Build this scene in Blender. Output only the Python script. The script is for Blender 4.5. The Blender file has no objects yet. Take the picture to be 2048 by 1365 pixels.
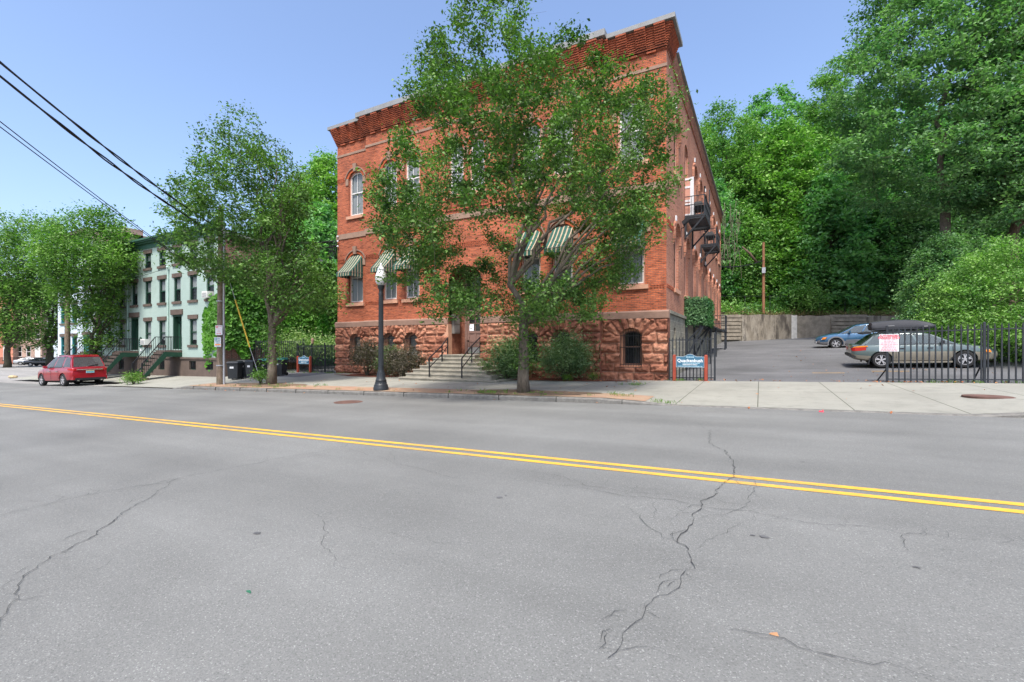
import bpy, bmesh, math, random
import numpy as np
from mathutils import Vector, Matrix
random.seed(7); RNG = np.random.default_rng(11)
S = bpy.context.scene
COL = S.collection
R = math.radians
# ---------------------------------------------------------------- surveying aids
CAMZ, FPX, CX, HY = 1.40, 915.0, 1024.0, 695.0
RX, RY = (0.879, 0.4768), (-0.4768, 0.879)        # camera right / forward on the ground plan
def at(px, d, y=None, z=None):
    t = (px-CX)/FPX
    X = d*(RX[0]*t+RY[0]); Y = d*(RX[1]*t+RY[1])
    Z = CAMZ-(y-HY)/FPX*d if y is not None else (z if z is not None else 0.0)
    return Vector((X, Y, Z))
def lerp(a, b, t): return a+(b-a)*t
def interp(x, xs, ys): return float(np.interp(x, xs, ys))
def smooth(t): t = min(1, max(0, t)); return t*t*(3-2*t)
def road_z(X):
    if X < -50: return -1.25+0.010*(X+50)
    return 0.025*X
KX = [-25.4, -24.3, -3.7, -1.8, 3.5, 4.8, 60]; KH = [0.012, 0.13, 0.13, 0.018, 0.018, 0.12, 0.13]
def kerb_h(X): return interp(X, KX, KH)
def z_front(X):
    return 0.08+(0.011 if X < -3.25 else 0.027)*(X+3.25)
LY = [18.7, 21, 24.75, 36, 53, 78, 140]; LZ = [0, .05, .19, 1.12, 2.05, 3.4, 6.0]
def lot_z(X, Y):
    return z_front(min(X, 12))+interp(Y, LY, LZ)
def ground_z(X, Y):
    a = road_z(X)+kerb_h(X)
    if Y <= 11.8: return road_z(X)
    b = z_front(X)
    if Y <= 18.7: return lerp(a, b, (Y-11.8)/6.9)
    if X > -23: return lot_z(X, Y)
    return b+0.05*(Y-18.7)
def on_ground(px, y, fn=None):
    fn = fn or ground_z
    d = 20.0
    for _ in range(60):
        p = at(px, d)
        dn = (CAMZ-fn(p.x, p.y))*FPX/max(3, (y-HY))
        d = 0.6*d+0.4*dn
    p = at(px, d); p.z = fn(p.x, p.y)
    return p
# ---------------------------------------------------------------- mesh collector
class MB:
    def __init__(s, T=None): s.v = []; s.f = []; s.mi = []; s.m = 0; s.T = T
    def add(s, vs, fs):
        o = len(s.v)
        s.v += [tuple(s.T(*p)) if s.T else tuple(p) for p in vs]
        s.f += [tuple(i+o for i in f) for f in fs]; s.mi += [s.m]*len(fs)
        return s
    def box(s, x0, y0, z0, x1, y1, z1):
        return s.add([(x0,y0,z0),(x1,y0,z0),(x1,y1,z0),(x0,y1,z0),(x0,y0,z1),(x1,y0,z1),(x1,y1,z1),(x0,y1,z1)],
              [(0,3,2,1),(4,5,6,7),(0,1,5,4),(1,2,6,5),(2,3,7,6),(3,0,4,7)])
    def hexa(s, p): return s.add(p, [(0,3,2,1),(4,5,6,7),(0,1,5,4),(1,2,6,5),(2,3,7,6),(3,0,4,7)])
    def quad(s, a, b, c, d): return s.add([a,b,c,d], [(0,1,2,3)])
    def bar(s, a, b, w, h=None, up=(0,0,1)):
        a = Vector(a); b = Vector(b); h = h or w; d = (b-a).normalized(); up = Vector(up)
        if abs(d.dot(up)) > .97: up = Vector((1,0,0))
        u = d.cross(up).normalized()*w/2; n = u.cross(d).normalized()*h/2
        return s.hexa([a-u-n, a+u-n, a+u+n, a-u+n, b-u-n, b+u-n, b+u+n, b-u+n])
    def tube(s, pts, rad, n=8, cap=True):
        pts = [Vector(p) for p in pts]
        if not hasattr(rad, '__len__'): rad = [rad]*len(pts)
        vs = []; fs = []; ref = None
        for i, p in enumerate(pts):
            d = (pts[min(i+1, len(pts)-1)]-pts[max(i-1, 0)])
            d = d.normalized() if d.length > 1e-9 else Vector((0,0,1))
            if ref is None:
                ref = Vector((1,0,0)) if abs(d.x) < .8 else Vector((0,1,0))
            u = (ref-d*ref.dot(d)).normalized(); w = d.cross(u); ref = u
            for k in range(n):
                a = 2*math.pi*k/n; vs.append(p+(u*math.cos(a)+w*math.sin(a))*rad[i])
        for i in range(len(pts)-1):
            for k in range(n):
                fs.append((i*n+k, i*n+(k+1)%n, (i+1)*n+(k+1)%n, (i+1)*n+k))
        if cap: fs += [tuple(range(n-1,-1,-1)), tuple(range((len(pts)-1)*n, len(pts)*n))]
        return s.add(vs, fs)
    def lathe(s, c, prof, n=16):            # prof: (r, z) about a vertical axis
        vs = []; fs = []
        for r, z in prof:
            for k in range(n):
                a = 2*math.pi*k/n; vs.append((c[0]+r*math.cos(a), c[1]+r*math.sin(a), c[2]+z))
        for i in range(len(prof)-1):
            for k in range(n): fs.append((i*n+k, i*n+(k+1)%n, (i+1)*n+(k+1)%n, (i+1)*n+k))
        fs += [tuple(range(n-1,-1,-1)), tuple(range((len(prof)-1)*n, len(prof)*n))]
        return s.add(vs, fs)
    def prism(s, poly, axis, a, b):         # poly in the plane normal to axis, extruded a..b
        def P(u, v, w): return (w,u,v) if axis == 'x' else ((u,w,v) if axis == 'y' else (u,v,w))
        n = len(poly); vs = [P(u,v,a) for u,v in poly]+[P(u,v,b) for u,v in poly]
        fs = [tuple(range(n)), tuple(range(2*n-1,n-1,-1))]+[(i,(i+1)%n,n+(i+1)%n,n+i) for i in range(n)]
        return s.add(vs, fs)
    def ring(s, outer, inner, axis, a, b):  # open or closed band between two outlines of equal length, extruded
        def P(u, v, w): return (w,u,v) if axis == 'x' else ((u,w,v) if axis == 'y' else (u,v,w))
        n = len(outer); vs = [P(u,v,a) for u,v in outer]+[P(u,v,a) for u,v in inner]+[P(u,v,b) for u,v in outer]+[P(u,v,b) for u,v in inner]
        fs = []
        for i in range(n-1):
            j = i+1
            fs += [(i,j,n+j,n+i),(2*n+i,3*n+i,3*n+j,2*n+j),(i,2*n+i,2*n+j,j),(n+i,n+j,3*n+j,3*n+i)]
        fs += [(0,n,3*n,2*n),(n-1,3*n-1,4*n-1,2*n-1)]
        return s.add(vs, fs)
    def build(s, name, mats, parent=None, sm=False, angle=None):
        mats = mats if isinstance(mats, (list, tuple)) else [mats]
        off = world_off(parent)
        me = bpy.data.meshes.new(name)
        me.from_pydata([(p[0]-off[0], p[1]-off[1], p[2]-off[2]) for p in s.v], [], s.f)
        for m in mats: me.materials.append(m)
        if len(mats) > 1: me.polygons.foreach_set('material_index', s.mi)
        if sm:
            me.polygons.foreach_set('use_smooth', [True]*len(me.polygons))
            if angle: me.set_sharp_from_angle(angle=R(angle))
        me.update()
        o = bpy.data.objects.new(name, me); COL.objects.link(o)
        if parent: o.parent = parent
        return o
def world_off(o):
    v = Vector((0,0,0))
    while o is not None: v += o.location; o = o.parent
    return v
def np_mesh(name, verts, faces, mat, parent=None, sm=False):
    """verts (n,3) array, faces (m,k) array"""
    off = world_off(parent); verts = np.asarray(verts, dtype=np.float32)-np.array(off, dtype=np.float32)
    faces = np.asarray(faces, dtype=np.int32); k = faces.shape[1]
    me = bpy.data.meshes.new(name)
    me.vertices.add(len(verts)); me.vertices.foreach_set('co', verts.ravel())
    me.loops.add(faces.size); me.loops.foreach_set('vertex_index', faces.ravel())
    me.polygons.add(len(faces)); me.polygons.foreach_set('loop_start', np.arange(0, faces.size, k, dtype=np.int32))
    if sm: me.polygons.foreach_set('use_smooth', np.ones(len(faces), dtype=bool))
    me.materials.append(mat); me.update(calc_edges=True); me.validate()
    o = bpy.data.objects.new(name, me); COL.objects.link(o)
    if parent: o.parent = parent
    return o
def tag(o, label=None, cat=None, group=None, kind=None):
    if label: o['label'] = label
    if cat: o['category'] = cat
    if group: o['group'] = group
    if kind: o['kind'] = kind
    return o
def thing(name, label, cat, loc=(0,0,0), group=None):
    o = bpy.data.objects.new(name, None); COL.objects.link(o)
    o.location = loc; o.empty_display_size = .2
    return tag(o, label, cat, group)
def kids(o): return [c for c in bpy.data.objects if c.parent is o]
def copy_tree(o, parent=None):
    c = o.copy(); COL.objects.link(c); c.parent = parent
    for ch in kids(o): copy_tree(ch, c)
    return c
def struct(o): return tag(o, kind='structure')
# ---------------------------------------------------------------- materials
def _nt(name):
    m = bpy.data.materials.new(name); m.use_nodes = True
    nt = m.node_tree; b = nt.nodes['Principled BSDF']
    return m, nt, b
def node(nt, t, **kw):
    n = nt.nodes.new(t)
    for k, v in kw.items(): setattr(n, k, v)
    return n
def rgb(c): return (c[0], c[1], c[2], 1)
def mixrgb(nt, fac, a, b, mode='MIX'):
    n = node(nt, 'ShaderNodeMix', data_type='RGBA', blend_type=mode)
    if hasattr(fac, 'is_output'): nt.links.new(fac, n.inputs[0])
    else: n.inputs[0].default_value = fac
    for i, x in ((6, a), (7, b)):
        if hasattr(x, 'is_output'): nt.links.new(x, n.inputs[i])
        else: n.inputs[i].default_value = rgb(x)
    return n.outputs[2]
def ramp(nt, src, stops):
    n = node(nt, 'ShaderNodeValToRGB')
    e = n.color_ramp.elements
    while len(e) < len(stops): e.new(0.5)
    for i, (p, c) in enumerate(stops):
        e[i].position = p; e[i].color = rgb(c) if hasattr(c, '__len__') else (c,c,c,1)
    nt.links.new(src, n.inputs[0]); return n.outputs[0]
def noise(nt, scale, detail=4, rough=.6, vec=None, dim='3D'):
    n = node(nt, 'ShaderNodeTexNoise'); n.inputs['Scale'].default_value = scale
    n.inputs['Detail'].default_value = detail; n.inputs['Roughness'].default_value = rough
    if vec is None:
        g = node(nt, 'ShaderNodeNewGeometry'); vec = g.outputs['Position']
    nt.links.new(vec, n.inputs['Vector']); return n.outputs[0]
def pos_scaled(nt, sc):
    g = node(nt, 'ShaderNodeNewGeometry'); m = node(nt, 'ShaderNodeMapping')
    m.inputs['Scale'].default_value = sc; nt.links.new(g.outputs['Position'], m.inputs['Vector'])
    return m.outputs[0]
def bump(nt, b, h, strength=.3, dist=.02):
    n = node(nt, 'ShaderNodeBump'); n.inputs['Strength'].default_value = strength; n.inputs['Distance'].default_value = dist
    nt.links.new(h, n.inputs['Height']); nt.links.new(n.outputs[0], b.inputs['Normal'])
def mat(name, col, rough=.75, metal=0., var=.18, vs=3., bs=0., bscale=60, spec=.35, coat=0., fine=0.):
    m, nt, b = _nt(name)
    b.inputs['Roughness'].default_value = rough; b.inputs['Metallic'].default_value = metal
    b.inputs['Specular IOR Level'].default_value = spec
    if coat: b.inputs['Coat Weight'].default_value = coat; b.inputs['Coat Roughness'].default_value = .04
    if var:
        n = noise(nt, vs, 6, .65)
        c = ramp(nt, n, [(.3, [x*(1-var) for x in col]), (.7, [x*(1+var) for x in col])])
        if fine:
            f = noise(nt, 90, 3, .7)
            c = mixrgb(nt, 1.0, c, ramp(nt, f, [(.3, 1-fine), (.7, 1+fine)]), 'MULTIPLY')
        nt.links.new(c, b.inputs['Base Color'])
    else: b.inputs['Base Color'].default_value = rgb(col)
    if bs: bump(nt, b, noise(nt, bscale, 5, .7), bs)
    return m
def brick_mat(name, c1, c2, mortar, bw=.215, bh=.0725, ms=.009, stain=.35, stainc=(.05,.03,.025), rough=.85, bmp=.4, vscale=.6, rows=1.):
    m, nt, b = _nt(name); b.inputs['Roughness'].default_value = rough; b.inputs['Specular IOR Level'].default_value = .2
    g = node(nt, 'ShaderNodeNewGeometry'); sp = node(nt, 'ShaderNodeSeparateXYZ'); nt.links.new(g.outputs['Position'], sp.inputs[0])
    ad = node(nt, 'ShaderNodeMath', operation='ADD'); nt.links.new(sp.outputs[0], ad.inputs[0]); nt.links.new(sp.outputs[1], ad.inputs[1])
    cb = node(nt, 'ShaderNodeCombineXYZ'); nt.links.new(ad.outputs[0], cb.inputs[0]); nt.links.new(sp.outputs[2], cb.inputs[1])
    t = node(nt, 'ShaderNodeTexBrick'); nt.links.new(cb.outputs[0], t.inputs['Vector'])
    t.inputs['Color1'].default_value = rgb(c1); t.inputs['Color2'].default_value = rgb(c2); t.inputs['Mortar'].default_value = rgb(mortar)
    t.inputs['Scale'].default_value = 1; t.inputs['Brick Width'].default_value = bw; t.inputs['Row Height'].default_value = bh
    t.inputs['Mortar Size'].default_value = ms; t.inputs['Mortar Smooth'].default_value = .2; t.inputs['Bias'].default_value = -.1
    c = t.outputs['Color']
    n1 = noise(nt, vscale, 6, .6); c = mixrgb(nt, 1., c, ramp(nt, n1, [(.3, 1-.28*min(1,rows+.3)), (.7, 1+.18*min(1,rows+.3))]), 'MULTIPLY')
    # rows of single darker and lighter bricks, long along the course
    n2 = noise(nt, 1, 3, .7, vec=pos_scaled(nt, (2.4, 2.4, 13.5)))
    c = mixrgb(nt, 1., c, ramp(nt, n2, [(.34, 1-.38*rows), (.47, 1.0), (.70, 1+.14*rows)]), 'MULTIPLY')
    n3 = noise(nt, 1, 7, .7, vec=pos_scaled(nt, (.9, .9, .28)))
    f = ramp(nt, n3, [(.55, 0), (.80, stain)])
    c = mixrgb(nt, f, c, stainc)
    nt.links.new(c, b.inputs['Base Color'])
    bump(nt, b, t.outputs['Fac'], -bmp, .012)
    return m
def leaf_mat(name, c1, c2, rough=.55, trans=.35, nscale=.5):
    m, nt, b = _nt(name); out = nt.nodes['Material Output']
    g = node(nt, 'ShaderNodeNewGeometry')
    n = noise(nt, nscale, 3, .6)
    mr = node(nt, 'ShaderNodeMapRange'); nt.links.new(n, mr.inputs[0]); mr.inputs[1].default_value = .34; mr.inputs[2].default_value = .66; mr.inputs[3].default_value = 0; mr.inputs[4].default_value = .5
    a = node(nt, 'ShaderNodeMath', operation='MULTIPLY_ADD'); nt.links.new(g.outputs['Random Per Island'], a.inputs[0]); a.inputs[1].default_value = .5
    nt.links.new(mr.outputs[0], a.inputs[2])
    c = ramp(nt, a.outputs[0], [(.12, c1), (.92, c2)])
    nt.links.new(c, b.inputs['Base Color']); b.inputs['Roughness'].default_value = rough; b.inputs['Specular IOR Level'].default_value = .35
    tr = node(nt, 'ShaderNodeBsdfTranslucent')
    c2n = mixrgb(nt, 1., c, (.9, 1.25, .5), 'MULTIPLY'); nt.links.new(c2n, tr.inputs['Color'])
    mx = node(nt, 'ShaderNodeMixShader'); mx.inputs[0].default_value = trans
    nt.links.new(b.outputs[0], mx.inputs[1]); nt.links.new(tr.outputs[0], mx.inputs[2]); nt.links.new(mx.outputs[0], out.inputs[0])
    return m
def glass_mat(name, tint=(.02,.025,.03), rough=.03, clear=.6):
    m, nt, b = _nt(name); out = nt.nodes['Material Output']
    b.inputs['Base Color'].default_value = rgb(tint); b.inputs['Roughness'].default_value = rough
    b.inputs['Specular IOR Level'].default_value = .9
    tp = node(nt, 'ShaderNodeBsdfTransparent'); tp.inputs[0].default_value = (.86,.9,.9,1)
    mx = node(nt, 'ShaderNodeMixShader'); mx.inputs[0].default_value = clear
    nt.links.new(b.outputs[0], mx.inputs[1]); nt.links.new(tp.outputs[0], mx.inputs[2]); nt.links.new(mx.outputs[0], out.inputs[0])
    # gently wavy old panes
    bump(nt, b, noise(nt, 1.7, 2, .5), .06, .05)
    return m
def text_mesh(s, size, mat_, name, parent, origin, right, up, align='CENTER', extrude=.002, bold=0., xs=1.0):
    cu = bpy.data.curves.new('lettering', 'FONT'); cu.body = s; cu.size = size; cu.align_x = align; cu.align_y = 'CENTER'
    cu.extrude = extrude; cu.offset = bold; cu.resolution_u = 2
    to = bpy.data.objects.new('lettering_source', cu); COL.objects.link(to)
    dg = bpy.context.evaluated_depsgraph_get(); me = bpy.data.meshes.new_from_object(to.evaluated_get(dg))
    bpy.data.objects.remove(to); bpy.data.curves.remove(cu)
    right = Vector(right); up = Vector(up); nrm = right.cross(up); o = Vector(origin)
    off = world_off(parent)
    for v in me.vertices:
        c = v.co.copy(); v.co = o+right*c.x*xs+up*c.y+nrm*c.z-off
    me.materials.clear(); me.materials.append(mat_); me.name = name
    ob = bpy.data.objects.new(name, me); COL.objects.link(ob); ob.parent = parent
    return ob
def cut(ob, cutters):
    """boolean difference, baked into the mesh"""
    for c in cutters:
        md = ob.modifiers.new('cut', 'BOOLEAN'); md.operation = 'DIFFERENCE'; md.object = c; md.solver = 'EXACT'
    dg = bpy.context.evaluated_depsgraph_get(); dg.update()
    me = bpy.data.meshes.new_from_object(ob.evaluated_get(dg))
    ob.modifiers.clear(); ob.data = me
    for c in cutters: bpy.data.objects.remove(c)
# ================================================================ materials
def asphalt_mat(name, base, warm=0., patch=.12):
    m, nt, b = _nt(name); b.inputs['Roughness'].default_value = .85; b.inputs['Specular IOR Level'].default_value = .25
    n1 = noise(nt, .35, 5, .6); n2 = noise(nt, 90, 3, .8)
    v = node(nt, 'ShaderNodeTexVoronoi'); v.inputs['Scale'].default_value = 170
    g = node(nt, 'ShaderNodeNewGeometry'); nt.links.new(g.outputs['Position'], v.inputs['Vector'])
    c = ramp(nt, n1, [(.3, [x*(1-patch) for x in base]), (.7, [x*(1+patch) for x in base])])
    # traffic wear: long soft streaks down the lanes
    n3 = noise(nt, 1, 4, .55, vec=pos_scaled(nt, (.05, .9, .9)))
    c = mixrgb(nt, 1., c, ramp(nt, n3, [(.35, .88), (.65, 1.06)]), 'MULTIPLY')
    c = mixrgb(nt, 1., c, ramp(nt, n2, [(.28, .80), (.5, 1.0), (.72, 1.18)]), 'MULTIPLY')
    sp = node(nt, 'ShaderNodeSeparateColor'); nt.links.new(v.outputs['Color'], sp.inputs[0])
    c = mixrgb(nt, 1., c, ramp(nt, sp.outputs[0], [(.0, .70), (.12, .95), (.6, 1.0), (.93, 1.06), (.975, 1.6)]), 'MULTIPLY')
    nt.links.new(c, b.inputs['Base Color'])
    bump(nt, b, n2, .5, .012)
    return m
def concrete_mat(name, base, jx=1.81, jy=3.45, ox=.05, oy=11.95, joints=True):
    m, nt, b = _nt(name); b.inputs['Roughness'].default_value = .9; b.inputs['Specular IOR Level'].default_value = .2
    n1 = noise(nt, .5, 7, .65); n2 = noise(nt, 70, 3, .7); n3 = noise(nt, 2.7, 6, .7)
    c = ramp(nt, n1, [(.3, [x*.86 for x in base]), (.7, [x*1.1 for x in base])])
    c = mixrgb(nt, 1., c, ramp(nt, n2, [(.3, .86), (.7, 1.12)]), 'MULTIPLY')
    c = mixrgb(nt, ramp(nt, n3, [(.52, 0), (.74, .55)]), c, [x*.55 for x in base])
    if joints:
        g = node(nt, 'ShaderNodeNewGeometry'); mp = node(nt, 'ShaderNodeMapping'); mp.inputs['Location'].default_value = (ox+jx*40, -oy, 0)
        nt.links.new(g.outputs['Position'], mp.inputs['Vector'])
        t = node(nt, 'ShaderNodeTexBrick'); t.offset = 0; t.squash = 1; nt.links.new(mp.outputs[0], t.inputs['Vector'])
        t.inputs['Scale'].default_value = 1; t.inputs['Brick Width'].default_value = jx; t.inputs['Row Height'].default_value = jy
        t.inputs['Mortar Size'].default_value = .010; t.inputs['Mortar Smooth'].default_value = .1
        c = mixrgb(nt, t.outputs['Fac'], c, (.07,.075,.05))
    nt.links.new(c, b.inputs['Base Color']); bump(nt, b, n2, .25, .01)
    return m
def paver_mat(name):
    m, nt, b = _nt(name); b.inputs['Roughness'].default_value = .95; b.inputs['Specular IOR Level'].default_value = .15
    g = node(nt, 'ShaderNodeNewGeometry')
    t = node(nt, 'ShaderNodeTexBrick'); nt.links.new(g.outputs['Position'], t.inputs['Vector'])
    t.inputs['Scale'].default_value = 1; t.inputs['Brick Width'].default_value = .2; t.inputs['Row Height'].default_value = .1; t.inputs['Mortar Size'].default_value = .007
    t.inputs['Color1'].default_value = (.36,.19,.12,1); t.inputs['Color2'].default_value = (.30,.20,.14,1); t.inputs['Mortar'].default_value = (.27,.20,.14,1)
    n = noise(nt, 1.2, 6, .7); c = mixrgb(nt, ramp(nt, n, [(.40, 0), (.58, .95)]), t.outputs['Color'], (.32,.235,.16))
    n2 = noise(nt, 3.5, 6, .75); c = mixrgb(nt, ramp(nt, n2, [(.55, 0), (.74, .6)]), c, (.13,.10,.055))
    f = noise(nt, 60, 3, .7); c = mixrgb(nt, 1., c, ramp(nt, f, [(.3,.75),(.7,1.25)]), 'MULTIPLY')
    nt.links.new(c, b.inputs['Base Color']); bump(nt, b, f, .5, .015)
    return m
def rock_mat(name, c1, c2, c3):
    m, nt, b = _nt(name); b.inputs['Roughness'].default_value = .92; b.inputs['Specular IOR Level'].default_value = .15
    n1 = noise(nt, 1, 6, .7, vec=pos_scaled(nt, (1.1, 1.1, 2.6))); n2 = noise(nt, 9, 6, .75)
    bl = node(nt, 'ShaderNodeAttribute'); bl.attribute_name = 'block'; ad = node(nt, 'ShaderNodeMath', operation='MULTIPLY_ADD'); nt.links.new(bl.outputs['Fac'], ad.inputs[0]); ad.inputs[1].default_value = .36
    sb = node(nt, 'ShaderNodeMath', operation='SUBTRACT'); nt.links.new(n1, sb.inputs[0]); sb.inputs[1].default_value = .17; nt.links.new(sb.outputs[0], ad.inputs[2])
    c = ramp(nt, ad.outputs[0], [(.30, c1), (.52, c2), (.74, c3)])
    jt = node(nt, 'ShaderNodeAttribute'); jt.attribute_name = 'joint'; c = mixrgb(nt, jt.outputs['Fac'], c, (.34,.20,.14))
    c = mixrgb(nt, 1., c, ramp(nt, n2, [(.3, .62), (.7, 1.3)]), 'MULTIPLY')
    nt.links.new(c, b.inputs['Base Color']); bump(nt, b, n2, .6, .03)
    return m
def stripe_mat(name, a, b_, period, axis='u'):
    m, nt, b = _nt(name); b.inputs['Roughness'].default_value = .85
    uv = node(nt, 'ShaderNodeAttribute'); uv.attribute_name = 'stripe'
    md = node(nt, 'ShaderNodeMath', operation='FRACT'); dv = node(nt, 'ShaderNodeMath', operation='DIVIDE')
    nt.links.new(uv.outputs['Fac'], dv.inputs[0]); dv.inputs[1].default_value = period; nt.links.new(dv.outputs[0], md.inputs[0])
    r = node(nt, 'ShaderNodeValToRGB'); r.color_ramp.interpolation = 'CONSTANT'
    e = r.color_ramp.elements; e[0].position = 0; e[0].color = rgb(a); e[1].position = .68; e[1].color = rgb(b_)
    nt.links.new(md.outputs[0], r.inputs[0])
    c = mixrgb(nt, 1., r.outputs[0], ramp(nt, noise(nt, 3, 5, .7), [(.3,.78),(.7,1.1)]), 'MULTIPLY')
    nt.links.new(c, b.inputs['Base Color'])
    return m
def wall_stain_mat(name):
    m, nt, b = _nt(name); b.inputs['Roughness'].default_value = .95; b.inputs['Specular IOR Level'].default_value = .15
    n1 = noise(nt, 1, 7, .7, vec=pos_scaled(nt, (.9,.9,.22))); n2 = noise(nt, 14, 5, .7); n3 = noise(nt, 1, 6, .75, vec=pos_scaled(nt, (2.2,2.2,.5)))
    c = ramp(nt, n1, [(.34, (.09,.08,.065)), (.48, (.23,.20,.155)), (.60, (.29,.26,.21)), (.72, (.37,.345,.30))])
    c = mixrgb(nt, ramp(nt, n3, [(.50,0),(.62,.9)]), c, (.07,.06,.05))
    c = mixrgb(nt, 1., c, ramp(nt, n2, [(.3,.8),(.7,1.15)]), 'MULTIPLY')
    nt.links.new(c, b.inputs['Base Color']); bump(nt, b, n2, .4, .03)
    return m
def bark_mat(name, c):
    m, nt, b = _nt(name); b.inputs['Roughness'].default_value = .95; b.inputs['Specular IOR Level'].default_value = .15
    n = noise(nt, 1, 6, .75, vec=pos_scaled(nt, (14,14,3.5))); n2 = noise(nt, 3, 4, .6)
    cc = ramp(nt, n, [(.32,[x*.45 for x in c]),(.55,c),(.75,[x*1.6 for x in c])])
    cc = mixrgb(nt, ramp(nt, n2, [(.5,0),(.7,.5)]), cc, (.10,.11,.06))
    nt.links.new(cc, b.inputs['Base Color']); bump(nt, b, n, .8, .03)
    return m
M = {}
M['road'] = asphalt_mat('worn asphalt', (.166,.168,.157), patch=.15)
M['lot'] = asphalt_mat('parking lot asphalt', (.118,.119,.12), patch=.25)
M['side'] = asphalt_mat('side street asphalt', (.27,.26,.24))
M['concrete'] = concrete_mat('sidewalk concrete', (.275,.272,.232))
M['kerb'] = mat('granite kerb', (.155,.15,.135), .9, var=.3, vs=6, bs=.5, bscale=40, fine=.35)
M['paver'] = paver_mat('dusty brick pavers')
M['dirt'] = mat('dirt', (.16,.11,.07), .95, var=.4, vs=5, bs=.5, bscale=50, fine=.3)
M['mulch'] = mat('red mulch', (.16,.052,.028), .95, var=.45, vs=25, bs=.9, bscale=90, fine=.4)
def paint_mat():
    m, nt, b = _nt('worn yellow road paint'); b.inputs['Roughness'].default_value = .75
    n = noise(nt, 3.2, 6, .7); n2 = noise(nt, 75, 3, .8); n3 = noise(nt, .8, 4, .6)
    c = ramp(nt, n, [(.3, (.58,.31,.03)), (.7, (.70,.40,.04))])
    ad = node(nt, 'ShaderNodeMath', operation='ADD'); nt.links.new(n2, ad.inputs[0]); nt.links.new(n3, ad.inputs[1])
    c = mixrgb(nt, ramp(nt, ad.outputs[0], [(.76, .85), (.90, .22), (1.0, .0)]), c, (.20,.175,.13))
    nt.links.new(c, b.inputs['Base Color']); bump(nt, b, n2, .4, .01); return m
M['yellow'] = paint_mat()
M['crack'] = mat('tar crack', (.045,.045,.043), .9, var=.3)
M['stainspot'] = mat('oil spot', (.11,.11,.11), .8, var=.3)
M['brick'] = brick_mat('orange pressed brick', (.50,.135,.058), (.35,.090,.043), (.20,.095,.065), ms=.013, stain=.55, rows=1.45)
M['brick_arch'] = brick_mat('arch brick', (.47,.10,.035), (.40,.085,.03), (.25,.09,.05), bw=.075, bh=.3)
M['brick_side'] = brick_mat('weathered side brick', (.42,.165,.098), (.33,.125,.08), (.36,.25,.18), stain=.3)
M['brick_corn'] = brick_mat('cornice brick', (.45,.12,.055), (.36,.092,.045), (.12,.05,.035), stain=.55)
M['brick_old'] = brick_mat('old party wall brick', (.24,.10,.075), (.19,.085,.065), (.30,.26,.22), stain=.2)
M['brick_tan'] = brick_mat('tan brick', (.42,.27,.21), (.36,.22,.17), (.42,.36,.3), stain=.1)
M['brick_orange'] = brick_mat('salmon brick', (.56,.19,.11), (.50,.16,.10), (.5,.33,.25), stain=.1)
M['brick_mint'] = brick_mat('mint painted brick', (.34,.435,.385), (.325,.42,.37), (.28,.37,.325), stain=.06, bmp=.3, vscale=.3, rows=.12)
M['brownstone'] = rock_mat('rock faced brownstone', (.20,.080,.052), (.33,.140,.086), (.45,.225,.145))
M['joint'] = mat('stone joint', (.33,.20,.14), .95, var=.2)
M['belt'] = mat('smooth brownstone', (.235,.148,.11), .88, var=.22, vs=1.4, bs=.2, bscale=30, fine=.12)
M['tanstone'] = mat('tan sandstone', (.27,.175,.125), .88, var=.15, vs=3, fine=.1)
M['salmon'] = mat('salmon sandstone', (.50,.27,.175), .85, var=.14, vs=3, fine=.1)
M['casing'] = mat('salmon window paint', (.50,.25,.18), .6, var=.10)
M['rubble'] = brick_mat('grey side stone', (.27,.25,.19), (.20,.185,.145), (.36,.33,.26), bw=.75, bh=.42, ms=.018, stain=.6, stainc=(.06,.055,.045), bmp=.8)
M['coping'] = mat('grey metal coping', (.23,.235,.23), .6, var=.15)
M['roofing'] = mat('roofing', (.08,.08,.08), .9)
M['dark'] = mat('dark interior', (.012,.012,.013), .9, var=0)
M['iron'] = mat('black painted iron', (.014,.015,.017), .5, var=.25, vs=8)
M['iron_worn'] = mat('worn black iron', (.020,.024,.029), .55, var=.4, vs=5, fine=.2)
M['lamp_iron'] = mat('lamp iron', (.022,.026,.030), .45, var=.2)
M['curtain'] = mat('white curtain', (.62,.62,.60), .9, var=.10, vs=2)
M['blind'] = mat('pale blind', (.66,.67,.66), .85, var=.06)
M['sash_white'] = mat('white sash paint', (.66,.64,.60), .55, var=.08)
M['sash_brown'] = mat('brown sash paint', (.16,.085,.06), .6, var=.12)
M['glass'] = glass_mat('window glass')
M['glass_dark'] = glass_mat('dark glass', (.01,.012,.014), .04, .15)
M['carglass'] = glass_mat('car glass', (.07,.09,.09), .02, .30)
M['awning'] = stripe_mat('striped awning canvas', (.018,.085,.062), (.42,.33,.22), .20)
M['door'] = mat('mauve brown door paint', (.21,.125,.10), .5, var=.1)
M['steel'] = mat('grey steel', (.30,.30,.29), .45, metal=.6, var=.12)
M['bronze'] = mat('grey bronze box', (.20,.19,.17), .5, metal=.3, var=.15)
M['paper'] = mat('white paper', (.75,.77,.80), .8, var=.04)
M['step'] = mat('old concrete step', (.27,.25,.20), .92, var=.3, vs=2.2, bs=.4, bscale=40, fine=.2)
M['white'] = mat('white enamel', (.60,.61,.62), .5, var=.05)
M['red_post'] = mat('red post paint', (.30,.055,.030), .65, var=.2, vs=4)
M['sign_blue'] = mat('sign blue', (.045,.14,.22), .5, var=.12)
M['sign_edge'] = mat('sign pale edge', (.34,.41,.46), .5, var=.08)
M['red_ink'] = mat('red lettering', (.60,.06,.09), .6, var=.1)
M['pink_ink'] = mat('faded red lettering', (.62,.30,.34), .6, var=.1)
M['teal_ink'] = mat('teal lettering', (.02,.22,.26), .6, var=.1)
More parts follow.
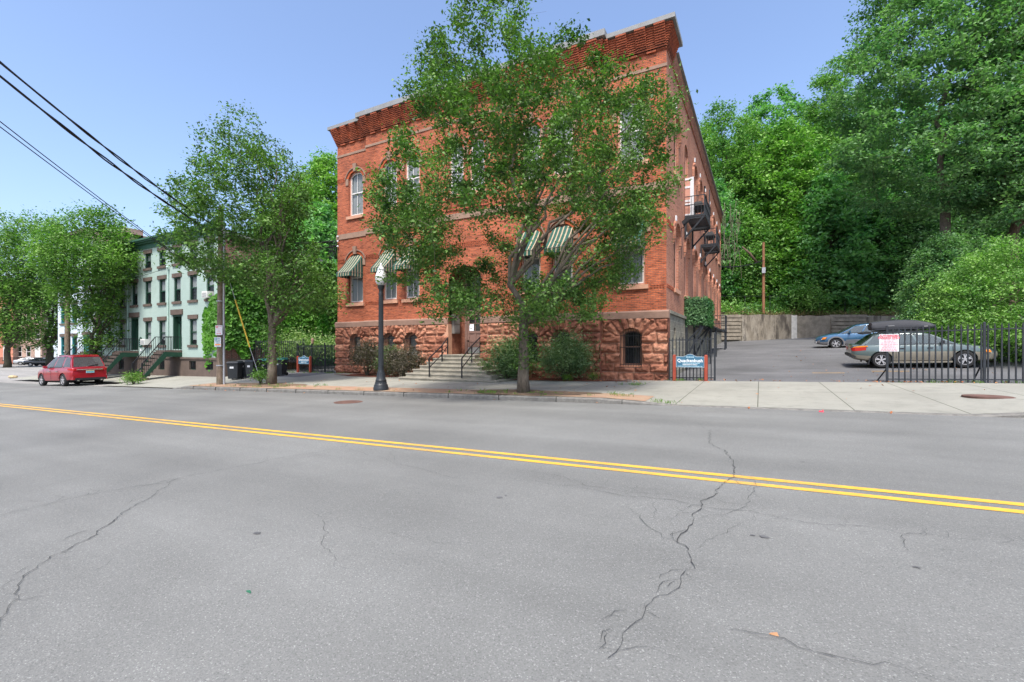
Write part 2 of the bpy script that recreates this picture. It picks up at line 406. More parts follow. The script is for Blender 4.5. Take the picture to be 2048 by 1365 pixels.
M['orange_ink'] = mat('orange sticker', (.80,.27,.08), .6, var=.1)
M['grey_ink'] = mat('pale blue lettering', (.40,.60,.70), .6, var=.1)
M['white_ink'] = mat('white lettering', (.80,.82,.82), .6, var=.03)
M['pole'] = bark_mat('weathered pole wood', (.20,.155,.115))
M['conduit'] = mat('galvanised conduit', (.36,.38,.40), .5, metal=.3, var=.12)
M['wire'] = mat('black cable', (.015,.016,.018), .6, var=0)
M['guard'] = mat('yellow guy guard', (.70,.47,.05), .5, var=.1)
M['bark'] = bark_mat('grey pear bark', (.15,.125,.095))
M['bark_dark'] = bark_mat('dark bark', (.085,.075,.055))
M['bark_red'] = bark_mat('brown bark', (.13,.09,.065))
M['leaf_pear'] = leaf_mat('pear leaves', (.024,.070,.015), (.175,.315,.065), trans=.32, nscale=.9)
M['leaf_pear2'] = leaf_mat('pear leaves darker', (.028,.078,.018), (.18,.325,.068), trans=.34, nscale=.9)
M['leaf_street'] = leaf_mat('street tree leaves', (.05,.14,.03), (.23,.40,.08), nscale=.7)
M['leaf_bright'] = leaf_mat('bright maple leaves', (.06,.19,.04), (.29,.50,.10), nscale=.3)
M['leaf_mid'] = leaf_mat('mid green leaves', (.05,.16,.045), (.27,.46,.11), nscale=.3)
M['leaf_deep'] = leaf_mat('deep green leaves', (.06,.20,.075), (.26,.48,.17), nscale=.35, trans=.45)
M['leaf_linden'] = leaf_mat('blue green linden leaves', (.05,.15,.065), (.26,.43,.17), nscale=.5, trans=.42)
M['leaf_lime'] = leaf_mat('light green leaves', (.09,.22,.05), (.28,.46,.11), nscale=.8)
M['leaf_ivy'] = leaf_mat('boston ivy leaves', (.035,.14,.012), (.125,.33,.03), nscale=.7)
M['leaf_faux'] = leaf_mat('artificial ivy', (.018,.08,.025), (.12,.25,.09), nscale=2)
M['leaf_barberry'] = leaf_mat('purple barberry leaves', (.055,.055,.045), (.16,.125,.095), nscale=2)
M['leaf_yew'] = leaf_mat('yew needles', (.06,.15,.055), (.32,.42,.21), nscale=2)
M['leaf_arbor'] = leaf_mat('arborvitae sprays', (.02,.10,.015), (.075,.24,.03), nscale=1.2)
M['leaf_varieg'] = leaf_mat('pale variegated leaves', (.09,.21,.05), (.42,.52,.22), nscale=2)
M['leaf_grass'] = leaf_mat('grass blades', (.06,.16,.02), (.20,.33,.06), nscale=2)
M['leaf_straw'] = leaf_mat('dry straw grass', (.22,.19,.08), (.42,.33,.17), nscale=1.5)
M['leaf_fallen'] = leaf_mat('fallen leaves', (.30,.09,.03), (.55,.26,.10), nscale=9, trans=.1)
M['vine'] = mat('bare vine', (.20,.17,.12), .9)
M['mint_brown'] = mat('painted brown stone', (.105,.078,.062), .85, var=.2, vs=2, fine=.1)
M['green_dark'] = mat('dark green paint', (.012,.048,.028), .55, var=.15)
M['green_corn'] = mat('cornice green paint', (.040,.105,.075), .6, var=.15)
M['ac'] = mat('air conditioner casing', (.62,.62,.58), .6, var=.06)
M['bin'] = mat('black bin plastic', (.020,.023,.026), .5, var=.25, fine=.1)
M['bin_lid'] = mat('teal bin lid', (.03,.20,.16), .5, var=.2)
M['retain'] = wall_stain_mat('stained concrete wall')
M['timber'] = mat('weathered concrete crib', (.23,.20,.155), .95, var=.35, vs=1.8, bs=.5, bscale=20, fine=.2)
M['whitewash'] = mat('whitewashed patch', (.52,.50,.45), .95, var=.22, vs=4)
M['hill'] = mat('leaf litter', (.075,.055,.032), .95, var=.5, vs=1.5, bs=.8, bscale=12, fine=.3)
M['lawn'] = mat('planting bed', (.07,.10,.035), .95, var=.4, vs=2)
M['rust'] = mat('rusty iron', (.12,.065,.05), .85, var=.3, vs=5, fine=.2)
M['globe'] = mat('white globe', (.60,.60,.60), .35, var=.02)
M['tyre'] = mat('tyre rubber', (.018,.018,.018), .85, var=.15)
M['rim'] = mat('alloy rim', (.55,.55,.56), .35, metal=.6, var=.05)
M['car_green'] = mat('wagon green paint', (.095,.130,.125), .3, metal=.35, var=.03, coat=.8)
M['car_beige'] = mat('wagon beige cladding', (.23,.21,.165), .4, metal=.3, var=.04, coat=.3)
M['car_blue'] = mat('blue car paint', (.038,.11,.20), .3, metal=.35, var=.03, coat=.9)
M['car_grey'] = mat('grey cladding', (.16,.16,.165), .5, var=.05)
M['car_red'] = mat('red car paint', (.33,.012,.022), .28, metal=.3, var=.03, coat=1.)
M['car_black'] = mat('black car paint', (.012,.013,.016), .25, var=.02, coat=1.)
M['car_silver'] = mat('silver car paint', (.42,.44,.45), .35, metal=.4, var=.03, coat=.6)
M['plastic'] = mat('black plastic', (.018,.019,.021), .55, var=.1)
M['chrome'] = mat('chrome trim', (.70,.70,.71), .18, metal=.9, var=0)
M['lamp_red'] = mat('red lamp lens', (.42,.015,.012), .15, var=0, coat=.6)
M['lamp_amber'] = mat('amber lamp lens', (.80,.26,.02), .15, var=0, coat=.6)
M['lamp_clear'] = mat('clear lamp lens', (.70,.70,.70), .12, var=0, coat=.6)
M['plate'] = mat('licence plate', (.30,.58,.66), .5, var=.05)
M['plate_yellow'] = mat('plate yellow band', (.68,.55,.12), .5, var=.05)
M['boxplastic'] = mat('roof box plastic', (.040,.042,.048), .55, var=.08, bs=.05, bscale=200)
M['scrap_green'] = mat('dull green scrap', (.03,.14,.08), .7); M['scrap_tan'] = mat('dull tan twig', (.38,.20,.10), .8)
M['sandbag'] = mat('tan cloth', (.42,.33,.19), .95, var=.15)
M['porcelain'] = mat('insulator porcelain', (.66,.64,.66), .4, var=.05)
# ================================================================ ground
def grid(xs, ys, fn):
    xs = list(xs); ys = list(ys); V = [(x, y, fn(x, y)) for y in ys for x in xs]; n = len(xs)
    F = [(j*n+i, j*n+i+1, (j+1)*n+i+1, (j+1)*n+i) for j in range(len(ys)-1) for i in range(n-1)]
    return V, F
def sheet(name, xs, ys, fn, m, sm=True):
    V, F = grid(xs, ys, fn); b = MB(); b.add(V, F); o = b.build(name, m, sm=sm); return struct(o)
ls = lambda a, b, n: np.linspace(a, b, n)
XR = sorted(set(list(ls(-400, -50, 12))+list(ls(-50, 60, 56))+[250]))
# base sheet reaching the horizon, everything else lies on it
sheet('ground', [-1500, -400, -130, -60, 60, 250, 1500], [-1500, -200, -20, 80, 300, 1500], lambda x, y: min(-2.4, -2.4), M['dirt'])
sheet('road', XR, [-30, -9, -1, 5.4, 11.8], lambda x, y: road_z(x), M['road'])
sheet('side_street', [-400, -130, -100, -80, -65, -53, -48], [11.8, 16, 30, 60, 140], lambda x, y: road_z(x)+.0*(y), M['side'])
sheet('parking_bay', [-53, -48, -44, -40, -36, -33.2], [11.8, 12.4, 13.1], lambda x, y: lerp(road_z(x), ground_z(x, 13.1), 0)+.002, M['side'])
# pavement: concrete sheet, split round the brick verge
def pav(name, x0, x1, y0, y1, m, nx=None, lift=0):
    xs = sorted(set(list(ls(x0, x1, nx or max(3, int((x1-x0)/.5))))+[k for k in KX if x0 < k < x1]))
    return sheet(name, xs, ls(y0, y1, 6), lambda x, y: ground_z(x, y)+lift, m)
pav('sidewalk', -33.2, 40, 11.95, 18.72, M['concrete'], 90)
pav('sidewalk_by_houses', -53, -33.2, 13.1, 16.3, M['concrete'], 24)
pav('verge', -24.4, -2.6, 11.96, 13.15, M['paver'], 40, .012)
pav('verge_by_fence', 5.4, 14, 12.6, 13.7, M['paver'], 20, .012)
# worn soil round the street trees and red mulch beds
def patch(name, cx, cy, rx, ry, m, lift, seed, n=44):
    r_ = random.Random(seed); b = MB(); ph = [r_.uniform(0, 6.3) for _ in range(5)]
    ring = []
    for k in range(n):
        a = 2*math.pi*k/n
        q = 1+.12*math.sin(3*a+ph[0])+.10*math.sin(5*a+ph[1])+.07*math.sin(9*a+ph[2])
        x = cx+rx*q*math.cos(a); y = cy+ry*q*math.sin(a); y = min(max(y, 11.97), 18.78)
        ring.append((x, y, ground_z(x, y)+lift))
    V = ring+[(cx, cy, ground_z(cx, cy)+lift+.01)]
    b.add(V, [(k, (k+1) % n, n) for k in range(n)]); return struct(b.build(name, m, sm=True))
patch('tree_soil', -6.4, 12.75, 2.0, .75, M['dirt'], .022, 1)
patch('tree_soil', -19.7, 13.0, 2.2, .65, M['dirt'], .022, 2)
patch('mulch_bed', -17.2, 18.0, 3.6, .75, M['mulch'], .018, 3)
patch('mulch_bed', -7.4, 18.0, 2.5, .75, M['mulch'], .018, 4)
# granite kerb stones, one run with a rounded lip, dipping to the driveways
def kerb(name, x0, x1):
    b = MB(); xs = sorted(set(list(ls(x0, x1, int((x1-x0)/.25)+2))+[k for k in KX if x0 < k < x1])); rr = random.Random(5)
    P = []
    for x in xs:
        zt = road_z(x)+kerb_h(x)+.004+rr.uniform(-.006, .006); zb = road_z(x)-.1; j = rr.uniform(-.012, .012)
        P.append([(x, 11.80+j, zb), (x, 11.795+j, zt-.035), (x, 11.825+j, zt), (x, 11.96, zt), (x, 11.96, zb)])
    n = 5; V = [p for r in P for p in r]
    F = [(i*n+k, (i+1)*n+k, (i+1)*n+k+1, i*n+k+1) for i in range(len(P)-1) for k in range(n-1)]
    b.add(V, F); return struct(b.build(name, M['kerb']))
kerb('kerb', -25.4, -1.75); kerb('kerb', 3.3, 40); kerb('kerb_flush', -1.75, 3.3)
j = MB()
for x in np.arange(-23.5, -2, 1.85):
    z = road_z(x)
    j.box(x-.006, 11.785, z, x+.006, 11.97, z+kerb_h(x)+.010)
struct(j.build('kerb_joint', M['dark']))
# the car park climbs from the pavement to the retaining wall
V, F = grid(ls(-3.4, 45, 24), ls(18.72, 78, 40), lambda x, y: ground_z(x, y))
o = MB().add(V, F).build('parking_lot', M['lot'], sm=True); struct(o)
V, F = grid(ls(-28.7, -22.2, 10), ls(16.2, 45, 24), lambda x, y: ground_z(x, y)+.004*(y < 18.72))
o = MB().add(V, F).build('driveway', M['lot'], sm=True); struct(o)
# wooded hill behind everything: rises with distance from the wall line (45 m ahead)
def depth_of(x, y): return x*RY[0]+y*RY[1]
def right_of(x, y): return x*RX[0]+y*RX[1]
def hill_z(x, y):
    d = depth_of(x, y); r_ = right_of(x, y)
    w = d-45.2
    k = smooth((r_+38)/14)
    base = lerp(-1.6, lerp(1.6, 4.45, smooth((r_+6)/8)), k)
    return base+k*(min(max(w, 0), 14)*.30+max(0, min(w-14, 60))*.22)
b = MB(); rs = ls(-44, 150, 60); ds = list(ls(45.35, 70, 24))+list(ls(72, 150, 16)); n = len(rs); V = []
for d in ds:
    for r_ in rs:
        x = RX[0]*r_+RY[0]*d; y = RX[1]*r_+RY[1]*d
        V.append((x, y, hill_z(x, y)+.25*math.sin(x*1.3+y*.4)*math.sin(y*.9)*(1 if d > 46.5 else 0)))
b.add(V, [(q*n+i, q*n+i+1, (q+1)*n+i+1, (q+1)*n+i) for q in range(len(ds)-1) for i in range(n-1)])
struct(b.build('hill', M['hill'], sm=True))
# ---- painted centre line and what lies on the road surface
def ribbon(name, pts, w, m, lift, jag=0., seed=1, taper=False, mb=None):
    """a strip on the road following ground points (x, y)"""
    rr = random.Random(seed); b = mb or MB(); P = []
    q = []
    for (x0, y0), (x1, y1) in zip(pts[:-1], pts[1:]):
        L = math.hypot(x1-x0, y1-y0); k = max(1, int(L/.045)) if jag else 1
        for i in range(k): q.append((lerp(x0, x1, i/k), lerp(y0, y1, i/k)))
    q.append(pts[-1]); N = len(q); off = 0.; offs = []
    for i in range(N): off = off*.93+rr.gauss(0, 1)*jag*.8; offs.append(off)
    for i, (x, y) in enumerate(q):
        a = q[max(0, i-1)]; c = q[min(N-1, i+1)]; dx, dy = c[0]-a[0], c[1]-a[1]; L = math.hypot(dx, dy) or 1
        nx, ny = -dy/L, dx/L; ww = w*(rr.uniform(.3, 1.5) if jag else 1)*(.25+.75*math.sin(math.pi*min(1, max(0, .08+.84*i/max(1, N-1)))) if taper else 1)
        s = offs[i]+rr.uniform(-jag, jag)*.5 if jag else 0
        for e in (-1, 1): P.append((x+nx*(s+e*ww/2), y+ny*(s+e*ww/2), road_z(x+nx*s)+lift))
    b.add(P, [(2*i, 2*i+1, 2*i+3, 2*i+2) for i in range(N-1)])
    return b if mb else struct(b.build(name, m))
for yy in (5.29, 5.53):
    ribbon('centre_line', [(x, yy+.0006*(x+3)) for x in list(ls(-400, -50, 8))+list(ls(-48, 40, 45))], .105, M['yellow'], .004)
CR = [  # road cracks, read off the photograph as ground points
 ([(1400,850),(1422,862),(1420,886),(1448,908),(1472,928),(1478,952),(1462,965),(1440,985),(1424,998),(1406,1018),(1388,1035),(1370,1052),(1362,1080),(1380,1100),(1384,1140),(1360,1155),(1352,1175),(1298,1195),(1286,1212),(1246,1232),(1228,1246),(1222,1290),(1220,1320)], .020),
 ([(1498,958),(1515,975),(1506,995),(1488,1012),(1452,1024),(1392,1034)], .010),
 ([(1228,1010),(1280,1032),(1300,1052),(1340,1072),(1364,1082)], .010),
 ([(1024,940),(1090,950),(1160,962),(1180,972),(1260,980),(1370,992),(1420,996)], .009),
 ([(1024,958),(1120,972),(1240,990),(1340,1000),(1440,1018),(1500,1024),(1560,1038),(1660,1052),(1740,1056),(1810,1072),(1930,1082),(2048,1092)], .011),
 ([(1810,1072),(1824,1088),(1840,1106)], .012),
 ([(1310,1005),(1316,1040)], .007),([(1340,1008),(1376,1030)], .007),
 ([(1530,1052),(1600,1036),(1640,1044)], .007),
 ([(1390,1100),(1440,1080),(1470,1056),(1490,1040)], .007),
 ([(1460,1256),(1540,1268),(1600,1288),(1680,1306),(1740,1318),(1800,1334),(1870,1360)], .011),
 ([(-60,1045),(0,1030),(60,1015),(120,1004),(180,992),(250,978),(330,968),(352,958),(420,946),(470,936),(520,928),(560,918),(620,910),(700,893)], .016),
 ([(352,958),(320,985),(270,1005),(230,1025),(200,1045),(165,1075),(130,1098),(95,1120),(60,1145),(45,1165),(30,1195),(5,1225),(-20,1260)], .018),
 ([(600,862),(650,845),(690,836),(760,824)], .010),
 ([(640,910),(700,900),(760,918),(830,938),(910,955),(1024,962)], .008),
 ([(610,1018),(650,1040),(652,1072),(642,1090),(670,1115),(690,1135)], .007),
 ([(150,942),(230,925),(300,905),(390,888)], .008),
 ([(70,980),(130,962),(190,950)], .007),([(0,1010),(40,1003),(90,1004)], .007),
 ([(1800,870),(1880,882),(1960,888),(2048,895)], .007),
 ([(150,1160),(190,1140),(230,1120)], .006),
 ([(1170,1300),(1300,1306),(1360,1320)], .006),([(680,1056),(760,1070),(830,1075),(930,1090)], .006),
 ([(1200,815),(1262,822),(1330,835)], .006),([(700,905),(780,900),(790,935)], .006),
]
for i, (pp, w) in enumerate(CR):
    g = [on_ground(px, y, lambda X, Y: road_z(X)) for px, y in pp]
    mbx = MB(); ribbon('', [(p.x, p.y) for p in g], w*.36, None, .008, jag=.017, seed=i, taper=True, mb=mbx)
    r2 = random.Random(50+i)
    for a_, c_ in zip(g[:-1], g[1:]):
        for _ in range(r2.choice((0, 1, 1, 2)) if w > .008 else r2.choice((0, 0, 1))):
            q_ = a_.lerp(c_, r2.random()); th = math.atan2(c_.y-a_.y, c_.x-a_.x)+r2.choice((-1, 1))*r2.uniform(.4, 1.2); L_ = r2.uniform(.025, .10)*depth_of(q_.x, q_.y)
            ribbon('', [(q_.x, q_.y), (q_.x+L_*.5*math.cos(th), q_.y+L_*.5*math.sin(th)), (q_.x+L_*math.cos(th+.4), q_.y+L_*math.sin(th+.4))], w*.17, None, .008, jag=.014, seed=r2.randint(0, 9999), taper=True, mb=mbx)
    struct(mbx.build('road_crack', M['crack']))
for i, (px, y, w) in enumerate([(1000,996,.09),(1012,992,.05),(1833,1136,.06),(515,1068,.10),(784,870,.08),(1605,925,.07),(1528,1075,.10),(1505,1072,.07)]):
    p = on_ground(px, y, lambda X, Y: road_z(X)); rr = random.Random(i); b = MB(); n = 14
    V = [(p.x+w*.3*rr.uniform(.5, 1.5)*math.cos(k*6.283/n), p.y+w*.3*rr.uniform(.3, 1.2)*math.sin(k*6.283/n), road_z(p.x)+.006) for k in range(n)]+[(p.x, p.y, road_z(p.x)+.006)]
    b.add(V, [(k, (k+1) % n, n) for k in range(n)]); struct(b.build('road_stain', M['stainspot']))
for x0, x1, y_ in ((1.9, 3.0, 22.6), (4.0, 5.2, 23.4)):
    b = MB(); V, F = grid(ls(x0, x1, 4), [y_, y_+.09], lambda x, y: ground_z(x, y)+.006); b.add(V, F); struct(b.build('parking_line', M['yellow']))
# manhole covers
def manhole(p, r_, m, label, zf):
    t = thing('manhole_cover', label, 'manhole cover', (p.x, p.y, zf(p.x, p.y)))
    b = MB(); b.lathe((p.x, p.y, zf(p.x, p.y)), [(r_, -.03), (r_, .012), (r_*.9, .016)], 28); b.build('frame', m, t)
    b = MB(); b.lathe((p.x, p.y, zf(p.x, p.y)), [(r_*.86, -.02), (r_*.86, .020), (r_*.5, .024), (r_*.48, .019), (r_*.2, .024)], 28); b.build('lid', m, t, True, 30)
manhole(on_ground(697, 805, lambda X, Y: road_z(X)), .42, M['rust'], 'round iron manhole cover in the road by the kerb near the lamp post', lambda X, Y: road_z(X))
manhole(on_ground(1978, 794), .46, M['rust'], 'round rusty manhole cover in the concrete sidewalk by the brick strip', ground_z)
# ================================================================ plants
def leaf_cloud(name, C, size, m, parent=None, rg=None, face=None, droop=0., aspect=.55, up=.8, sizevar=.35):
    """one small folded leaf (two triangles sharing a rib) per centre"""
    rg = rg or RNG; C = np.asarray(C, float); n = len(C)
    N = rg.normal(0, 1, (n, 3)); N /= np.linalg.norm(N, axis=1)[:, None]
    if face is not None: N = N*.55+np.array(face)*1.0+np.array([0,0,.35])
    else: N[:, 2] = np.abs(N[:, 2])*1.0+up*.6
    N /= np.linalg.norm(N, axis=1)[:, None]
    A = rg.normal(0, 1, (n, 3)); A[:, 2] -= droop
    A -= N*(A*N).sum(1)[:, None]; A /= np.linalg.norm(A, axis=1)[:, None]+1e-9
    B = np.cross(N, A); s = (size*(1+sizevar*rg.normal(0, 1, n)).clip(.35, 2.2))[:, None]
    V = np.empty((n, 4, 3)); V[:, 0] = C-A*s*.5; V[:, 1] = C+B*s*aspect*.5+N*s*.10; V[:, 2] = C+A*s*.5-N*s*.08; V[:, 3] = C-B*s*aspect*.5+N*s*.10
    i = np.arange(n)*4; F = np.stack([i, i+1, i+2, i+3], 1)
    return np_mesh(name, V.reshape(-1, 3), F, m, parent)
def bez(a, b, c, t): return a*(1-t)**2+b*2*t*(1-t)+c*t*t
def tree(name, label, cat, base, prof, trunk_h, trunk_r, leaf_m, bark_m, nclus, per, leaf, spread=.42, depth=.85, limbs=9, seed=1, axis=None, lean=(0,0), shell=.35, flat=.75, gap=0., group=None, fork_spread=.35, up=.8, droop=0., vine=0, vine_h=(0,1), trunk_top=None, twig=.006, lod=1.0):
    """prof: list of (height above base, left reach, right reach) seen from the street; depth: how deep the crown is compared with its width"""
    rg = np.random.default_rng(seed); rr = random.Random(seed); base = Vector(base)
    t = thing(name, label, cat, base, group)
    ax = Vector(axis) if axis else Vector((RX[0], RX[1], 0)); az = Vector((-ax.y, ax.x, 0))
    H = np.array([p[0] for p in prof]); L = np.array([p[1] for p in prof]); Rr = np.array([p[2] for p in prof])
    hs = np.linspace(H[0], H[-1], 200); wd = np.interp(hs, H, Rr)-np.interp(hs, H, L); cdf = np.cumsum(wd**1.5); cdf /= cdf[-1]
    cl = []; tries = 0; mind = .62*(wd.mean()*wd.mean()*(H[-1]-H[0])*.6/nclus)**(1/3)
    while len(cl) < nclus and tries < nclus*14:
        tries += 1; h = float(np.interp(rr.random(), cdf, hs)); l = float(np.interp(h, H, L)); r_ = float(np.interp(h, H, Rr)); w = (r_-l)/2; c = (l+r_)/2
        un = rr.uniform(-1, 1); dn = rr.uniform(-1, 1); q = un*un+dn*dn
        if q > 1 or q < rr.random()*shell: continue
        if gap and mn.noise((un*w*.42+seed*7, dn*w*.42, h*.42)) < gap-.45: continue
        p = base+ax*(c+un*w)+az*(dn*w*depth)+Vector((0, 0, h))
        if tries < nclus*8 and any((p-o).length < mind for o in cl): continue
        cl.append(p)
    # trunk and limbs
    tb = MB(); fork = base+Vector((lean[0]*trunk_h, lean[1]*trunk_h, trunk_h)); top = base+ax*((L[-1]+Rr[-1])/2)*.7+Vector((0, 0, trunk_top or H[-1]*.86))
    n0 = 5; flare = [1.35, 1.06, .98, .93, .90]
    tb.tube([base.lerp(fork, i/(n0-1))+Vector((rr.uniform(-.03, .03), rr.uniform(-.03, .03), -.08 if i == 0 else 0))*(trunk_r*4 if i else 1) for i in range(n0)], [trunk_r*f for f in flare], 10)
    nodes = []           # (point, radius)
    def limb(a, ctrl, c, r0, r1, k, n):
        pts = [bez(a, ctrl, c, i/k) for i in range(k+1)]
        for i in range(1, k): pts[i] += Vector((rr.gauss(0, 1), rr.gauss(0, 1), rr.gauss(0, .6)))*(c-a).length*.018
        rad = [lerp(r0, r1, (i/k)**.8) for i in range(k+1)]; tb.tube(pts, rad, n, False)
        return list(zip(pts, rad))
    lead = limb(fork-Vector((0,0,trunk_r)), fork.lerp(top, .5)+Vector((rr.uniform(-.3,.3), rr.uniform(-.3,.3), 0)), top, trunk_r*.72, .018, 12, 7); nodes += lead[1:]
    for i in range(limbs):
        a = 2*math.pi*(i*.381966*2.618+rr.uniform(-.05, .05)); f = (i+.5)/limbs
        h = lerp(H[0]+(H[-1]-H[0])*.12, H[0]+(H[-1]-H[0])*.80, f); l = float(np.interp(h, H, L)); r_ = float(np.interp(h, H, Rr)); w = (r_-l)/2*.80
        u = math.cos(a); v = math.sin(a)
        e = base+ax*((l+r_)/2+u*w)+az*v*w*depth+Vector((0, 0, h))
        if i < limbs*.55: s = fork+Vector((0, 0, rr.uniform(-.3, .2)*fork_spread)); r0 = trunk_r*rr.uniform(.42, .62)
        else: s, r0 = lead[rr.randint(2, 6)]; r0 *= .75
        ctrl = s.lerp(e, .45)+Vector((0, 0, (e-s).length*.10))
        nodes += limb(s, ctrl, e, r0, .012, 9, 6)[1:]
    P = np.array([tuple(p) for p, _ in nodes]); Rd = [r_ for _, r_ in nodes]; order = sorted(cl, key=lambda p: min((p-q).length for q, _ in nodes[::3]))
    LC = []
    for p in order:
        dv = P-np.array(p); dist = np.sqrt((dv**2).sum(1)); cost = dist+np.maximum(0, dv[:, 2]+.35*dist)*1.3
        k = int(cost.argmin()); s = Vector(P[k]); r0 = min(Rd[k]*.62, .008+.012*dist[k]); r0 = max(r0, twig)
        ctrl = s.lerp(p, .5)+Vector((rr.gauss(0, .06), rr.gauss(0, .06), .08))*dist[k]
        pts = [bez(s, ctrl, p, q/4) for q in range(5)]; tb.tube(pts, [lerp(r0, twig*.5, q/4) for q in range(5)], 4, False)
        P = np.concatenate([P, np.array([tuple(pts[2]), tuple(pts[3]), tuple(p)])]); Rd += [r0*.7, r0*.6, r0*.45]
        m_ = max(4, int(per*rr.uniform(.55, 1.45))); tt = rg.random(m_)**.6
        cen = np.array([tuple(bez(s, ctrl, p, .35+.65*q)) for q in tt]) if dist[k] > .4 else np.repeat(np.array(p)[None], m_, 0)
        LC.append(cen+rg.normal(0, 1, (m_, 3))*np.array([spread, spread, spread*flat])*rr.uniform(.6, 1.15))
        for _ in range(2):   # loose side twigs
            q = p+Vector((rr.gauss(0, 1), rr.gauss(0, 1), rr.gauss(.15, .6)))*spread*1.1; tb.tube([pts[3], q], [twig*.6, twig*.3], 3, False)
    if vine:
        vh = rg.uniform(vine_h[0], vine_h[1], vine); va = rg.uniform(0, 6.283, vine); vr = trunk_r+np.abs(rg.normal(.05, .22, vine))
        LC.append(np.stack([base.x+np.cos(va)*vr, base.y+np.sin(va)*vr, base.z+vh], 1))
    tb.build('trunk', bark_m, t, True)
    leaf_cloud('crown', np.concatenate(LC), leaf, leaf_m, t, rg, up=up, droop=droop)
    return t
def shrub(name, label, cat, base, rx, ry, h, n, leaf, m, seed=1, group=None, stems=14, spiky=.0, low=.12, aspect=.45, stem_m='bark_dark', axis=None, clump=26):
    rg = np.random.default_rng(seed); rr = random.Random(seed); base = Vector(base); t = thing(name, label, cat, base, group); tb = MB(); C = []
    for k in range(clump):
        a = rr.uniform(0, 6.283); e = rr.uniform(-.25, 1.0); ce = math.sqrt(max(0, 1-e*e)) if e > 0 else 1; q = rr.uniform(.62, .96)
        p = base+Vector((math.cos(a)*ce*rx*q, math.sin(a)*ce*ry*q, h*(.42+.5*e*q)))
        tb.tube([base+Vector((rr.uniform(-.1,.1)*rx, rr.uniform(-.1,.1)*ry, 0)), base.lerp(p, .5)+Vector((0,0,.08*h)), p], [.016, .010, .004], 5, False)
        m_ = int(n/clump*rr.uniform(.6, 1.4)); s = .24*(rx+ry)*rr.uniform(.7, 1.1)
        d = rg.normal(0, 1, (m_, 3))*np.array([s, s, s*.8]); C.append(np.array(p)+d)
        if spiky:
            for _ in range(6):
                dr = (p-base-Vector((0,0,h*.3))).normalized()+Vector((rr.gauss(0,.5), rr.gauss(0,.5), rr.gauss(.2,.4))); L = spiky*rr.uniform(.5, 1.3); tt = rg.random(26)[:, None]
                C.append(np.array(p)+tt*np.array(dr)*L+rg.normal(0, .02, (26, 3)))
    C = np.concatenate(C); C = C[C[:, 2] > base.z+low*h*.3]
    tb.build('stems', M[stem_m], t, True); leaf_cloud('foliage', C, leaf, M[m], t, rg, aspect=aspect)
    return t
def blades(name, pts, h, w, m, parent=None, seed=1, per=14, spread=.07):
    rg = np.random.default_rng(seed); V = []; F = []
    for (x, y, z, s) in pts:
        for _ in range(per):
            a = rg.uniform(0, 6.28); bx = x+rg.normal(0, spread)*s; by = y+rg.normal(0, spread)*s; hh = h*s*rg.uniform(.4, 1.2); lx, ly = math.cos(a), math.sin(a); o = len(V)
            V += [(bx-ly*w, by+lx*w, z-.01), (bx+ly*w, by-lx*w, z-.01), (bx+lx*hh*.25, by+ly*hh*.25, z+hh*.65), (bx+lx*hh*.6, by+ly*hh*.6, z+hh)]; F += [(o, o+1, o+2, o+2), (o, o+2, o+3, o+3)]
    F = [tuple(dict.fromkeys(f)) for f in F]
    return np_mesh(name, V, F, m, parent)
def px_prof(rows, px0, scale, zbase, d):
    """rows of (image y, left px, right px) -> (height above base, left, right) in metres at distance d"""
    out = [(CAMZ-(y-HY)/FPX*d-zbase, (l-px0)/scale, (r_-px0)/scale) for y, l, r_ in rows]
    return sorted(out)
# ================================================================ the brick school building
XL, XRT, YW, YP, YB = -22.25, -3.31, 19.10, 18.85, 48.2
PX0, PX1 = -19.65, -6.0
ZB0, ZB1, ZR = 2.58, 2.91, 13.95
school = thing('brick_apartment_building', 'three storey orange brick building on a red rock faced stone base with arched windows', 'building', (-12.8, 18.8, 0))
def front_T(yf): return lambda u, n, z: (u, yf+n, z)
def side_T(xs): return lambda u, n, z: (xs-n, u, z)
def arch_z(u, xl, xr, zs, rise):
    c = (xl+xr)/2; h = (xr-xl)/2; q = (u-c)/h
    return zs+rise*math.sqrt(max(0, 1-q*q*.92))-rise*math.sqrt(.08)*abs(q)**3 if rise else zs
def wall(mb, u0, u1, z0, z1, ops, depth=.24, n=10):
    us = sorted(set([u0, u1]+[o[0] for o in ops]+[o[1] for o in ops])); zs = sorted(set([z0, z1]+[o[2] for o in ops]+[o[3]+o[4] for o in ops]))
    for a, b in zip(us[:-1], us[1:]):
        for c, d in zip(zs[:-1], zs[1:]):
            m = ((a+b)/2, (c+d)/2)
            if any(o[0] < m[0] < o[1] and o[2] < m[1] < o[3]+o[4] for o in ops): continue
            mb.quad((a,0,c),(b,0,c),(b,0,d),(a,0,d))
    for xl, xr, zb, zsp, rise in ops:
        zt = zsp+rise
        prof = [(xl, zb), (xl, zsp)]
        if rise:
            for i in range(n+1):
                u = lerp(xl, xr, i/n); prof.append((u, arch_z(u, xl, xr, zsp, rise)))
            for i in range(n):
                a = lerp(xl, xr, i/n); b = lerp(xl, xr, (i+1)/n); za = arch_z(a, xl, xr, zsp, rise); zb2 = arch_z(b, xl, xr, zsp, rise)
                mb.quad((a,0,za),(b,0,zb2),(b,0,zt),(a,0,zt))
        else: prof.append((xr, zsp))
        prof += [(xr, zsp), (xr, zb), (xl, zb)]
        for p, q in zip(prof[:-1], prof[1:]): mb.quad((p[0],0,p[1]),(q[0],0,q[1]),(q[0],depth,q[1]),(p[0],depth,p[1]))
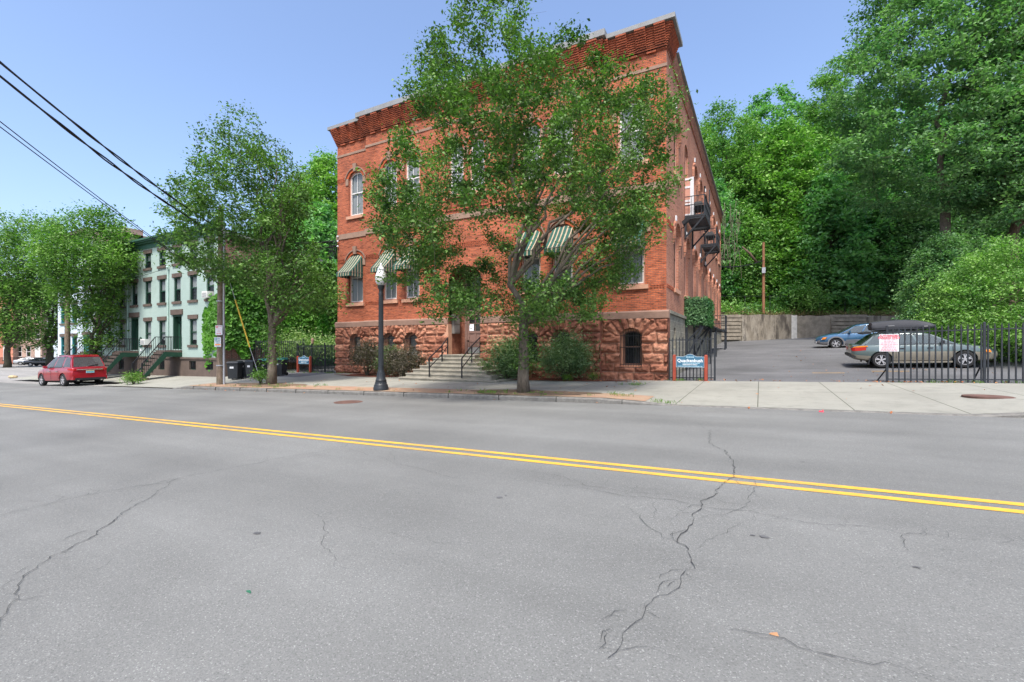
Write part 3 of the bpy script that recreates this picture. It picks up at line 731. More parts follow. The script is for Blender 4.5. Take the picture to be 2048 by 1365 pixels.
def outline(xl, xr, zb, zs, rise, inset, n=10):
    a, b = xl+inset, xr-inset; P = [(a, zb+inset)]
    for i in range(n+1):
        u = lerp(a, b, i/n); P.append((u, arch_z(u, xl, xr, zs, rise)-inset if rise else zs-inset))
    P.append((b, zb+inset)); return P
def fold_curtain(T, xl, xr, zb, zt, n_, name, m, parent):
    k = max(6, int((xr-xl)/.04)); V = []
    for i in range(k+1):
        u = lerp(xl, xr, i/k); V += [(u, n_+.022*math.sin(i*1.9)+.008*math.sin(i*.7), zb), (u, n_+.022*math.sin(i*1.9+.4)+.008*math.sin(i*.9), zt)]
    b = MB(T); b.add(V, [(2*i, 2*i+2, 2*i+3, 2*i+1) for i in range(k)]); return b.build(name, m, parent, True)
def make_window(parent, T, xl, xr, zb, zs, rise, hood=True, awn=False, sash='sash_white', curt=1., fr='casing', sill=True, grille=False, muntin=True, awn_drop=.62, name='window', keyproud=.09):
    c = (xl+xr)/2; w = xr-xl
    b = MB(T); o1 = outline(xl, xr, zb, zs, rise, 0.003); o2 = outline(xl, xr, zb, zs, rise, .085)
    b.ring(o1+[o1[0]], o2+[o2[0]], 'y', .09, .20); f = b.build(name, M[fr], parent)
    b = MB(T); o3 = outline(xl, xr, zb, zs, rise, .086); o4 = outline(xl, xr, zb, zs, rise, .14)
    b.ring(o3+[o3[0]], o4+[o4[0]], 'y', .125, .175); zm = zb+(zs+rise-zb)*.52
    b.box(xl+.14, .118, zm-.03, xr-.14, .172, zm+.03)
    if muntin:
        b.box(c-.014, .128, zb+.14, c+.014, .160, zm-.03); b.box(c-.014, .128, zm+.03, c+.014, .160, arch_z(c, xl, xr, zs, rise)-.14)
    b.build('sash', M[sash], f)
    b = MB(T); pts = outline(xl, xr, zb, zs, rise, .138); b.add([(u, .150, z) for u, z in pts], [tuple(range(len(pts)))]); b.build('pane', M['glass'], f)
    if curt:
        fold_curtain(T, xl+.1, xr-.1, zb+.08 if curt >= 1 else lerp(zs, zb, curt), arch_z(c, xl, xr, zs, rise)-.06, .215, 'curtain', M['curtain'], f)
    b = MB(T); b.box(xl+.01, .30, zb+.01, xr-.01, .9, zs+rise-.01); b.build('room', M['dark'], f)
    if sill:
        b = MB(T); b.box(xl-.13, -.10, zb-.17, xr+.13, .20, zb+.003); b.build('sill', M['salmon'], f)
    if hood:
        h = MB(T); t = .26
        ro = [(lerp(xl-t, xr+t, i/14), 0) for i in range(15)]
        def oz(u, ex): return arch_z(u, xl-ex, xr+ex, zs, rise+ex*.85)
        A = [(u, oz(u, t)) for u, _ in ro]; Bq = [(lerp(xl-t+.07, xr+t-.07, i/14), oz(lerp(xl-t+.07, xr+t-.07, i/14), t-.07)) for i in range(15)]
        h.ring(A, Bq, 'y', -.085, .05); h.build('hood_mould', M['belt'], f)
        k = MB(T); kz0 = zs+rise-.04; kz1 = zs+rise+.40; k.hexa([(c-.10,-keyproud-.02,kz0),(c+.10,-keyproud-.02,kz0),(c+.10,.1,kz0),(c-.10,.1,kz0),(c-.14,-keyproud-.05,kz1),(c+.14,-keyproud-.05,kz1),(c+.14,.1,kz1),(c-.14,.1,kz1)]); k.build('keystone', M['tanstone'], f)
        for e in (-1, 1):
            k = MB(T); a = xl-.215 if e < 0 else xr+.012; k.box(a, -.045, zs-.36, a+.203, .1, zs+.02); k.build('impost', M['tanstone'], f)
        r1 = [(lerp(xl-.19, xr+.19, i/14), oz(lerp(xl-.19, xr+.19, i/14), .185)) for i in range(15)]; r0 = [(lerp(xl, xr, i/14), arch_z(lerp(xl, xr, i/14), xl, xr, zs, rise)) for i in range(15)]
        k = MB(T); k.ring(r1, r0, 'y', -.03, .08); k.build('brick_arch', M['brick_arch'], f)
    if grille:
        g = MB(T)
        for i in range(1, 8):
            u = lerp(xl+.05, xr-.05, i/8); g.tube([(u, .03, zb+.02), (u, .03, arch_z(u, xl, xr, zs, rise)-.03)], .011, 5)
        for z in (zb+.12, lerp(zb, zs, .55), zs-.1): g.box(xl-.05, .022, z-.014, xr+.05, .034, z+.014)
        g.build('grille', M['iron'], f)
    if awn:
        make_awning(f, T, xl+.02, xr-.02, zs+rise-.10, awn_drop)
    return f
def make_awning(f, T, xl, xr, zt, drop):
    out = .92; zd = zt-1.12; V = []; st = []; F = []; n = 16
    for i in range(n+1):
        u = lerp(xl, xr, i/n)
        for t in (0, .3, .6, .85, 1.):
            V.append((u, -out*t-.0, lerp(zt-.10*(abs(2*i/n-1)**2.2), zd, t)-.06*math.sin(math.pi*t))); st.append(u-xl)
        V.append((u, -out-.01, zd-.22+.02*math.cos(i*2.2))); st.append(u-xl)
    for i in range(n):
        for k in range(5): F.append((i*6+k, (i+1)*6+k, (i+1)*6+k+1, i*6+k+1))
    for u, sgn in ((xl, 0), (xr, 1)):
        o = len(V); m = 8
        for t in range(m+1):
            q = t/m; zz = lerp(zt-.10, zd, q)-.06*math.sin(math.pi*q)
            V += [(u, -out*q, zz), (u, -out*q, zd-.22+.015*math.cos(t*2))]; st += [out*q, out*q]
        F += [(o+2*t, o+2*t+2, o+2*t+3, o+2*t+1) for t in range(m)]
    b = MB(T); b.add(V, F); a = b.build('awning', M['awning'], f, False)
    at_ = a.data.attributes.new('stripe', 'FLOAT', 'POINT'); at_.data.foreach_set('value', st)
    md = MB(T); md.tube([(xl, -out, zd), (xr, -out, zd)], .014, 6); md.tube([(xl, .05, zd+.05), (xl, -out, zd)], .012, 6); md.tube([(xr, .05, zd+.05), (xr, -out, zd)], .012, 6)
    md.build('awning_frame', M['bronze'], f)
FW = lambda c, w, zb, zs, r_: (c-w/2, c+w/2, zb, zs, r_)
wing_x = (-20.72, -4.72); pair_x = (-17.86, -16.28, -9.25, -7.68); mid_x = (-13.42, -12.18)
LO = dict(zb=3.97, zs=6.50, rise=.36); HI = dict(zb=9.06, zs=11.28, rise=.40)
def ops_for(xs, w): return [FW(x, w, L['zb'], L['zs'], L['rise']) for x in xs for L in (LO, HI)]
ENT = (-13.85, -11.93, 2.2, 4.25, .0)
ow = ops_for(wing_x, 1.16); op = ops_for(pair_x, 1.02)+ops_for(mid_x, .92)
op = [o for o in op if not (o[2] < 5 and abs((o[0]+o[1])/2+12.8) < 1)]
b = MB(front_T(YW)); wall(b, XL, PX0, ZB1-.02, ZR, [o for o in ow if o[0] < PX0]); wall(b, PX1, XRT, ZB1-.02, ZR, [o for o in ow if o[0] > PX1])
b.T = front_T(YP); ENTW = (-13.85, -11.93, ZB1-.01, 4.9, .55); wall(b, PX0, PX1, ZB1-.02, ZR, op+[ENTW], .28)
b.T = None
for x in (PX0, PX1): b.quad((x, YP, ZB1-.02), (x, YW, ZB1-.02), (x, YW, ZR), (x, YP, ZR))
b.build('front_wall', M['brick'], school)
# side wall: seen very obliquely, two rows of tall arched windows
side_y = [21.55, 24.75, 28.0, 30.6, 33.6, 36.6, 39.6, 42.6, 45.6]
sops = [(y-.62, y+.62, L['zb'], L['zs'], L['rise']) for y in side_y for L in (LO, HI)]
sops = [o if not (o[2] > 8 and abs((o[0]+o[1])/2-24.75) < .1) else (o[0], o[1], 7.92, o[3], o[4]) for o in sops]
b = MB(side_T(XRT)); wall(b, YW, YB, ZB1-.02, ZR, sops, .26)
b.T = None; b.quad((XRT, YB, -.5), (XL, YB, -.5), (XL, YB, ZR), (XRT, YB, ZR)); b.quad((XL, YB, -.5), (XL, YW, -.5), (XL, YW, ZR), (XL, YB, ZR))
b.build('side_wall', M['brick_side'], school)
b = MB(); b.box(XL+.2, YW+.3, ZR-.05, XRT-.2, YB-.2, ZR+.08); b.build('roof', M['roofing'], school)
# front windows
T0, T1 = front_T(YW), front_T(YP)
for o in ow: make_window(school, T0, *o, awn=o[2] < 5)
for i, o in enumerate(op): make_window(school, T1, *o, awn=o[2] < 5)
for o in sops:
    door = abs(o[2]-7.92) < .01
    make_window(school, side_T(XRT), *o, hood=False, fr='casing', sill=not door, curt=0 if door else 1., sash='sash_brown')
    if not door:
        f = MB(side_T(XRT)); yl, yr, zs, rs = o[0], o[1], o[3], o[4]
        A = [(lerp(yl-.26, yr+.26, i/12), arch_z(lerp(yl-.26, yr+.26, i/12), yl-.26, yr+.26, zs, rs+.2)) for i in range(13)]
        Bq = [(lerp(yl-.12, yr+.12, i/12), arch_z(lerp(yl-.12, yr+.12, i/12), yl-.12, yr+.12, zs, rs+.06)) for i in range(13)]
        f.ring(A, Bq, 'y', -.11, .05)
        for e in (yl-.26, yr+.12):
            f.box(e, -.11, zs-.42, e+.14, .05, zs+.02)
            for q in range(3): f.box(e+.02, -.08+q*.02, zs-.50-q*.07, e+.12, .05, zs-.45-q*.07)
        f.build('brick_hood', M['brick_side'], school)
        f = MB(side_T(XRT)); f.box(yl-.32, -.16, zs+rs-.02, yl-.16, -.105, zs+rs+.20); f.build('hood_cap', M['white'], school)
# stone bands, dentils, terracotta panel
b = MB()
def band(z0, z1, pr, m, name):
    b = MB(); b.box(XL-pr, YW-pr, z0, PX0-pr+.001, YW+.1, z1); b.box(PX0-pr, YP-pr, z0, PX1+pr, YW+.1, z1); b.box(PX1+pr-.001, YW-pr, z0, XRT+pr, YW+.1, z1)
    return b.build(name, m, school)
band(12.70, 12.83, .03, M['tanstone'], 'string_course'); band(7.80, 8.10, .05, M['tanstone'], 'floor_band')
def dent(z0, rows, name):
    b = MB()
    for (a, c, yf) in ((XL, PX0, YW), (PX0, PX1, YP), (PX1, XRT, YW)):
        for rz in range(rows):
            z = z0+rz*.085; x = a+.02
            while x < c-.06:
                if not any(o[0]-.2 < x < o[1]+.18 and o[2]-.2 < z < o[3]+.1 for o in ow+op+[ENTW]): b.box(x, yf-.035, z, x+.06, yf+.02, z+.05)
                x += .115
    x = YW
    for rz in range(rows):
        z = z0+rz*.085; y = YW+.05
        while y < YW+1.7: b.box(XRT-.02, y, z, XRT+.035, y+.06, z+.05); y += .115
    b.build(name, M['brick_corn'], school)
dent(3.83, 2, 'dentil_course'); dent(6.40, 3, 'dentil_course'); dent(11.20, 3, 'dentil_course')
b = MB(); b.box(-14.1, YP-.06, 8.28, -11.5, YP+.05, 8.34); b.box(-14.1, YP-.06, 8.90, -11.5, YP+.05, 8.96)
for sx in np.arange(-13.95, -11.7, .36):
    for q in range(3): b.lathe((0,0,0), [(.001,0)], 3) if False else b.tube([(sx+.16+.11*math.cos(t/8*6.28)*(1-q*.3), YP-.03, 8.61+.19*math.sin(t/8*6.28)*(1-q*.3)) for t in range(9)], .028, 5)
b.build('terracotta_panel', mat('terracotta', (.34,.085,.05), .9, var=.25), school)
# corbelled cornice
b = MB(); sc_ = MB(); z = 13.40; k = 0
crs = []
while z < 14.22:
    t = (z-13.40)/.86; crs.append((z, .04+.46*t)); z += .0775
for i, (z, p) in enumerate(crs):
    h = .063; q = p
    for (a, c, yf, l, r_) in ((XL, PX0, YW, 1, 0), (PX0, PX1, YP, 1, 1), (PX1, XRT, YW, 0, 1)):
        L = a-(q*.55 if l else 0); Rr = c+(q*.55 if r_ else 0)
        b.box(L, yf-q*.72-.02, z, Rr, yf+.3, z+h)
        nb = max(3, int(round((c-a)/.86))); wbr = .42
        for kx in range(nb+1):
            cx = lerp(a+.2, c-.2, kx/nb)
            if z > 13.46: b.box(cx-wbr/2, yf-q-.03, z+.002, cx+wbr/2, yf+.2, z+h+.002)
        if 13.44 < z < 13.56:
            for kx in range(nb):
                cx = lerp(a+.2, c-.2, (kx+.5)/nb); b.box(cx-.19, yf-.09, z-.12, cx+.19, yf+.1, z+.02)
    # the same courses return round the street corner, then run on shallower along the side
    b.box(XRT-.1, YW-q*.7, z+.001, XRT+q*.66, YW+1.25+q*.25, z+h+.001)
    if z < 14.0: sc_.box(XRT-.1, YW+1.2, z-.02, XRT+.05+q*.26, YB+.05, z+h-.02)
b.box(XL, YW-.03, 13.38, XRT, YW+.3, 14.26); b.box(PX0, YP-.03, 13.38, PX1, YP+.3, 14.29); sc_.box(XRT-.3, YW+.3, 13.4, XRT+.03, YB, 14.02)
sc_.build('side_cornice', M['brick_side'], school)
b.build('cornice', M['brick_corn'], school)
b = MB(); b.box(XL-.34, YW-.46, 14.27, PX0-.25, YW+.5, 14.45); b.box(PX0-.36, YP-.46, 14.30, PX1+.36, YP+.6, 14.56); b.box(PX1+.36, YW-.46, 14.27, XRT+.40, YW+1.6, 14.45)
b.box(XRT-.4, YW+1.6, 14.03, XRT+.24, YB+.1, 14.09)
b.build('coping', M['coping'], school)
# ---- stone base: heightfield of individually dressed blocks
BW = [FW(x, .88, .60, 1.90, .27) for x in (-20.72, -17.86, -16.30, -9.30, -7.72, -4.72)]
BW[-1] = FW(-4.72, .92, .58, 1.90, .28)
def hsh(*a):
    r_ = 0
    for i, q in enumerate(a): r_ = (r_*7349+int(round(q*1000))*(9176+i*131)+12345) & 0x7fffffff
    r_ ^= r_ >> 13; r_ = (r_*1274126177) & 0x7fffffff
    return ((r_ >> 8) & 0xffff)/65535.
def block_of(u, z):
    """(id, distance to the nearest joint) of the stone that covers u, z"""
    for i, (xl, xr, zb, zs, rise) in enumerate(BW):
        c = (xl+xr)/2; zc = zs-.55; dx = u-c; dz = z-zc; rr = math.hypot(dx, dz)
        if dz > .25 and z > zs-.05 and rr < 1.42 and abs(math.atan2(dx, dz)) < .92:
            a = math.atan2(dx, dz); n = 7; q = (a/.92+1)/2*n; k = math.floor(q); e = min(q-k, k+1-q)/n*2*.92*rr
            return (900+i*20+k, min(e, 1.42-rr if rr < 1.40 else .02, z-(zs-.05)))
    H = [-.75, -.12, .36, .74, 1.16, 1.58, 2.02, 2.58]
    for k in range(len(H)-1):
        if H[k] <= z < H[k+1]:
            s = .55*hsh(k, 3.1); n = int(math.floor((u+40+s)/.78)); a = n*.78-40-s+.18*(hsh(k, n)-.5); c = (n+1)*.78-40-s+.18*(hsh(k, n+1)-.5)
            if u < a: n -= 1; c = a; a = n*.78-40-s+.18*(hsh(k, n)-.5)
            elif u >= c: n += 1; a = c; c = (n+1)*.78-40-s+.18*(hsh(k, n+1)-.5)
            return (k*977+n, min(u-a, c-u, z-H[k], H[k+1]-z))
    return (0, .0)
from mathutils import noise as mn
def stone_strip(u0, u1, z0, z1, yf, holes, name):
    st = .033; us = np.arange(u0, u1+st*.5, st); us[-1] = u1; AB = []; AJ = []; zs = np.arange(z0, z1+st*.5, st); zs[-1] = z1; n = len(us); V = []
    for z in zs:
        for u in us:
            bid, e = block_of(u, z); ed = smooth(e/.10)
            tilt = (hsh(bid, 1)-.5)*.10
            h = ed*(.055+.07*hsh(bid, 5)+.10*mn.noise((u*2.3, z*4.0+bid, bid*.7))+.05*mn.noise((u*7, z*11, bid*.3))+.025*mn.noise((u*17, z*22, 1.)))
            V.append((u, yf-max(.0, h+ed*.03), z)); AB.append(hsh(bid, 7)); AJ.append(max(0., 1-e/.022))
    F = []
    for j_ in range(len(zs)-1):
        for i in range(n-1):
            u = (us[i]+us[i+1])/2; z = (zs[j_]+zs[j_+1])/2
            if any(h[0]-.01 < u < h[1]+.01 and h[2]-.01 < z < arch_z(min(max(u, h[0]), h[1]), h[0], h[1], h[3], h[4])+.02 for h in holes): continue
            F.append((j_*n+i, j_*n+i+1, (j_+1)*n+i+1, (j_+1)*n+i))
    o = np_mesh(name, V, F, M['brownstone'], school)
    for nm, arr in (('block', AB), ('joint', AJ)): o.data.attributes.new(nm, 'FLOAT', 'POINT').data.foreach_set('value', arr)
    return o
EH = (-13.85, -11.93, -1, 3.3, 0.)
stone_strip(XL-.06, PX0, -.55, ZB0, YW-.03, BW[:1], 'stone_base'); stone_strip(PX0-.04, PX1+.04, -.55, ZB0, YP-.03, BW[1:5]+[EH], 'stone_base'); stone_strip(PX1, XRT+.06, -.40, ZB0, YW-.03, BW[5:], 'stone_base')
for x in (PX0-.04, PX1+.04): b = MB(); b.quad((x, YP-.06, -.55), (x, YW, -.55), (x, YW, ZB0), (x, YP-.06, ZB0)); b.build('stone_return', M['brownstone'], school)
b = MB(); b.quad((XRT+.06, YW-.06, -.4), (XRT+.06, YW+.5, -.4), (XRT+.06, YW+.5, ZB0), (XRT+.06, YW-.06, ZB0)); b.build('stone_return', M['brownstone'], school)
b = MB(); b.quad((XL-.06, YW-.06, -.5), (XL-.06, YW+2, -.5), (XL-.06, YW+2, ZB0), (XL-.06, YW-.06, ZB0))
b.build('stone_return', M['brownstone'], school)
b = MB(); pr = .11
for (a, c, yf) in ((XL-pr, PX0-pr, YW), (PX0-pr, -13.87, YP), (-11.91, PX1+pr, YP), (PX1+pr, XRT+pr, YW)):
    b.hexa([(a, yf-pr, ZB0), (c, yf-pr, ZB0), (c, yf+.2, ZB0), (a, yf+.2, ZB0), (a, yf-pr, ZB1-.07), (c, yf-pr, ZB1-.07), (c, yf+.2, ZB1-.07), (a, yf+.2, ZB1-.07)])
    b.hexa([(a, yf-pr, ZB1-.07), (c, yf-pr, ZB1-.07), (c, yf+.2, ZB1-.07), (a, yf+.2, ZB1-.07), (a, yf-.01, ZB1), (c, yf-.01, ZB1), (c, yf+.2, ZB1), (a, yf+.2, ZB1)])
b.build('belt_course', M['belt'], school)
for i, o in enumerate(BW):
    yf = YW if i in (0, 5) else YP
    T = front_T(yf-.02)
    b = MB(T); pr_ = outline(*o, 0.0)
    for p, q in zip(pr_, pr_[1:]+pr_[:1]): b.quad((p[0], -.03, p[1]), (q[0], -.03, q[1]), (q[0], .34, q[1]), (p[0], .34, p[1]))
    b.build('window_reveal', M['salmon'], school)
    make_window(school, front_T(yf+.12), *o, hood=False, sill=False, sash='sash_brown', curt=0 if i > 2 else 1., muntin=False, grille=False, fr='salmon', name='basement_window')
    g = MB(T)
    for k in range(0, 9):
        u = lerp(o[0]+.03, o[1]-.03, k/8); g.tube([(u, -.01, o[2]+.02), (u, -.01, arch_z(u, *o[:2], o[3], o[4])-.02)], .010, 5)
    for z in (o[2]+.10, lerp(o[2], o[3], .62), o[3]-.02): g.box(o[0]-.09, -.022, z-.014, o[1]+.09, .0, z+.014)
    g.build('window_grille', M['iron'], school)
# grey stone base along the side
b = MB(side_T(XRT)); hs = [(20.6, 21.1, 1.35, 2.25, 0), (27.2, 28.1, .9, 2.3, 0)]; wall(b, YW-.03, YB, -.5, ZB1-.12, hs, .3)
b.T = None; b.v = [(x+.045, y, z) for x, y, z in b.v]
b.build('side_stone_base', M['rubble'], school)
b = MB(); b.box(XRT-.02, YW+.22, ZB1-.13, XRT+.12, YB, ZB1+.0); b.build('side_belt', M['rubble'], school)
b = MB(); [b.box(XRT-.5, h[0], h[2], XRT-.2, h[1], h[3]) for h in hs]; b.build('side_opening', M['dark'], school)
# ---- recessed entrance
ex0, ex1, ey = -13.85, -11.93, 19.95
b = MB(); b.box(ex0-.35, YP-.085, 1.0, ex0+.002, YP+.25, ZB0); b.build('entrance_pier', M['salmon'], school)
b = MB()
b.quad((ex0, YP-.05, .8), (ex0, ey, .8), (ex0, ey, 5.6), (ex0, YP-.05, 5.6)); b.quad((ex1, YP-.05, .8), (ex1, ey, .8), (ex1, ey, 5.6), (ex1, YP-.05, 5.6))
b.quad((ex0, ey, .8), (ex1, ey, .8), (ex1, ey, 5.6), (ex0, ey, 5.6)); b.quad((ex0, YP, 5.5), (ex1, YP, 5.5), (ex1, ey, 5.5), (ex0, ey, 5.5))
b.build('entrance_wall', M['brownstone'], school)
b = MB(); b.box(-13.56, ey-.12, 3.17, -12.28, ey-.02, 3.33); b.box(-13.56, ey-.12, 1.04, -13.42, ey-.02, 3.17); b.box(-12.44, ey-.12, 1.04, -12.28, ey-.02, 3.17)
for x in (-13.56, -13.0, -12.42): b.box(x, ey-.11, 3.33, x+.12, ey-.02, 5.3)
b.build('entrance_frame', M['casing'] if False else M['door'], school)
d = MB(); x0, x1, z0, z1 = -13.41, -12.45, 1.06, 3.17
d.box(x0, ey-.10, z0, x0+.12, ey-.05, z1); d.box(x1-.12, ey-.10, z0, x1, ey-.05, z1); d.box(x0, ey-.10, z0, x1, ey-.052, z0+.22); d.box(x0, ey-.10, z1-.12, x1, ey-.052, z1)
d.box(x0, ey-.101, 2.12, x1, ey-.052, 2.24); d.box(x0, ey-.10, 1.68, x1, ey-.052, 1.76); xc = (x0+x1)/2; d.box(xc-.04, ey-.099, z0, xc+.04, ey-.053, 2.15); d.box(x0, ey-.07, z0, x1, ey-.055, 2.13)
d.box(xc-.015, ey-.095, 2.24, xc+.015, ey-.06, z1-.1); d.box(x0+.1, ey-.095, 2.62, x1-.1, ey-.06, 2.65)
door = d.build('front_door', M['door'], school)
d = MB(); d.quad((x0+.1, ey-.075, 2.22), (x1-.1, ey-.075, 2.22), (x1-.1, ey-.075, 3.07), (x0+.1, ey-.075, 3.07)); d.build('pane', M['glass_dark'], door)
d = MB(); d.box(x0+.04, ey-.106, z0+.02, x1-.04, ey-.1, z0+.34); d.build('kick_plate', M['steel'], door)
d = MB(); d.bar((x1-.07, ey-.13, 1.95), (x1-.07, ey-.13, 2.35), .03); d.build('handle', M['iron'], door)
d = MB(); d.box(x0+.13, ey-.103, 2.25, x0+.40, ey-.099, 2.60); d.build('notice', M['paper'], door)
d = MB(); d.quad((-13.5, ey-.06, 3.33), (-12.3, ey-.06, 3.33), (-12.3, ey-.06, 5.3), (-13.5, ey-.06, 5.3)); d.build('transom_pane', M['glass_dark'], school)
d = MB(); d.box(ex0, YP+.22, 2.10, ex0+.17, YP+.72, 3.02); d.box(ex0, YP+.20, 3.02, ex0+.19, YP+.74, 3.06); d.box(ex0+.165, YP+.24, 2.56, ex0+.18, YP+.70, 2.59)
mb_ = d.build('mailbox', M['bronze'], school)
d = MB(); d.box(ex0+.17, YP+.26, 2.15, ex0+.178, YP+.68, 2.54); d.box(ex0+.17, YP+.26, 2.61, ex0+.178, YP+.68, 2.99); d.build('mailbox_door', M['steel'], mb_)
# floodlight, downpipe on the side wall, service insulators at the far corner
d = MB(); d.tube([(XRT, 22.9, 7.05), (XRT+.12, 22.9, 7.05), (XRT+.22, 22.85, 7.2)], .02, 6); d.hexa([(XRT+.12,22.72,7.15),(XRT+.42,22.72,7.38),(XRT+.42,23.0,7.38),(XRT+.12,23.0,7.15),(XRT+.06,22.72,7.30),(XRT+.36,22.72,7.56),(XRT+.36,23.0,7.56),(XRT+.06,23.0,7.30)])
d.tube([(XRT+.03, 22.9, 7.05), (XRT+.03, 22.9, 5.6)], .012, 5); d.build('floodlight', M['iron'], school)
d = MB(); d.tube([(XRT+.05, 33.1, 8.0), (XRT+.05, 33.1, 12.2)], .05, 8); d.build('vent_pipe', M['iron'], school)
for k, (dz, m) in enumerate(((7.72, 'porcelain'), (7.42, 'porcelain'), (8.0, 'white'))):
    d = MB(); d.lathe((XL+.12, YW-.09, dz-.05), [(.03,0),(.055,.02),(.055,.06),(.03,.09)], 10); d.build('insulator', M[m], school)
# ---- fire escapes along the side
def balcony(y0, y1, zf, screen=False, x1=.98, legs=False):
    t = thing('fire_escape_balcony', None, 'balcony', (XRT, y0, zf)); X0 = XRT+.06; X1 = XRT+x1
    d = MB(); d.box(X0, y0, zf-.10, X1, y0+.07, zf); d.box(X0, y1-.07, zf-.10, X1, y1, zf); d.box(X1-.07, y0+.07, zf-.10, X1, y1-.07, zf)
    n = int((y1-y0)/.14)
    for k in range(1, n): yy = lerp(y0+.07, y1-.07, k/n); d.box(X0, yy-.045, zf-.04, X1-.07, yy+.045, zf-.005)
    d.build('deck', M['iron_worn'], t)
    for yy in (y0+.05, y1-.05):
        d = MB(); d.bar((X1-.05, yy, zf-.12), (X0+.02, yy, zf-1.05), .09, .07); d.bar((X0+.03, yy, zf-.1), (X0+.03, yy, zf-1.12), .10, .08); d.bar((X0, yy, zf-.15), (X1-.02, yy, zf-.15), .08, .07); d.build('bracket', M['iron_worn'], t)
    r_ = MB()
    for zz in (zf+.92, zf+.50) if not screen else (zf+.9,):
        r_.bar((X0, y0+.03, zz), (X1-.03, y0+.03, zz), .035); r_.bar((X1-.03, y0+.03, zz), (X1-.03, y1-.03, zz), .035); r_.bar((X0, y1-.03, zz), (X1-.03, y1-.03, zz), .035)
    P = [(X1-.03, y0+.03), (X1-.03, y1-.03)]
    for x, y in P: r_.bar((x, y, zf-.05), (x, y, zf+.96), .05)
    n = 6
    for k in range(1, n): x = lerp(X0, X1-.03, k/n); r_.bar((x, y0+.03, zf), (x, y0+.03, zf+.9), .016); r_.bar((x, y1-.03, zf), (x, y1-.03, zf+.9), .016)
    n = int((y1-y0)/.16)
    for k in range(1, n): y = lerp(y0+.03, y1-.03, k/n); r_.bar((X1-.03, y, zf), (X1-.03, y, zf+.9), .016)
    r_.build('railing', M['iron_worn'], t)
    return t
bal1 = balcony(23.8, 26.5, 7.86); bal1['label'] = 'black iron fire escape balcony with a grill, upper one nearest the street'
d = MB(); X1 = XRT+.93; d.bar((X1, 26.45, 7.8), (X1, 26.45, 9.8), .05); d.build('post', M['iron_worn'], bal1)
bal2 = balcony(30.5, 33.0, 7.77); bal2['label'] = 'black iron fire escape balcony with a covered grill, farther along the side wall'
bal3 = balcony(24.0, 27.2, 2.69, screen=True); bal3['label'] = 'low iron balcony fronted by a green artificial ivy screen'
d = MB()
for yy in (24.05, 27.1): d.bar((XRT+.10, yy, .3), (XRT+.10, yy, 2.6), .11); d.bar((XRT+.16, yy, 1.0), (XRT+.92, yy, 2.55), .09)
d.bar((XRT+.94, 27.1, .5), (XRT+.94, 27.1, 2.6), .09); d.build('support', M['iron_worn'], bal3)
def leaf_panel(name, a, b_, zt, zb, n, size, m, parent, jit=.05, nrm=(0,-1,0), seed=1):
    rg = np.random.default_rng(seed); a = np.array(a); b_ = np.array(b_); t = rg.random(n)[:, None]; c = a+(b_-a)*t; c = np.concatenate([c[:, :2], (zb+(zt-zb)*rg.random(n))[:, None]], 1)
    c += rg.normal(0, jit, (n, 3)); return leaf_cloud(name, c, size, m, parent, rg, face=nrm)
tag(bal1, group='fire escape balconies'); tag(bal2, group='fire escape balconies'); tag(bal3, group='fire escape balconies')
# door leaf standing open on the upper balcony
d = MB(); d.box(XRT+.02, 24.15, 7.9, XRT+.42, 24.20, 9.82); dd = d.build('balcony_door', M['casing'], school)
d = MB(); d.box(XRT+.26, 24.13, 7.9, XRT+.43, 24.149, 9.83); [d.box(XRT+.02, 24.128, z_, XRT+.26, 24.149, z_+.10) for z_ in (7.92, 8.45, 8.62, 9.3, 9.7)]; d.build('door_rail', M['white'], dd)
def grill(x, y, z, label):
    t = thing('barbecue_grill', label, 'grill', (x, y, z))
    d = MB(); d.hexa([(x-.18,y-.28,z+.55),(x+.18,y-.28,z+.55),(x+.18,y+.28,z+.55),(x-.18,y+.28,z+.55),(x-.26,y-.38,z+.75),(x+.26,y-.38,z+.75),(x+.26,y+.38,z+.75),(x-.26,y+.38,z+.75)]); d.build('firebox', M['plastic'], t)
    d = MB(); d.hexa([(x-.27,y-.39,z+.76),(x+.27,y-.39,z+.76),(x+.27,y+.39,z+.76),(x-.27,y+.39,z+.76),(x-.14,y-.34,z+.98),(x+.16,y-.34,z+.98),(x+.16,y+.34,z+.98),(x-.14,y+.34,z+.98)]); d.bar((x-.3,y-.2,z+.86),(x-.3,y+.2,z+.86),.025); d.build('lid', M['plastic'], t)
    for sx in (-.2, .2):
        for sy in (-.3, .3): d = MB(); d.bar((x+sx, y+sy, z), (x+sx*.9, y+sy*.9, z+.6), .03); d.build('leg', M['iron_worn'], t)
grill(XRT+.52, 25.35, 7.86, 'black barbecue grill on the balcony nearest the street')
grill(XRT+.50, 31.9, 7.77, 'black barbecue grill on the farther balcony')
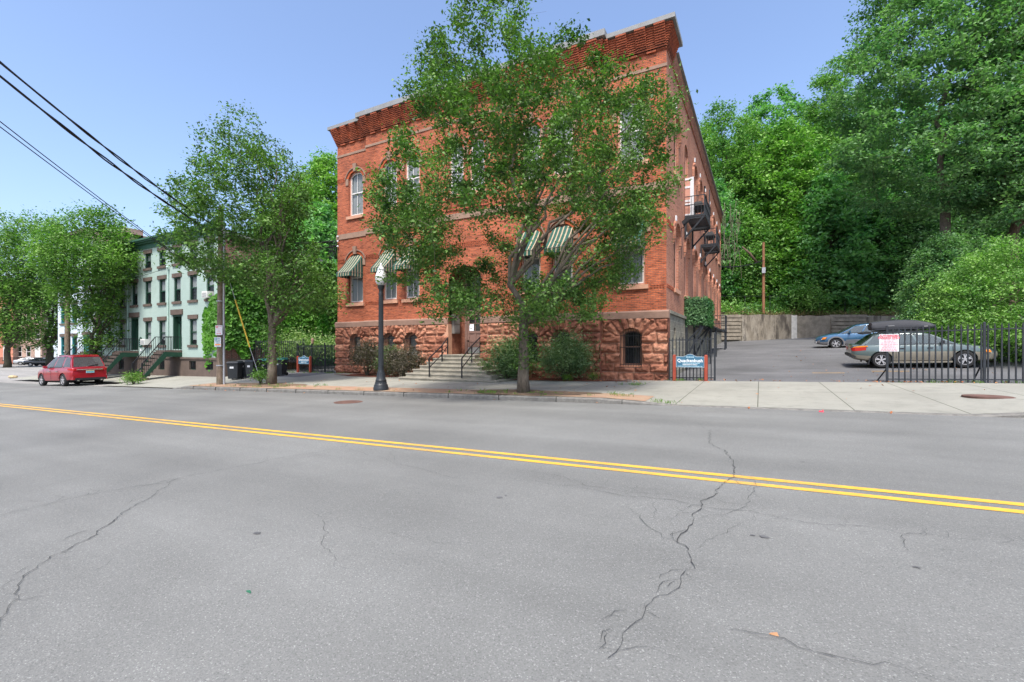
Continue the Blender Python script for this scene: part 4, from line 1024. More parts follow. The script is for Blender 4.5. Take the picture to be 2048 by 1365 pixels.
# landing and walkway at the back
land = thing('iron_landing', 'small black iron landing on legs with mesh rail by the building corner', 'landing', (XRT+.6, 36.5, 2.66))
d = MB(); d.box(XRT+.06, 27.3, 2.56, XRT+.95, 35.9, 2.64); d.box(XRT+.06, 35.9, 2.52, XRT+1.15, 37.4, 2.66); d.build('deck', M['iron_worn'], land)
for x, y in ((XRT+.12, 36.0), (XRT+1.1, 36.0), (XRT+1.1, 37.3), (XRT+.9, 31)):
    d = MB(); d.bar((x, y, lot_z(x, y)-.3), (x, y, 2.6), .09); d.build('leg', M['iron_worn'], land)
d = MB()
for zz in (3.67, 3.1): d.bar((XRT+.06, 35.95, zz), (XRT+1.12, 35.95, zz), .04); d.bar((XRT+1.12, 35.95, zz), (XRT+1.12, 37.35, zz), .04)
for k in range(9): x = lerp(XRT+.1, XRT+1.12, k/8); d.bar((x, 35.95, 2.66), (x, 35.95, 3.67), .012 if 0 < k < 8 else .05)
for k in range(10): y = lerp(35.95, 37.35, k/9); d.bar((XRT+1.12, y, 2.66), (XRT+1.12, y, 3.67), .012 if k < 9 else .05)
for k in range(1, 6): zz = lerp(2.7, 3.6, k/6); d.bar((XRT+.1, 35.95, zz), (XRT+1.12, 35.95, zz), .010)
d.build('railing', M['iron_worn'], land)
# ---- front steps, flaring towards the pavement, with two handrails
st = thing('front_steps', 'flight of seven weathered concrete steps up to the mauve front door', 'steps', (-12.4, 17, 0))
NS = 7
for k in range(NS):
    y0 = lerp(15.9, 18.55, k/NS); t = k/(NS-1); zl = ground_z(-12, 15.9)-.25; zt = lerp(ground_z(-12, 15.9)+.12, 1.04, t)
    xa = lerp(-14.55, -13.95, t); xb = lerp(-9.35, -11.88, min(1, t*1.12)) if k < NS-1 else -11.88
    b = MB(); yb = 19.9 if k == NS-1 else 18.82
    b.box(xa, y0+.035, zl, xb, yb, zt-.045); b.box(xa-.01, y0, zt-.045, xb+.01, yb, zt)
    b.build('step', M['step'], st)
def handrail(pts, lbl):
    t = thing('handrail', lbl, 'handrail', pts[0][:3]); b = MB(); tops = []
    for x, y, zg, h in pts: tops.append(Vector((x, y, zg+h)))
    for a, c in zip(tops[:-1], tops[1:]): b.bar(a, c, .045); b.bar(a-Vector((0,0,.42)), c-Vector((0,0,.42)), .032)
    b.build('rail', M['iron'], t)
    for (x, y, zg, h) in pts: b = MB(); b.bar((x, y, zg), (x, y, zg+h+.02), .045); b.build('post', M['iron'], t)
    tag(t, group='entrance handrails')
handrail([(-12.95, 16.15, .08, .84), (-13.42, 17.7, .64, .84), (-13.85, 18.72, 1.02, .86)], 'black pipe handrail on the mailbox side of the concrete steps')
handrail([(-11.20, 16.15, .08, .84), (-11.62, 17.55, .62, .84), (-11.93, 18.75, 1.02, .86)], 'black pipe handrail on the shrub side of the concrete steps, towards the big tree')
# ---- the big tree on the pavement in front of the building
p0 = Vector((-6.45, 12.65, ground_z(-6.45, 12.65))); d0 = depth_of(p0.x, p0.y); sc = FPX/d0
rows = [(-12,930,1050),(30,872,1108),(80,850,1150),(130,815,1165),(180,800,1225),(225,790,1355),(262,772,1350),(310,765,1315),(360,738,1318),(400,728,1322),(450,722,1305),(500,742,1305),(550,745,1295),(600,772,1270),(636,830,1180)]
tree('street_tree', 'large leafy pear tree standing at the kerb in front of the brick building', 'tree', p0, px_prof(rows, 1034, sc, p0.z, d0), 2.15, .165, M['leaf_pear'], M['bark'], 560, 200, .088, spread=.205, depth=.80, limbs=15, seed=21, shell=.42, gap=.42, vine=900, vine_h=(.75, 2.9), up=.5)
# ---- the narrower tree to its left
p1 = Vector((-19.7, 13.2, ground_z(-19.7, 13.2))); d1 = depth_of(p1.x, p1.y); sc = FPX/d1
rows = [(218,478,506),(255,425,520),(285,398,570),(330,388,600),(365,352,632),(400,332,622),(440,335,612),(480,338,632),(515,352,645),(545,378,668),(582,515,688),(622,565,682)]
tree('street_tree', 'slender street tree with an open crown at the kerb beside the wooden utility pole', 'tree', p1, px_prof(rows, 548, sc, p1.z, d1), 2.6, .19, M['leaf_pear2'], M['bark'], 430, 95, .118, spread=.25, depth=.8, limbs=16, seed=14, shell=.3, gap=.24, vine=420, vine_h=(.9, 2.8), up=.5)
# ---- trees at the left end of the street
p2 = Vector((-41.6, 14.3, ground_z(-41.6, 14.3))); d2 = depth_of(p2.x, p2.y); sc = FPX/d2; q = CX+FPX*right_of(p2.x, p2.y)/d2
rows = [(413,190,212),(440,145,238),(478,112,262),(515,92,298),(550,95,280),(585,110,240),(625,140,236),(665,165,232),(695,180,222)]
tree('street_tree', 'bright green street tree with ivy on its trunk behind the red car', 'tree', p2, px_prof(rows, q, sc, p2.z, d2), 1.6, .2, M['leaf_street'], M['bark_dark'], 300, 130, .155, spread=.42, depth=.9, limbs=9, seed=31, shell=.3, gap=.05, vine=500, vine_h=(.4, 3.0))
p3 = at(100, 78); p3.z = road_z(p3.x); d3 = 78; sc = FPX/d3
rows = [(428,55,100),(460,30,150),(500,5,165),(550,-5,170),(600,0,170),(650,10,150),(690,50,140)]
tree('street_tree', 'big multi stemmed tree beyond the dark parked cars', 'tree', p3, px_prof(rows, 100, sc, p3.z, d3), 3.2, .5, M['leaf_street'], M['bark_dark'], 240, 90, .36, spread=.95, depth=.9, limbs=10, seed=33, shell=.3, twig=.02)
p4 = at(15, 72); p4.z = road_z(p4.x); sc = FPX/72
rows = [(425,0,50),(455,-30,70),(500,-60,75),(560,-70,80),(620,-60,75),(675,-40,70),(690,-20,50)]
tree('street_tree', 'leafy tree at the left edge in front of the salmon brick house', 'tree', p4, px_prof(rows, 15, sc, p4.z, 72), 3.0, .4, M['leaf_street'], M['bark_dark'], 220, 90, .34, spread=.9, depth=.9, limbs=9, seed=34, shell=.3, twig=.02)
# ---- shrubs in the mulch beds
def gz3(x, y): return Vector((x, y, ground_z(x, y)+.02))
shrub('shrub', 'dark purple green barberry shrub at the left end of the stone base', 'shrub', gz3(-18.4, 17.75), .85, .65, 1.75, 7500, .075, 'leaf_barberry', 3, spiky=.25)
shrub('shrub', 'wide low purple barberry shrub between the lamp post and the steps', 'shrub', gz3(-15.75, 17.5), 1.05, .7, 1.3, 8000, .075, 'leaf_barberry', 4, spiky=.25)
shrub('shrub', 'small green shrub behind the black lamp post, between the two purple ones', 'shrub', gz3(-17.2, 18.1), .6, .5, 1.55, 3200, .08, 'leaf_yew', 5, spiky=.2)
shrub('shrub', 'spreading yew shrub beside the steps, behind the big tree trunk', 'shrub', gz3(-9.75, 17.5), 1.0, .75, 1.55, 9000, .10, 'leaf_yew', 6, spiky=.42, aspect=.28)
shrub('shrub', 'rounded yew shrub against the stone base right of the big tree', 'shrub', gz3(-7.15, 17.75), .95, .7, 1.7, 9000, .10, 'leaf_yew', 7, spiky=.42, aspect=.28)
for i, (x, y) in enumerate([(-5.95, 17.9), (-6.9, 17.4)]):
    shrub('small_plant', ['tiny bright green plant at the right end of the mulch bed', 'tiny green plant under the rounded yew shrub'][i], 'plant', gz3(x, y), .20, .18, .24, 500, .05, 'leaf_grass', 40+i, clump=8)
shrub('shrub', 'thin leggy shrub sprouting at the foot of the slender street tree', 'shrub', gz3(-20.15, 12.95), .35, .3, .95, 700, .075, 'leaf_street', 9, clump=12)
shrub('weed_clump', 'tall green weed clump on the pavement behind the red car', 'weed', Vector((-31.3, 12.6, ground_z(-31.3, 12.6))), .45, .35, .75, 1200, .08, 'leaf_grass', 10, clump=12)
# ---- grass tufts, weeds and fallen leaves along the edges
rr = random.Random(3); tuf = []
for x0, x1, y0, y1, n in ((-24, -3, 12.0, 12.2, 14), (-22, -16, 12.1, 13.4, 22), (-9, -4, 12.1, 13.2, 16), (-8.2, -5, 12.1, 12.6, 14), (-3.2, -1.9, 18.72, 18.95, 10), (3.9, 14, 18.7, 18.95, 34), (-27, -20.5, 18.3, 19.0, 30), (-3.9, -3.2, 12.2, 13.4, 8), (-4.6, -3.4, 16.2, 16.6, 8), (-2.4, -1.7, 11.9, 12.2, 5)):
    for _ in range(n): x = rr.uniform(x0, x1); y = rr.uniform(y0, y1); tuf.append((x, y, ground_z(x, y)+.01, rr.uniform(.4, 1.3)))
tag(blades('grass', tuf, .085, .005, M['leaf_grass'], seed=4, per=14), kind='stuff')
C = []
for x0, x1, y0, y1, n in ((3.2, 14, 18.6, 19.0, 170), (-3, 3.6, 18.55, 19.3, 50), (-24, 8, 11.5, 11.8, 30), (-3, 8, 12, 24, 26), (-23, -3, 12, 18, 60), (0, 10, 20, 34, 80), (-9, -4, 17.3, 18.4, 60)):
    for _ in range(n): x = rr.uniform(x0, x1); y = rr.uniform(y0, y1); C.append((x, y, ground_z(x, y)+.03))
tag(leaf_cloud('fallen_leaves', C, .075, M['leaf_fallen'], None, np.random.default_rng(5), up=2.2), kind='stuff')
# artificial ivy on the low balcony
leaf_panel('ivy_screen', (XRT+.06, 23.98, 0), (XRT+1.0, 23.98, 0), 3.80, 2.55, 2600, .11, M['leaf_faux'], bal3, seed=6)
leaf_panel('ivy_screen', (XRT+1.02, 24.0, 0), (XRT+1.02, 27.1, 0), 3.80, 2.55, 4200, .11, M['leaf_faux'], bal3, nrm=(1,0,0), seed=7)
d = MB(); d.box(XRT+.05, 24.0, 2.66, XRT+1.0, 24.02, 3.76); d.box(XRT+.98, 24.02, 2.66, XRT+1.0, 27.1, 3.76); d.build('screen_backing', M['green_dark'], bal3)
# ---- hillside wood: four kinds of tree, built once and set out one by one
def unit(seed, h, w, kind):
    prof = {'broad': [(h*.22,-w*.55,w*.5),(h*.36,-w*.95,w*.9),(h*.55,-w,w),(h*.75,-w*.8,w*.85),(h*.9,-w*.5,w*.45),(h,-w*.15,w*.12)],
            'vine': [(h*.03,-w*.9,w*.9),(h*.2,-w*1.0,w*.95),(h*.5,-w*.85,w*.9),(h*.8,-w*.6,w*.5),(h,-w*.2,w*.15)],
            'tall': [(h*.30,-w*.5,w*.6),(h*.45,-w*.9,w*.85),(h*.62,-w,w*.95),(h*.8,-w*.7,w*.8),(h*.93,-w*.5,w*.3),(h,-w*.15,w*.1)]}[kind]
    return prof
protos = {}
def hill_tree(px, d, h, w, kind, leafm, label, seed, rot=None, leaf=None, n=300, per=150, spread=.62, zoff=0, bark='bark_dark', flat=.6, droop=.0, lift=0):
    leaf, per, spread = {'leaf_mid': (.27, 170, .6), 'leaf_bright': (.33, 130, .62), 'leaf_deep': (.40, 95, .55), 'leaf_linden': (.25, 180, .55)}[leafm]
    p = at(px, d); p.z = hill_z(p.x, p.y)+zoff if d > 45.3 else ground_z(p.x, p.y)+zoff
    key = (kind, leafm)
    if key not in protos:
        protos[key] = (tree('hillside_tree', label, 'tree', p, unit(seed, h, w, kind), h*(.2 if kind != 'vine' else .3), h*.016, M[leafm], M[bark], n, per, leaf, spread=spread, depth=.95, limbs=10, seed=seed, shell=.55, flat=flat, group='trees on the wooded hill', twig=.018, droop=droop, gap=.22), h, w); return protos[key][0]
    o, h0, w0 = protos[key]; c = copy_tree(o); c.location = p; s = h/h0; c.scale = (w/w0, w/w0, s); c.rotation_euler = (0, 0, rot if rot is not None else seed*1.7); c['label'] = label
    return c
HT = [  # px, distance, height, half width, kind, leaves, label
 (1452, 60, 25.0, 6.0, 'broad', 'leaf_mid', 'mid green hillside tree whose crown shows just beside the roof edge of the brick building'),
 (1545, 64, 28.5, 6.6, 'broad', 'leaf_deep', 'dark green hillside tree forming the rounded skyline between building and tallest tree'),
 (1575, 54, 21.5, 4.9, 'broad', 'leaf_bright', 'yellow green hillside tree just below the skyline'),
 (1680, 57, 29.5, 5.0, 'tall', 'leaf_mid', 'fine leaved hillside tree leaning up towards the tallest tree'),
 (1490, 52.5, 11.0, 3.6, 'vine', 'leaf_mid', 'vine covered tree above the concrete wall, left of the bare rusty pole'),
 (1585, 51.5, 11.5, 3.2, 'vine', 'leaf_bright', 'light green lower tree right of the bare rusty pole'),
 (1660, 49, 14.5, 4.0, 'vine', 'leaf_deep', 'dark vine draped tree above the blue car'),
 (1745, 50, 13.0, 4.2, 'vine', 'leaf_deep', 'dark tree drowned in vines above the roof box'),
 (1830, 48, 12.5, 4.2, 'vine', 'leaf_linden', 'blue green understorey tree below the tall trunk'),
 (1600, 68, 27.0, 6.0, 'broad', 'leaf_mid', 'green hillside tree behind the yellow green one'),
 (1700, 70, 25.0, 7.0, 'vine', 'leaf_deep', 'dark hillside tree filling the gap behind the fine leaved tree'),
 (1800, 62, 27.0, 6.5, 'tall', 'leaf_deep', 'tall dark hillside tree behind the large trunk'),
 (1960, 56, 26.0, 7.0, 'broad', 'leaf_deep', 'dark hillside tree behind the right edge, farther back'),
 (1430, 53, 14.0, 3.4, 'vine', 'leaf_deep', 'dark vine hung tree touching the rear corner of the brick building'),
 (1410, 68, 24.0, 6.0, 'broad', 'leaf_deep', 'dark hillside tree mostly hidden behind the brick building'),
 (1890, 52, 16.0, 4.5, 'vine', 'leaf_deep', 'dark understorey tree behind the light green bush'),
 (1882, 33, 7.6, 2.5, 'vine', 'leaf_linden', 'short blue green tree in front of the long bare trunk'),
 (1905, 46.5, 11.0, 3.6, 'vine', 'leaf_linden', 'blue green understorey tree at the foot of the long bare trunk'),
 (1990, 47, 14.0, 4.5, 'vine', 'leaf_linden', 'blue green understorey tree at the right edge'),
 (655, 56, 20.5, 4.6, 'broad', 'leaf_bright', 'bright maple behind the left corner of the brick building'),
 (600, 62, 19.5, 4.8, 'broad', 'leaf_bright', 'bright tree behind the ivy covered wall'),
 (640, 47, 14.0, 3.8, 'vine', 'leaf_deep', 'dark tree in the garden beside the brick building'),
 (565, 58, 16.0, 5.0, 'broad', 'leaf_mid', 'green tree behind the slender street tree'),
 (285, 75, 19.5, 5.0, 'broad', 'leaf_mid', 'round tree top showing over the roof of the mint house'),
]
for i, (px, d, h, w, kind, lm, lab) in enumerate(HT): hill_tree(px, d, h, w, kind, lm, lab, 100+i)
# the tallest tree, with its long bare trunk, and the one at the right edge
p = at(1890, 35.5); p.z = ground_z(p.x, p.y)+1.2; d = 35.5; sc = FPX/d
rows = [(-260,1800,1960),(-120,1760,2060),(-40,1738,2090),(60,1722,2110),(120,1690,2110),(190,1672,2110),(250,1690,2110),(320,1680,2100),(390,1740,2080),(430,1800,2050)]
t = tree('hillside_tree', 'tallest hillside tree with a long bare grey trunk and drooping blue green foliage', 'tree', p, px_prof(rows, 1890, sc, p.z, d), 9.5, .36, M['leaf_linden'], M['bark'], 520, 190, .24, spread=.58, depth=.75, limbs=15, seed=61, shell=.4, flat=.45, group='trees on the wooded hill', twig=.014, droop=.6, gap=.2)
p = at(2025, 33); p.z = ground_z(p.x, p.y)+1.0; sc = FPX/33
rows = [(-100,1980,2080),(60,1960,2150),(200,1930,2200),(320,1950,2200),(400,1930,2200),(450,1960,2150)]
tree('hillside_tree', 'dark leaning tree at the right edge of the wood with a brown trunk', 'tree', p, px_prof(rows, 2025, sc, p.z, 33), 6.5, .36, M['leaf_linden'], M['bark_red'], 320, 180, .23, spread=.58, depth=.8, limbs=10, seed=62, shell=.4, flat=.45, group='trees on the wooded hill', twig=.014, droop=.6)
p = at(1985, 19.5); p.z = ground_z(p.x, p.y); sc = FPX/19.5
rows = [(468,2005,2080),(500,1950,2140),(545,1915,2180),(590,1885,2180),(640,1872,2180),(690,1880,2150),(715,1930,2120)]
tree('bush', 'light green bushy tree behind the black fence at the right edge', 'bush', p, px_prof(rows, 1985, sc, p.z, 19.5), .8, .10, M['leaf_lime'], M['bark_dark'], 360, 210, .095, spread=.31, depth=.9, limbs=12, seed=63, shell=.5, flat=.45, droop=.5)
p = at(1600, 46.5); p.z = hill_z(p.x, p.y)
shrub('sumac_bush', 'broad sumac bush with long drooping leaves above the concrete wall', 'bush', p, 1.6, 1.2, 2.9, 3200, .34, 'leaf_mid', 64, aspect=.32)
p = at(1890, 22.5); p.z = ground_z(p.x, p.y)+.0
shrub('bush', 'low green bush in front of the green wagon by the fence', 'bush', at(2035, 19.3, None, ground_z(9.5, 25)), .9, .8, 1.5, 3000, .11, 'leaf_bright', 65)
# undergrowth along the top of the wall and up the slope
C = []; C2 = []
for _ in range(15000):
    d = 45.6+abs(rr.gauss(0, 1))*5; px = rr.uniform(1380, 2060); p = at(px, d); C.append((p.x, p.y, hill_z(p.x, p.y)+abs(rr.gauss(0, .45))))
for _ in range(4200):
    d = 45.5+abs(rr.gauss(0, .7)); px = rr.uniform(1590, 1890) if rr.random() < .8 else rr.uniform(1450, 1600); p = at(px, d); C2.append((p.x, p.y, hill_z(p.x, p.y)+abs(rr.gauss(0, .22))))
for _ in range(9000):
    d = 44+abs(rr.gauss(0, 1))*6; px = rr.uniform(520, 690); p = at(px, d); C.append((p.x, p.y, hill_z(p.x, p.y)+abs(rr.gauss(0, .8))))
tag(leaf_cloud('undergrowth', C, .26, M['leaf_mid'], None, np.random.default_rng(15)), kind='stuff')
tag(leaf_cloud('dry_grass', C2, .34, M['leaf_straw'], None, np.random.default_rng(16), aspect=.07, droop=-2.5, up=.0), kind='stuff')
# ---- garden between the mint house and the brick building
p = at(578, 33); p.z = ground_z(p.x, p.y)
shrub('shrub', 'pale variegated shrub behind the dark bins', 'shrub', at(582, 30.5, None, .55), 1.35, .8, 1.75, 4200, .13, 'leaf_varieg', 71)
shrub('shrub', 'low pale green groundcover shrub behind the garden gate', 'shrub', at(640, 31, None, .6), 1.5, 1.0, 1.25, 3600, .13, 'leaf_varieg', 72)
for i, (px, d, h) in enumerate([(612, 34.5, 4.2), (645, 33.5, 4.4), (586, 36, 3.6)]):
    rg = np.random.default_rng(80+i); b0 = at(px, d); b0.z = ground_z(b0.x, b0.y)
    t = thing('arborvitae', ['cone shaped arborvitae left of the garden gate', 'cone shaped arborvitae nearest the brick building', 'cone shaped arborvitae against the ivy wall'][i], 'tree', b0, 'arborvitae in the garden')
    n = 5200; hh = rg.random(n)**1.25*h; r_ = (1-hh/h)**.75*.92*(.75+.25*rg.random(n)**.5); a = rg.random(n)*6.283; r_ *= 1+.13*np.sin(a*5+hh*2.2)
    leaf_cloud('foliage', np.stack([b0.x+np.cos(a)*r_, b0.y+np.sin(a)*r_, b0.z+hh+.1], 1), .16, M['leaf_arbor'], t, rg, droop=-1.2, aspect=.4)
    b = MB(); b.tube([b0, b0+Vector((0,0,h*.85))], [.09, .02], 7); b.build('trunk', M['bark_red'], t, True)
# ---- Boston ivy over the side wall of the mint house
IX = -28.6; rg = np.random.default_rng(90); ivy = thing('ivy', 'thick green Boston ivy covering the brick side wall of the mint house', 'ivy', (IX, 20, 0)); C = []
for _ in range(30000):
    y = rr.uniform(15.9, 24.6); z = rr.uniform(.4, 8.4)
    lo = 1.25+.35*math.sin(y*2.1)+.25*math.sin(y*5); hi = min(7.9-(y-16)*.05, 6.0+.5*math.sin(y*1.3+1)+.35*math.sin(y*3.1)+max(0, y-17.6)*.5)
    if z < lo or z > hi+rr.uniform(-.5, .5): continue
    C.append((IX+.08+abs(rr.gauss(0, .09)), y, z))
for _ in range(2600):   # lobe that has crept round on to the street front
    x = -rr.random()**.7*1.75; z = 3.15+.9*x*.55+rr.gauss(0, .75+.1*x)
    C.append((IX+x, 15.93-abs(rr.gauss(0, .06)), z))
leaf_cloud('foliage', C, .21, M['leaf_ivy'], ivy, rg, face=(1,-.35,.2), aspect=.85, droop=1.2)
b = MB()
for k in range(26):
    y = 16.2+k*.32; b.tube([(IX+.03, y, -.1), (IX+.04, y+rr.uniform(-.3,.3), 1.5), (IX+.05, y+rr.uniform(-.6,.6), 4.2)], [.02, .014, .006], 4, False)
b.build('stems', M['bark_dark'], ivy)
b = MB()   # bare hanging vines by the rear corner of the building
vt = thing('hanging_vines', 'bare straw coloured vines hanging from the trees behind the building corner', 'vine', at(1465, 48.2, 640))
for k in range(26):
    p = at(rr.uniform(1446, 1482), 47.6+rr.uniform(-.6, .8), rr.uniform(395, 500)); L = rr.uniform(1.2, 3.6); q = Vector((rr.gauss(0,.35), rr.gauss(0,.2), 0))
    b.tube([p, p+q*.6-Vector((0,0,L*.5)), p+q-Vector((0,0,L))], [.022, .02, .012], 4, False)
b.build('strands', M['vine'], vt)
b = MB(); p = at(1484, 47.2, 494); q = at(1514, 46.9, 526); b.tube([p, p.lerp(q, .5)+Vector((0,0,.15)), q], [.08, .12, .13], 8); t_ = thing('fallen_trunk', 'bare leaning tree trunk in the wood by the rusty pole', 'tree trunk', p); b.build('trunk', M['bark_red'], t_, True)
# ================================================================ houses along the street
MX0, MX1, MY = -46.3, -28.6, 16.0
house = thing('row_house', 'mint green painted brick row house with brown lintels and dark green trim', 'house', (-37.5, 16, 0))
bays = [-29.95, -31.87, -33.8, -35.72, -37.65, -39.58, -41.5, -43.42, -45.3]; doors = {2, 5, 8}
gm = lambda x: ground_z(x, MY)
def mint_ops():
    o = []
    for i, x in enumerate(bays):
        if i in doors: o.append((x-.56, x+.56, 1.28-.012*(-x-33), 3.55, 0))
        else: o.append((x-.42, x+.42, 1.55, 3.22, 0))
        o.append((x-.42, x+.42, 4.42, 6.02, 0)); o.append((x-.42, x+.42, 6.92, 7.95, 0))
    return o
mo = mint_ops(); b = MB(front_T(MY)); wall(b, MX0, MX1, .72, 8.35, mo, .2)
b.T = None; b.build('front_wall', M['brick_mint'], house)
b = MB(); b.quad((MX1, MY, -.8), (MX1, 27.5, -.8), (MX1, 27.5, 7.3), (MX1, MY, 8.35)); b.quad((MX0, MY, -.8), (MX0, 27.5, -.8), (MX0, 27.5, 7.3), (MX0, MY, 8.35)); b.quad((MX0, 27.5, -.8), (MX1, 27.5, -.8), (MX1, 27.5, 7.3), (MX0, 27.5, 7.3)); b.build('side_wall', M['brick_old'], house)
b = MB(); b.hexa([(MX0,MY-.05,8.42),(MX1+.03,MY-.05,8.42),(MX1+.03,27.6,7.38),(MX0,27.6,7.38),(MX0,MY-.05,8.52),(MX1+.03,MY-.05,8.52),(MX1+.03,27.6,7.48),(MX0,27.6,7.48)]); rf = b.build('roof', M['roofing'], house)
b = MB(); b.hexa([(MX1-.05,MY,8.36),(MX1+.14,MY,8.36),(MX1+.14,27.6,7.30),(MX1-.05,27.6,7.30),(MX1-.05,MY,8.54),(MX1+.14,MY,8.54),(MX1+.14,27.6,7.50),(MX1-.05,27.6,7.50)]); b.build('roof_edge', M['coping'], house)
b = MB(); b.box(MX0-.05, MY-.06, 8.30, MX1+.04, MY+.1, 8.62); b.box(MX0-.12, MY-.22, 8.62, MX1+.10, MY+.1, 8.72); b.box(MX0-.2, MY-.38, 8.72, MX1+.16, MY+.1, 8.80); b.box(MX0-.24, MY-.46, 8.80, MX1+.2, MY+.1, 8.92); b.build('cornice', M['green_corn'], house)
bo = [(x-.4, x+.4, .0-.02*(-x-30), .52, 0) for i, x in enumerate(bays) if i not in doors]
b = MB(front_T(MY-.05)); wall(b, MX0, MX1+.02, -1.3, .70, bo, .2); b.T = None; b.box(MX0, MY-.12, .64, MX1+.05, MY+.05, .76); b.box(MX1-.2, MY-.05, -1, MX1+.05, MY+1.2, .70); b.build('basement_wall', M['mint_brown'], house)
def mint_window(o, i, ac=False):
    T = front_T(MY); xl, xr, zb, zt, _ = o; f = MB(T)
    for q in ((xl, zb, xl+.07, zt), (xr-.07, zb, xr, zt), (xl+.07, zb, xr-.07, zb+.06), (xl+.07, zt-.09, xr-.07, zt)): f.box(q[0], .05, q[1], q[2], .16, q[3])
    zm = zb+(zt-zb)*.5; f.box(xl+.07, .08, zm-.035, xr-.07, .15, zm+.035); f = f.build('window', M['green_dark'], house)
    b = MB(T); b.quad((xl+.06, .12, zb+.05), (xr-.06, .12, zb+.05), (xr-.06, .12, zt-.08), (xl+.06, .12, zt-.08)); b.build('pane', M['glass'], f)
    b = MB(T); b.box(xl+.04, .16, zm-(.02 if i % 3 else .5), xr-.04, .17, zt-.05); b.build('blind', M['blind'], f)
    b = MB(T); b.box(xl+.02, .24, zb+.02, xr-.02, .6, zt-.02); b.build('room', M['dark'], f)
    b = MB(T); b.box(xl-.16, -.06, zt, xr+.16, .1, zt+.26); b.build('lintel', M['mint_brown'], f)
    b = MB(T); b.box(xl-.13, -.09, zb-.16, xr+.13, .1, zb+.003); b.build('sill', M['mint_brown'], f)
    if ac:
        b = MB(T); x = (xl+xr)/2; b.box(x-.30, -.34, zb+.02, x+.30, .12, zb+.42); b.box(x-.26, -.352, zb+.06, x+.26, -.34, zb+.38); b.build('air_conditioner', M['ac'], f)
        b = MB(T); [b.box(x-.24, -.358, zb+.08+k*.045, x+.24, -.352, zb+.10+k*.045) for k in range(6)]; b.build('louvre', M['steel'], f)
for i, o in enumerate(mo):
    if o[3]-o[2] > 2: continue
    c = (o[0]+o[1])/2
    mint_window(o, i, ac=(abs(c+37.65) < .1 and o[2] < 2) or (abs(c+29.95) < .1 and 4 < o[2] < 5) or (abs(c+41.5) < .1 and o[2] < 2))
for o in bo:
    T = front_T(MY-.05); b = MB(T); b.box(o[0], .10, o[2], o[1], .16, o[3]); w_ = b.build('basement_window', M['green_dark'], house)
    b = MB(T); b.quad((o[0]+.06, .095, o[2]+.06), (o[1]-.06, .095, o[2]+.06), (o[1]-.06, .095, o[3]-.06), (o[0]+.06, .095, o[3]-.06)); b.build('pane', M['glass_dark'], w_)
    b = MB(T); [b.bar((lerp(o[0], o[1], k/5), .03, o[2]), (lerp(o[0], o[1], k/5), .03, o[3]), .02) for k in range(1, 5)]; b.build('grille', M['iron'], w_)
for o in mo:
    if o[3]-o[2] < 2: continue
    T = front_T(MY); xl, xr, zb, zt, _ = o; b = MB(T); b.box(xl, .02, zb, xl+.10, .35, zt); b.box(xr-.10, .02, zb, xr, .35, zt); b.box(xl+.1, .02, zt-.12, xr-.1, .35, zt); b.box(xl+.1, .28, zb, xr-.1, .33, zb+.9)
    b.box(xl+.1, .28, zb+.9, xl+.3, .33, zt-.12); b.box(xr-.3, .28, zb+.9, xr-.1, .33, zt-.12); b.box(xl+.1, .28, zt-.55, xr-.1, .33, zt-.45)
    dn = b.build('house_door', M['green_dark'], house); b = MB(T); b.quad((xl+.3, .31, zb+.9), (xr-.3, .31, zb+.9), (xr-.3, .31, zt-.12), (xl+.3, .31, zt-.12)); b.build('pane', M['glass'], dn)
    b = MB(T); b.box(xl+.25, .36, zb, xr-.25, .5, zt-.1); b.build('curtain', M['blind'], dn)
    b = MB(T); b.box(xl-.16, -.08, zt, xr+.16, .1, zt+.34); b.build('lintel', M['mint_brown'], dn)
for x in (-34.85, -40.5):
    b = MB(); b.tube([(x, MY-.05, .8), (x, MY-.05, 6.6), (x+.05, MY-.12, 6.75)], .035, 6); b.lathe((x+.08, MY-.14, 6.68), [(.05,0),(.09,.05),(.05,.14)], 8); b.build('service_conduit', M['brick_mint'] if False else mat('mint conduit', (.36,.50,.43), .6), house)
b = MB(); pl = [(-38.55-.2+.4*t/12*1.0, 2.0) for t in range(1)]; cx = -38.62
b.prism([(cx-.20,1.42),(cx+.20,1.42),(cx+.20,1.95)]+[(cx+.13*math.cos(a)+.0, 1.97+.15*math.sin(a)) for a in np.linspace(.3, 2.84, 7)]+[(cx-.20,1.95)], 'y', MY-.06, MY-.01); pq = b.build('house_plaque', M['green_dark'], house)
b = MB(); b.box(cx-.12, MY-.068, 1.80, cx+.12, MY-.06, 1.82); b.box(cx-.12, MY-.068, 1.66, cx+.12, MY-.06, 1.68); b.box(cx-.10, MY-.068, 1.52, cx+.10, MY-.06, 1.54); b.build('plaque_lettering', M['grey_ink'], pq)
b = MB(); b.box(cx-.09, MY-.04, 1.12, cx+.09, MY-.01, 1.30); b.build('house_number_sign', M['white'], house)
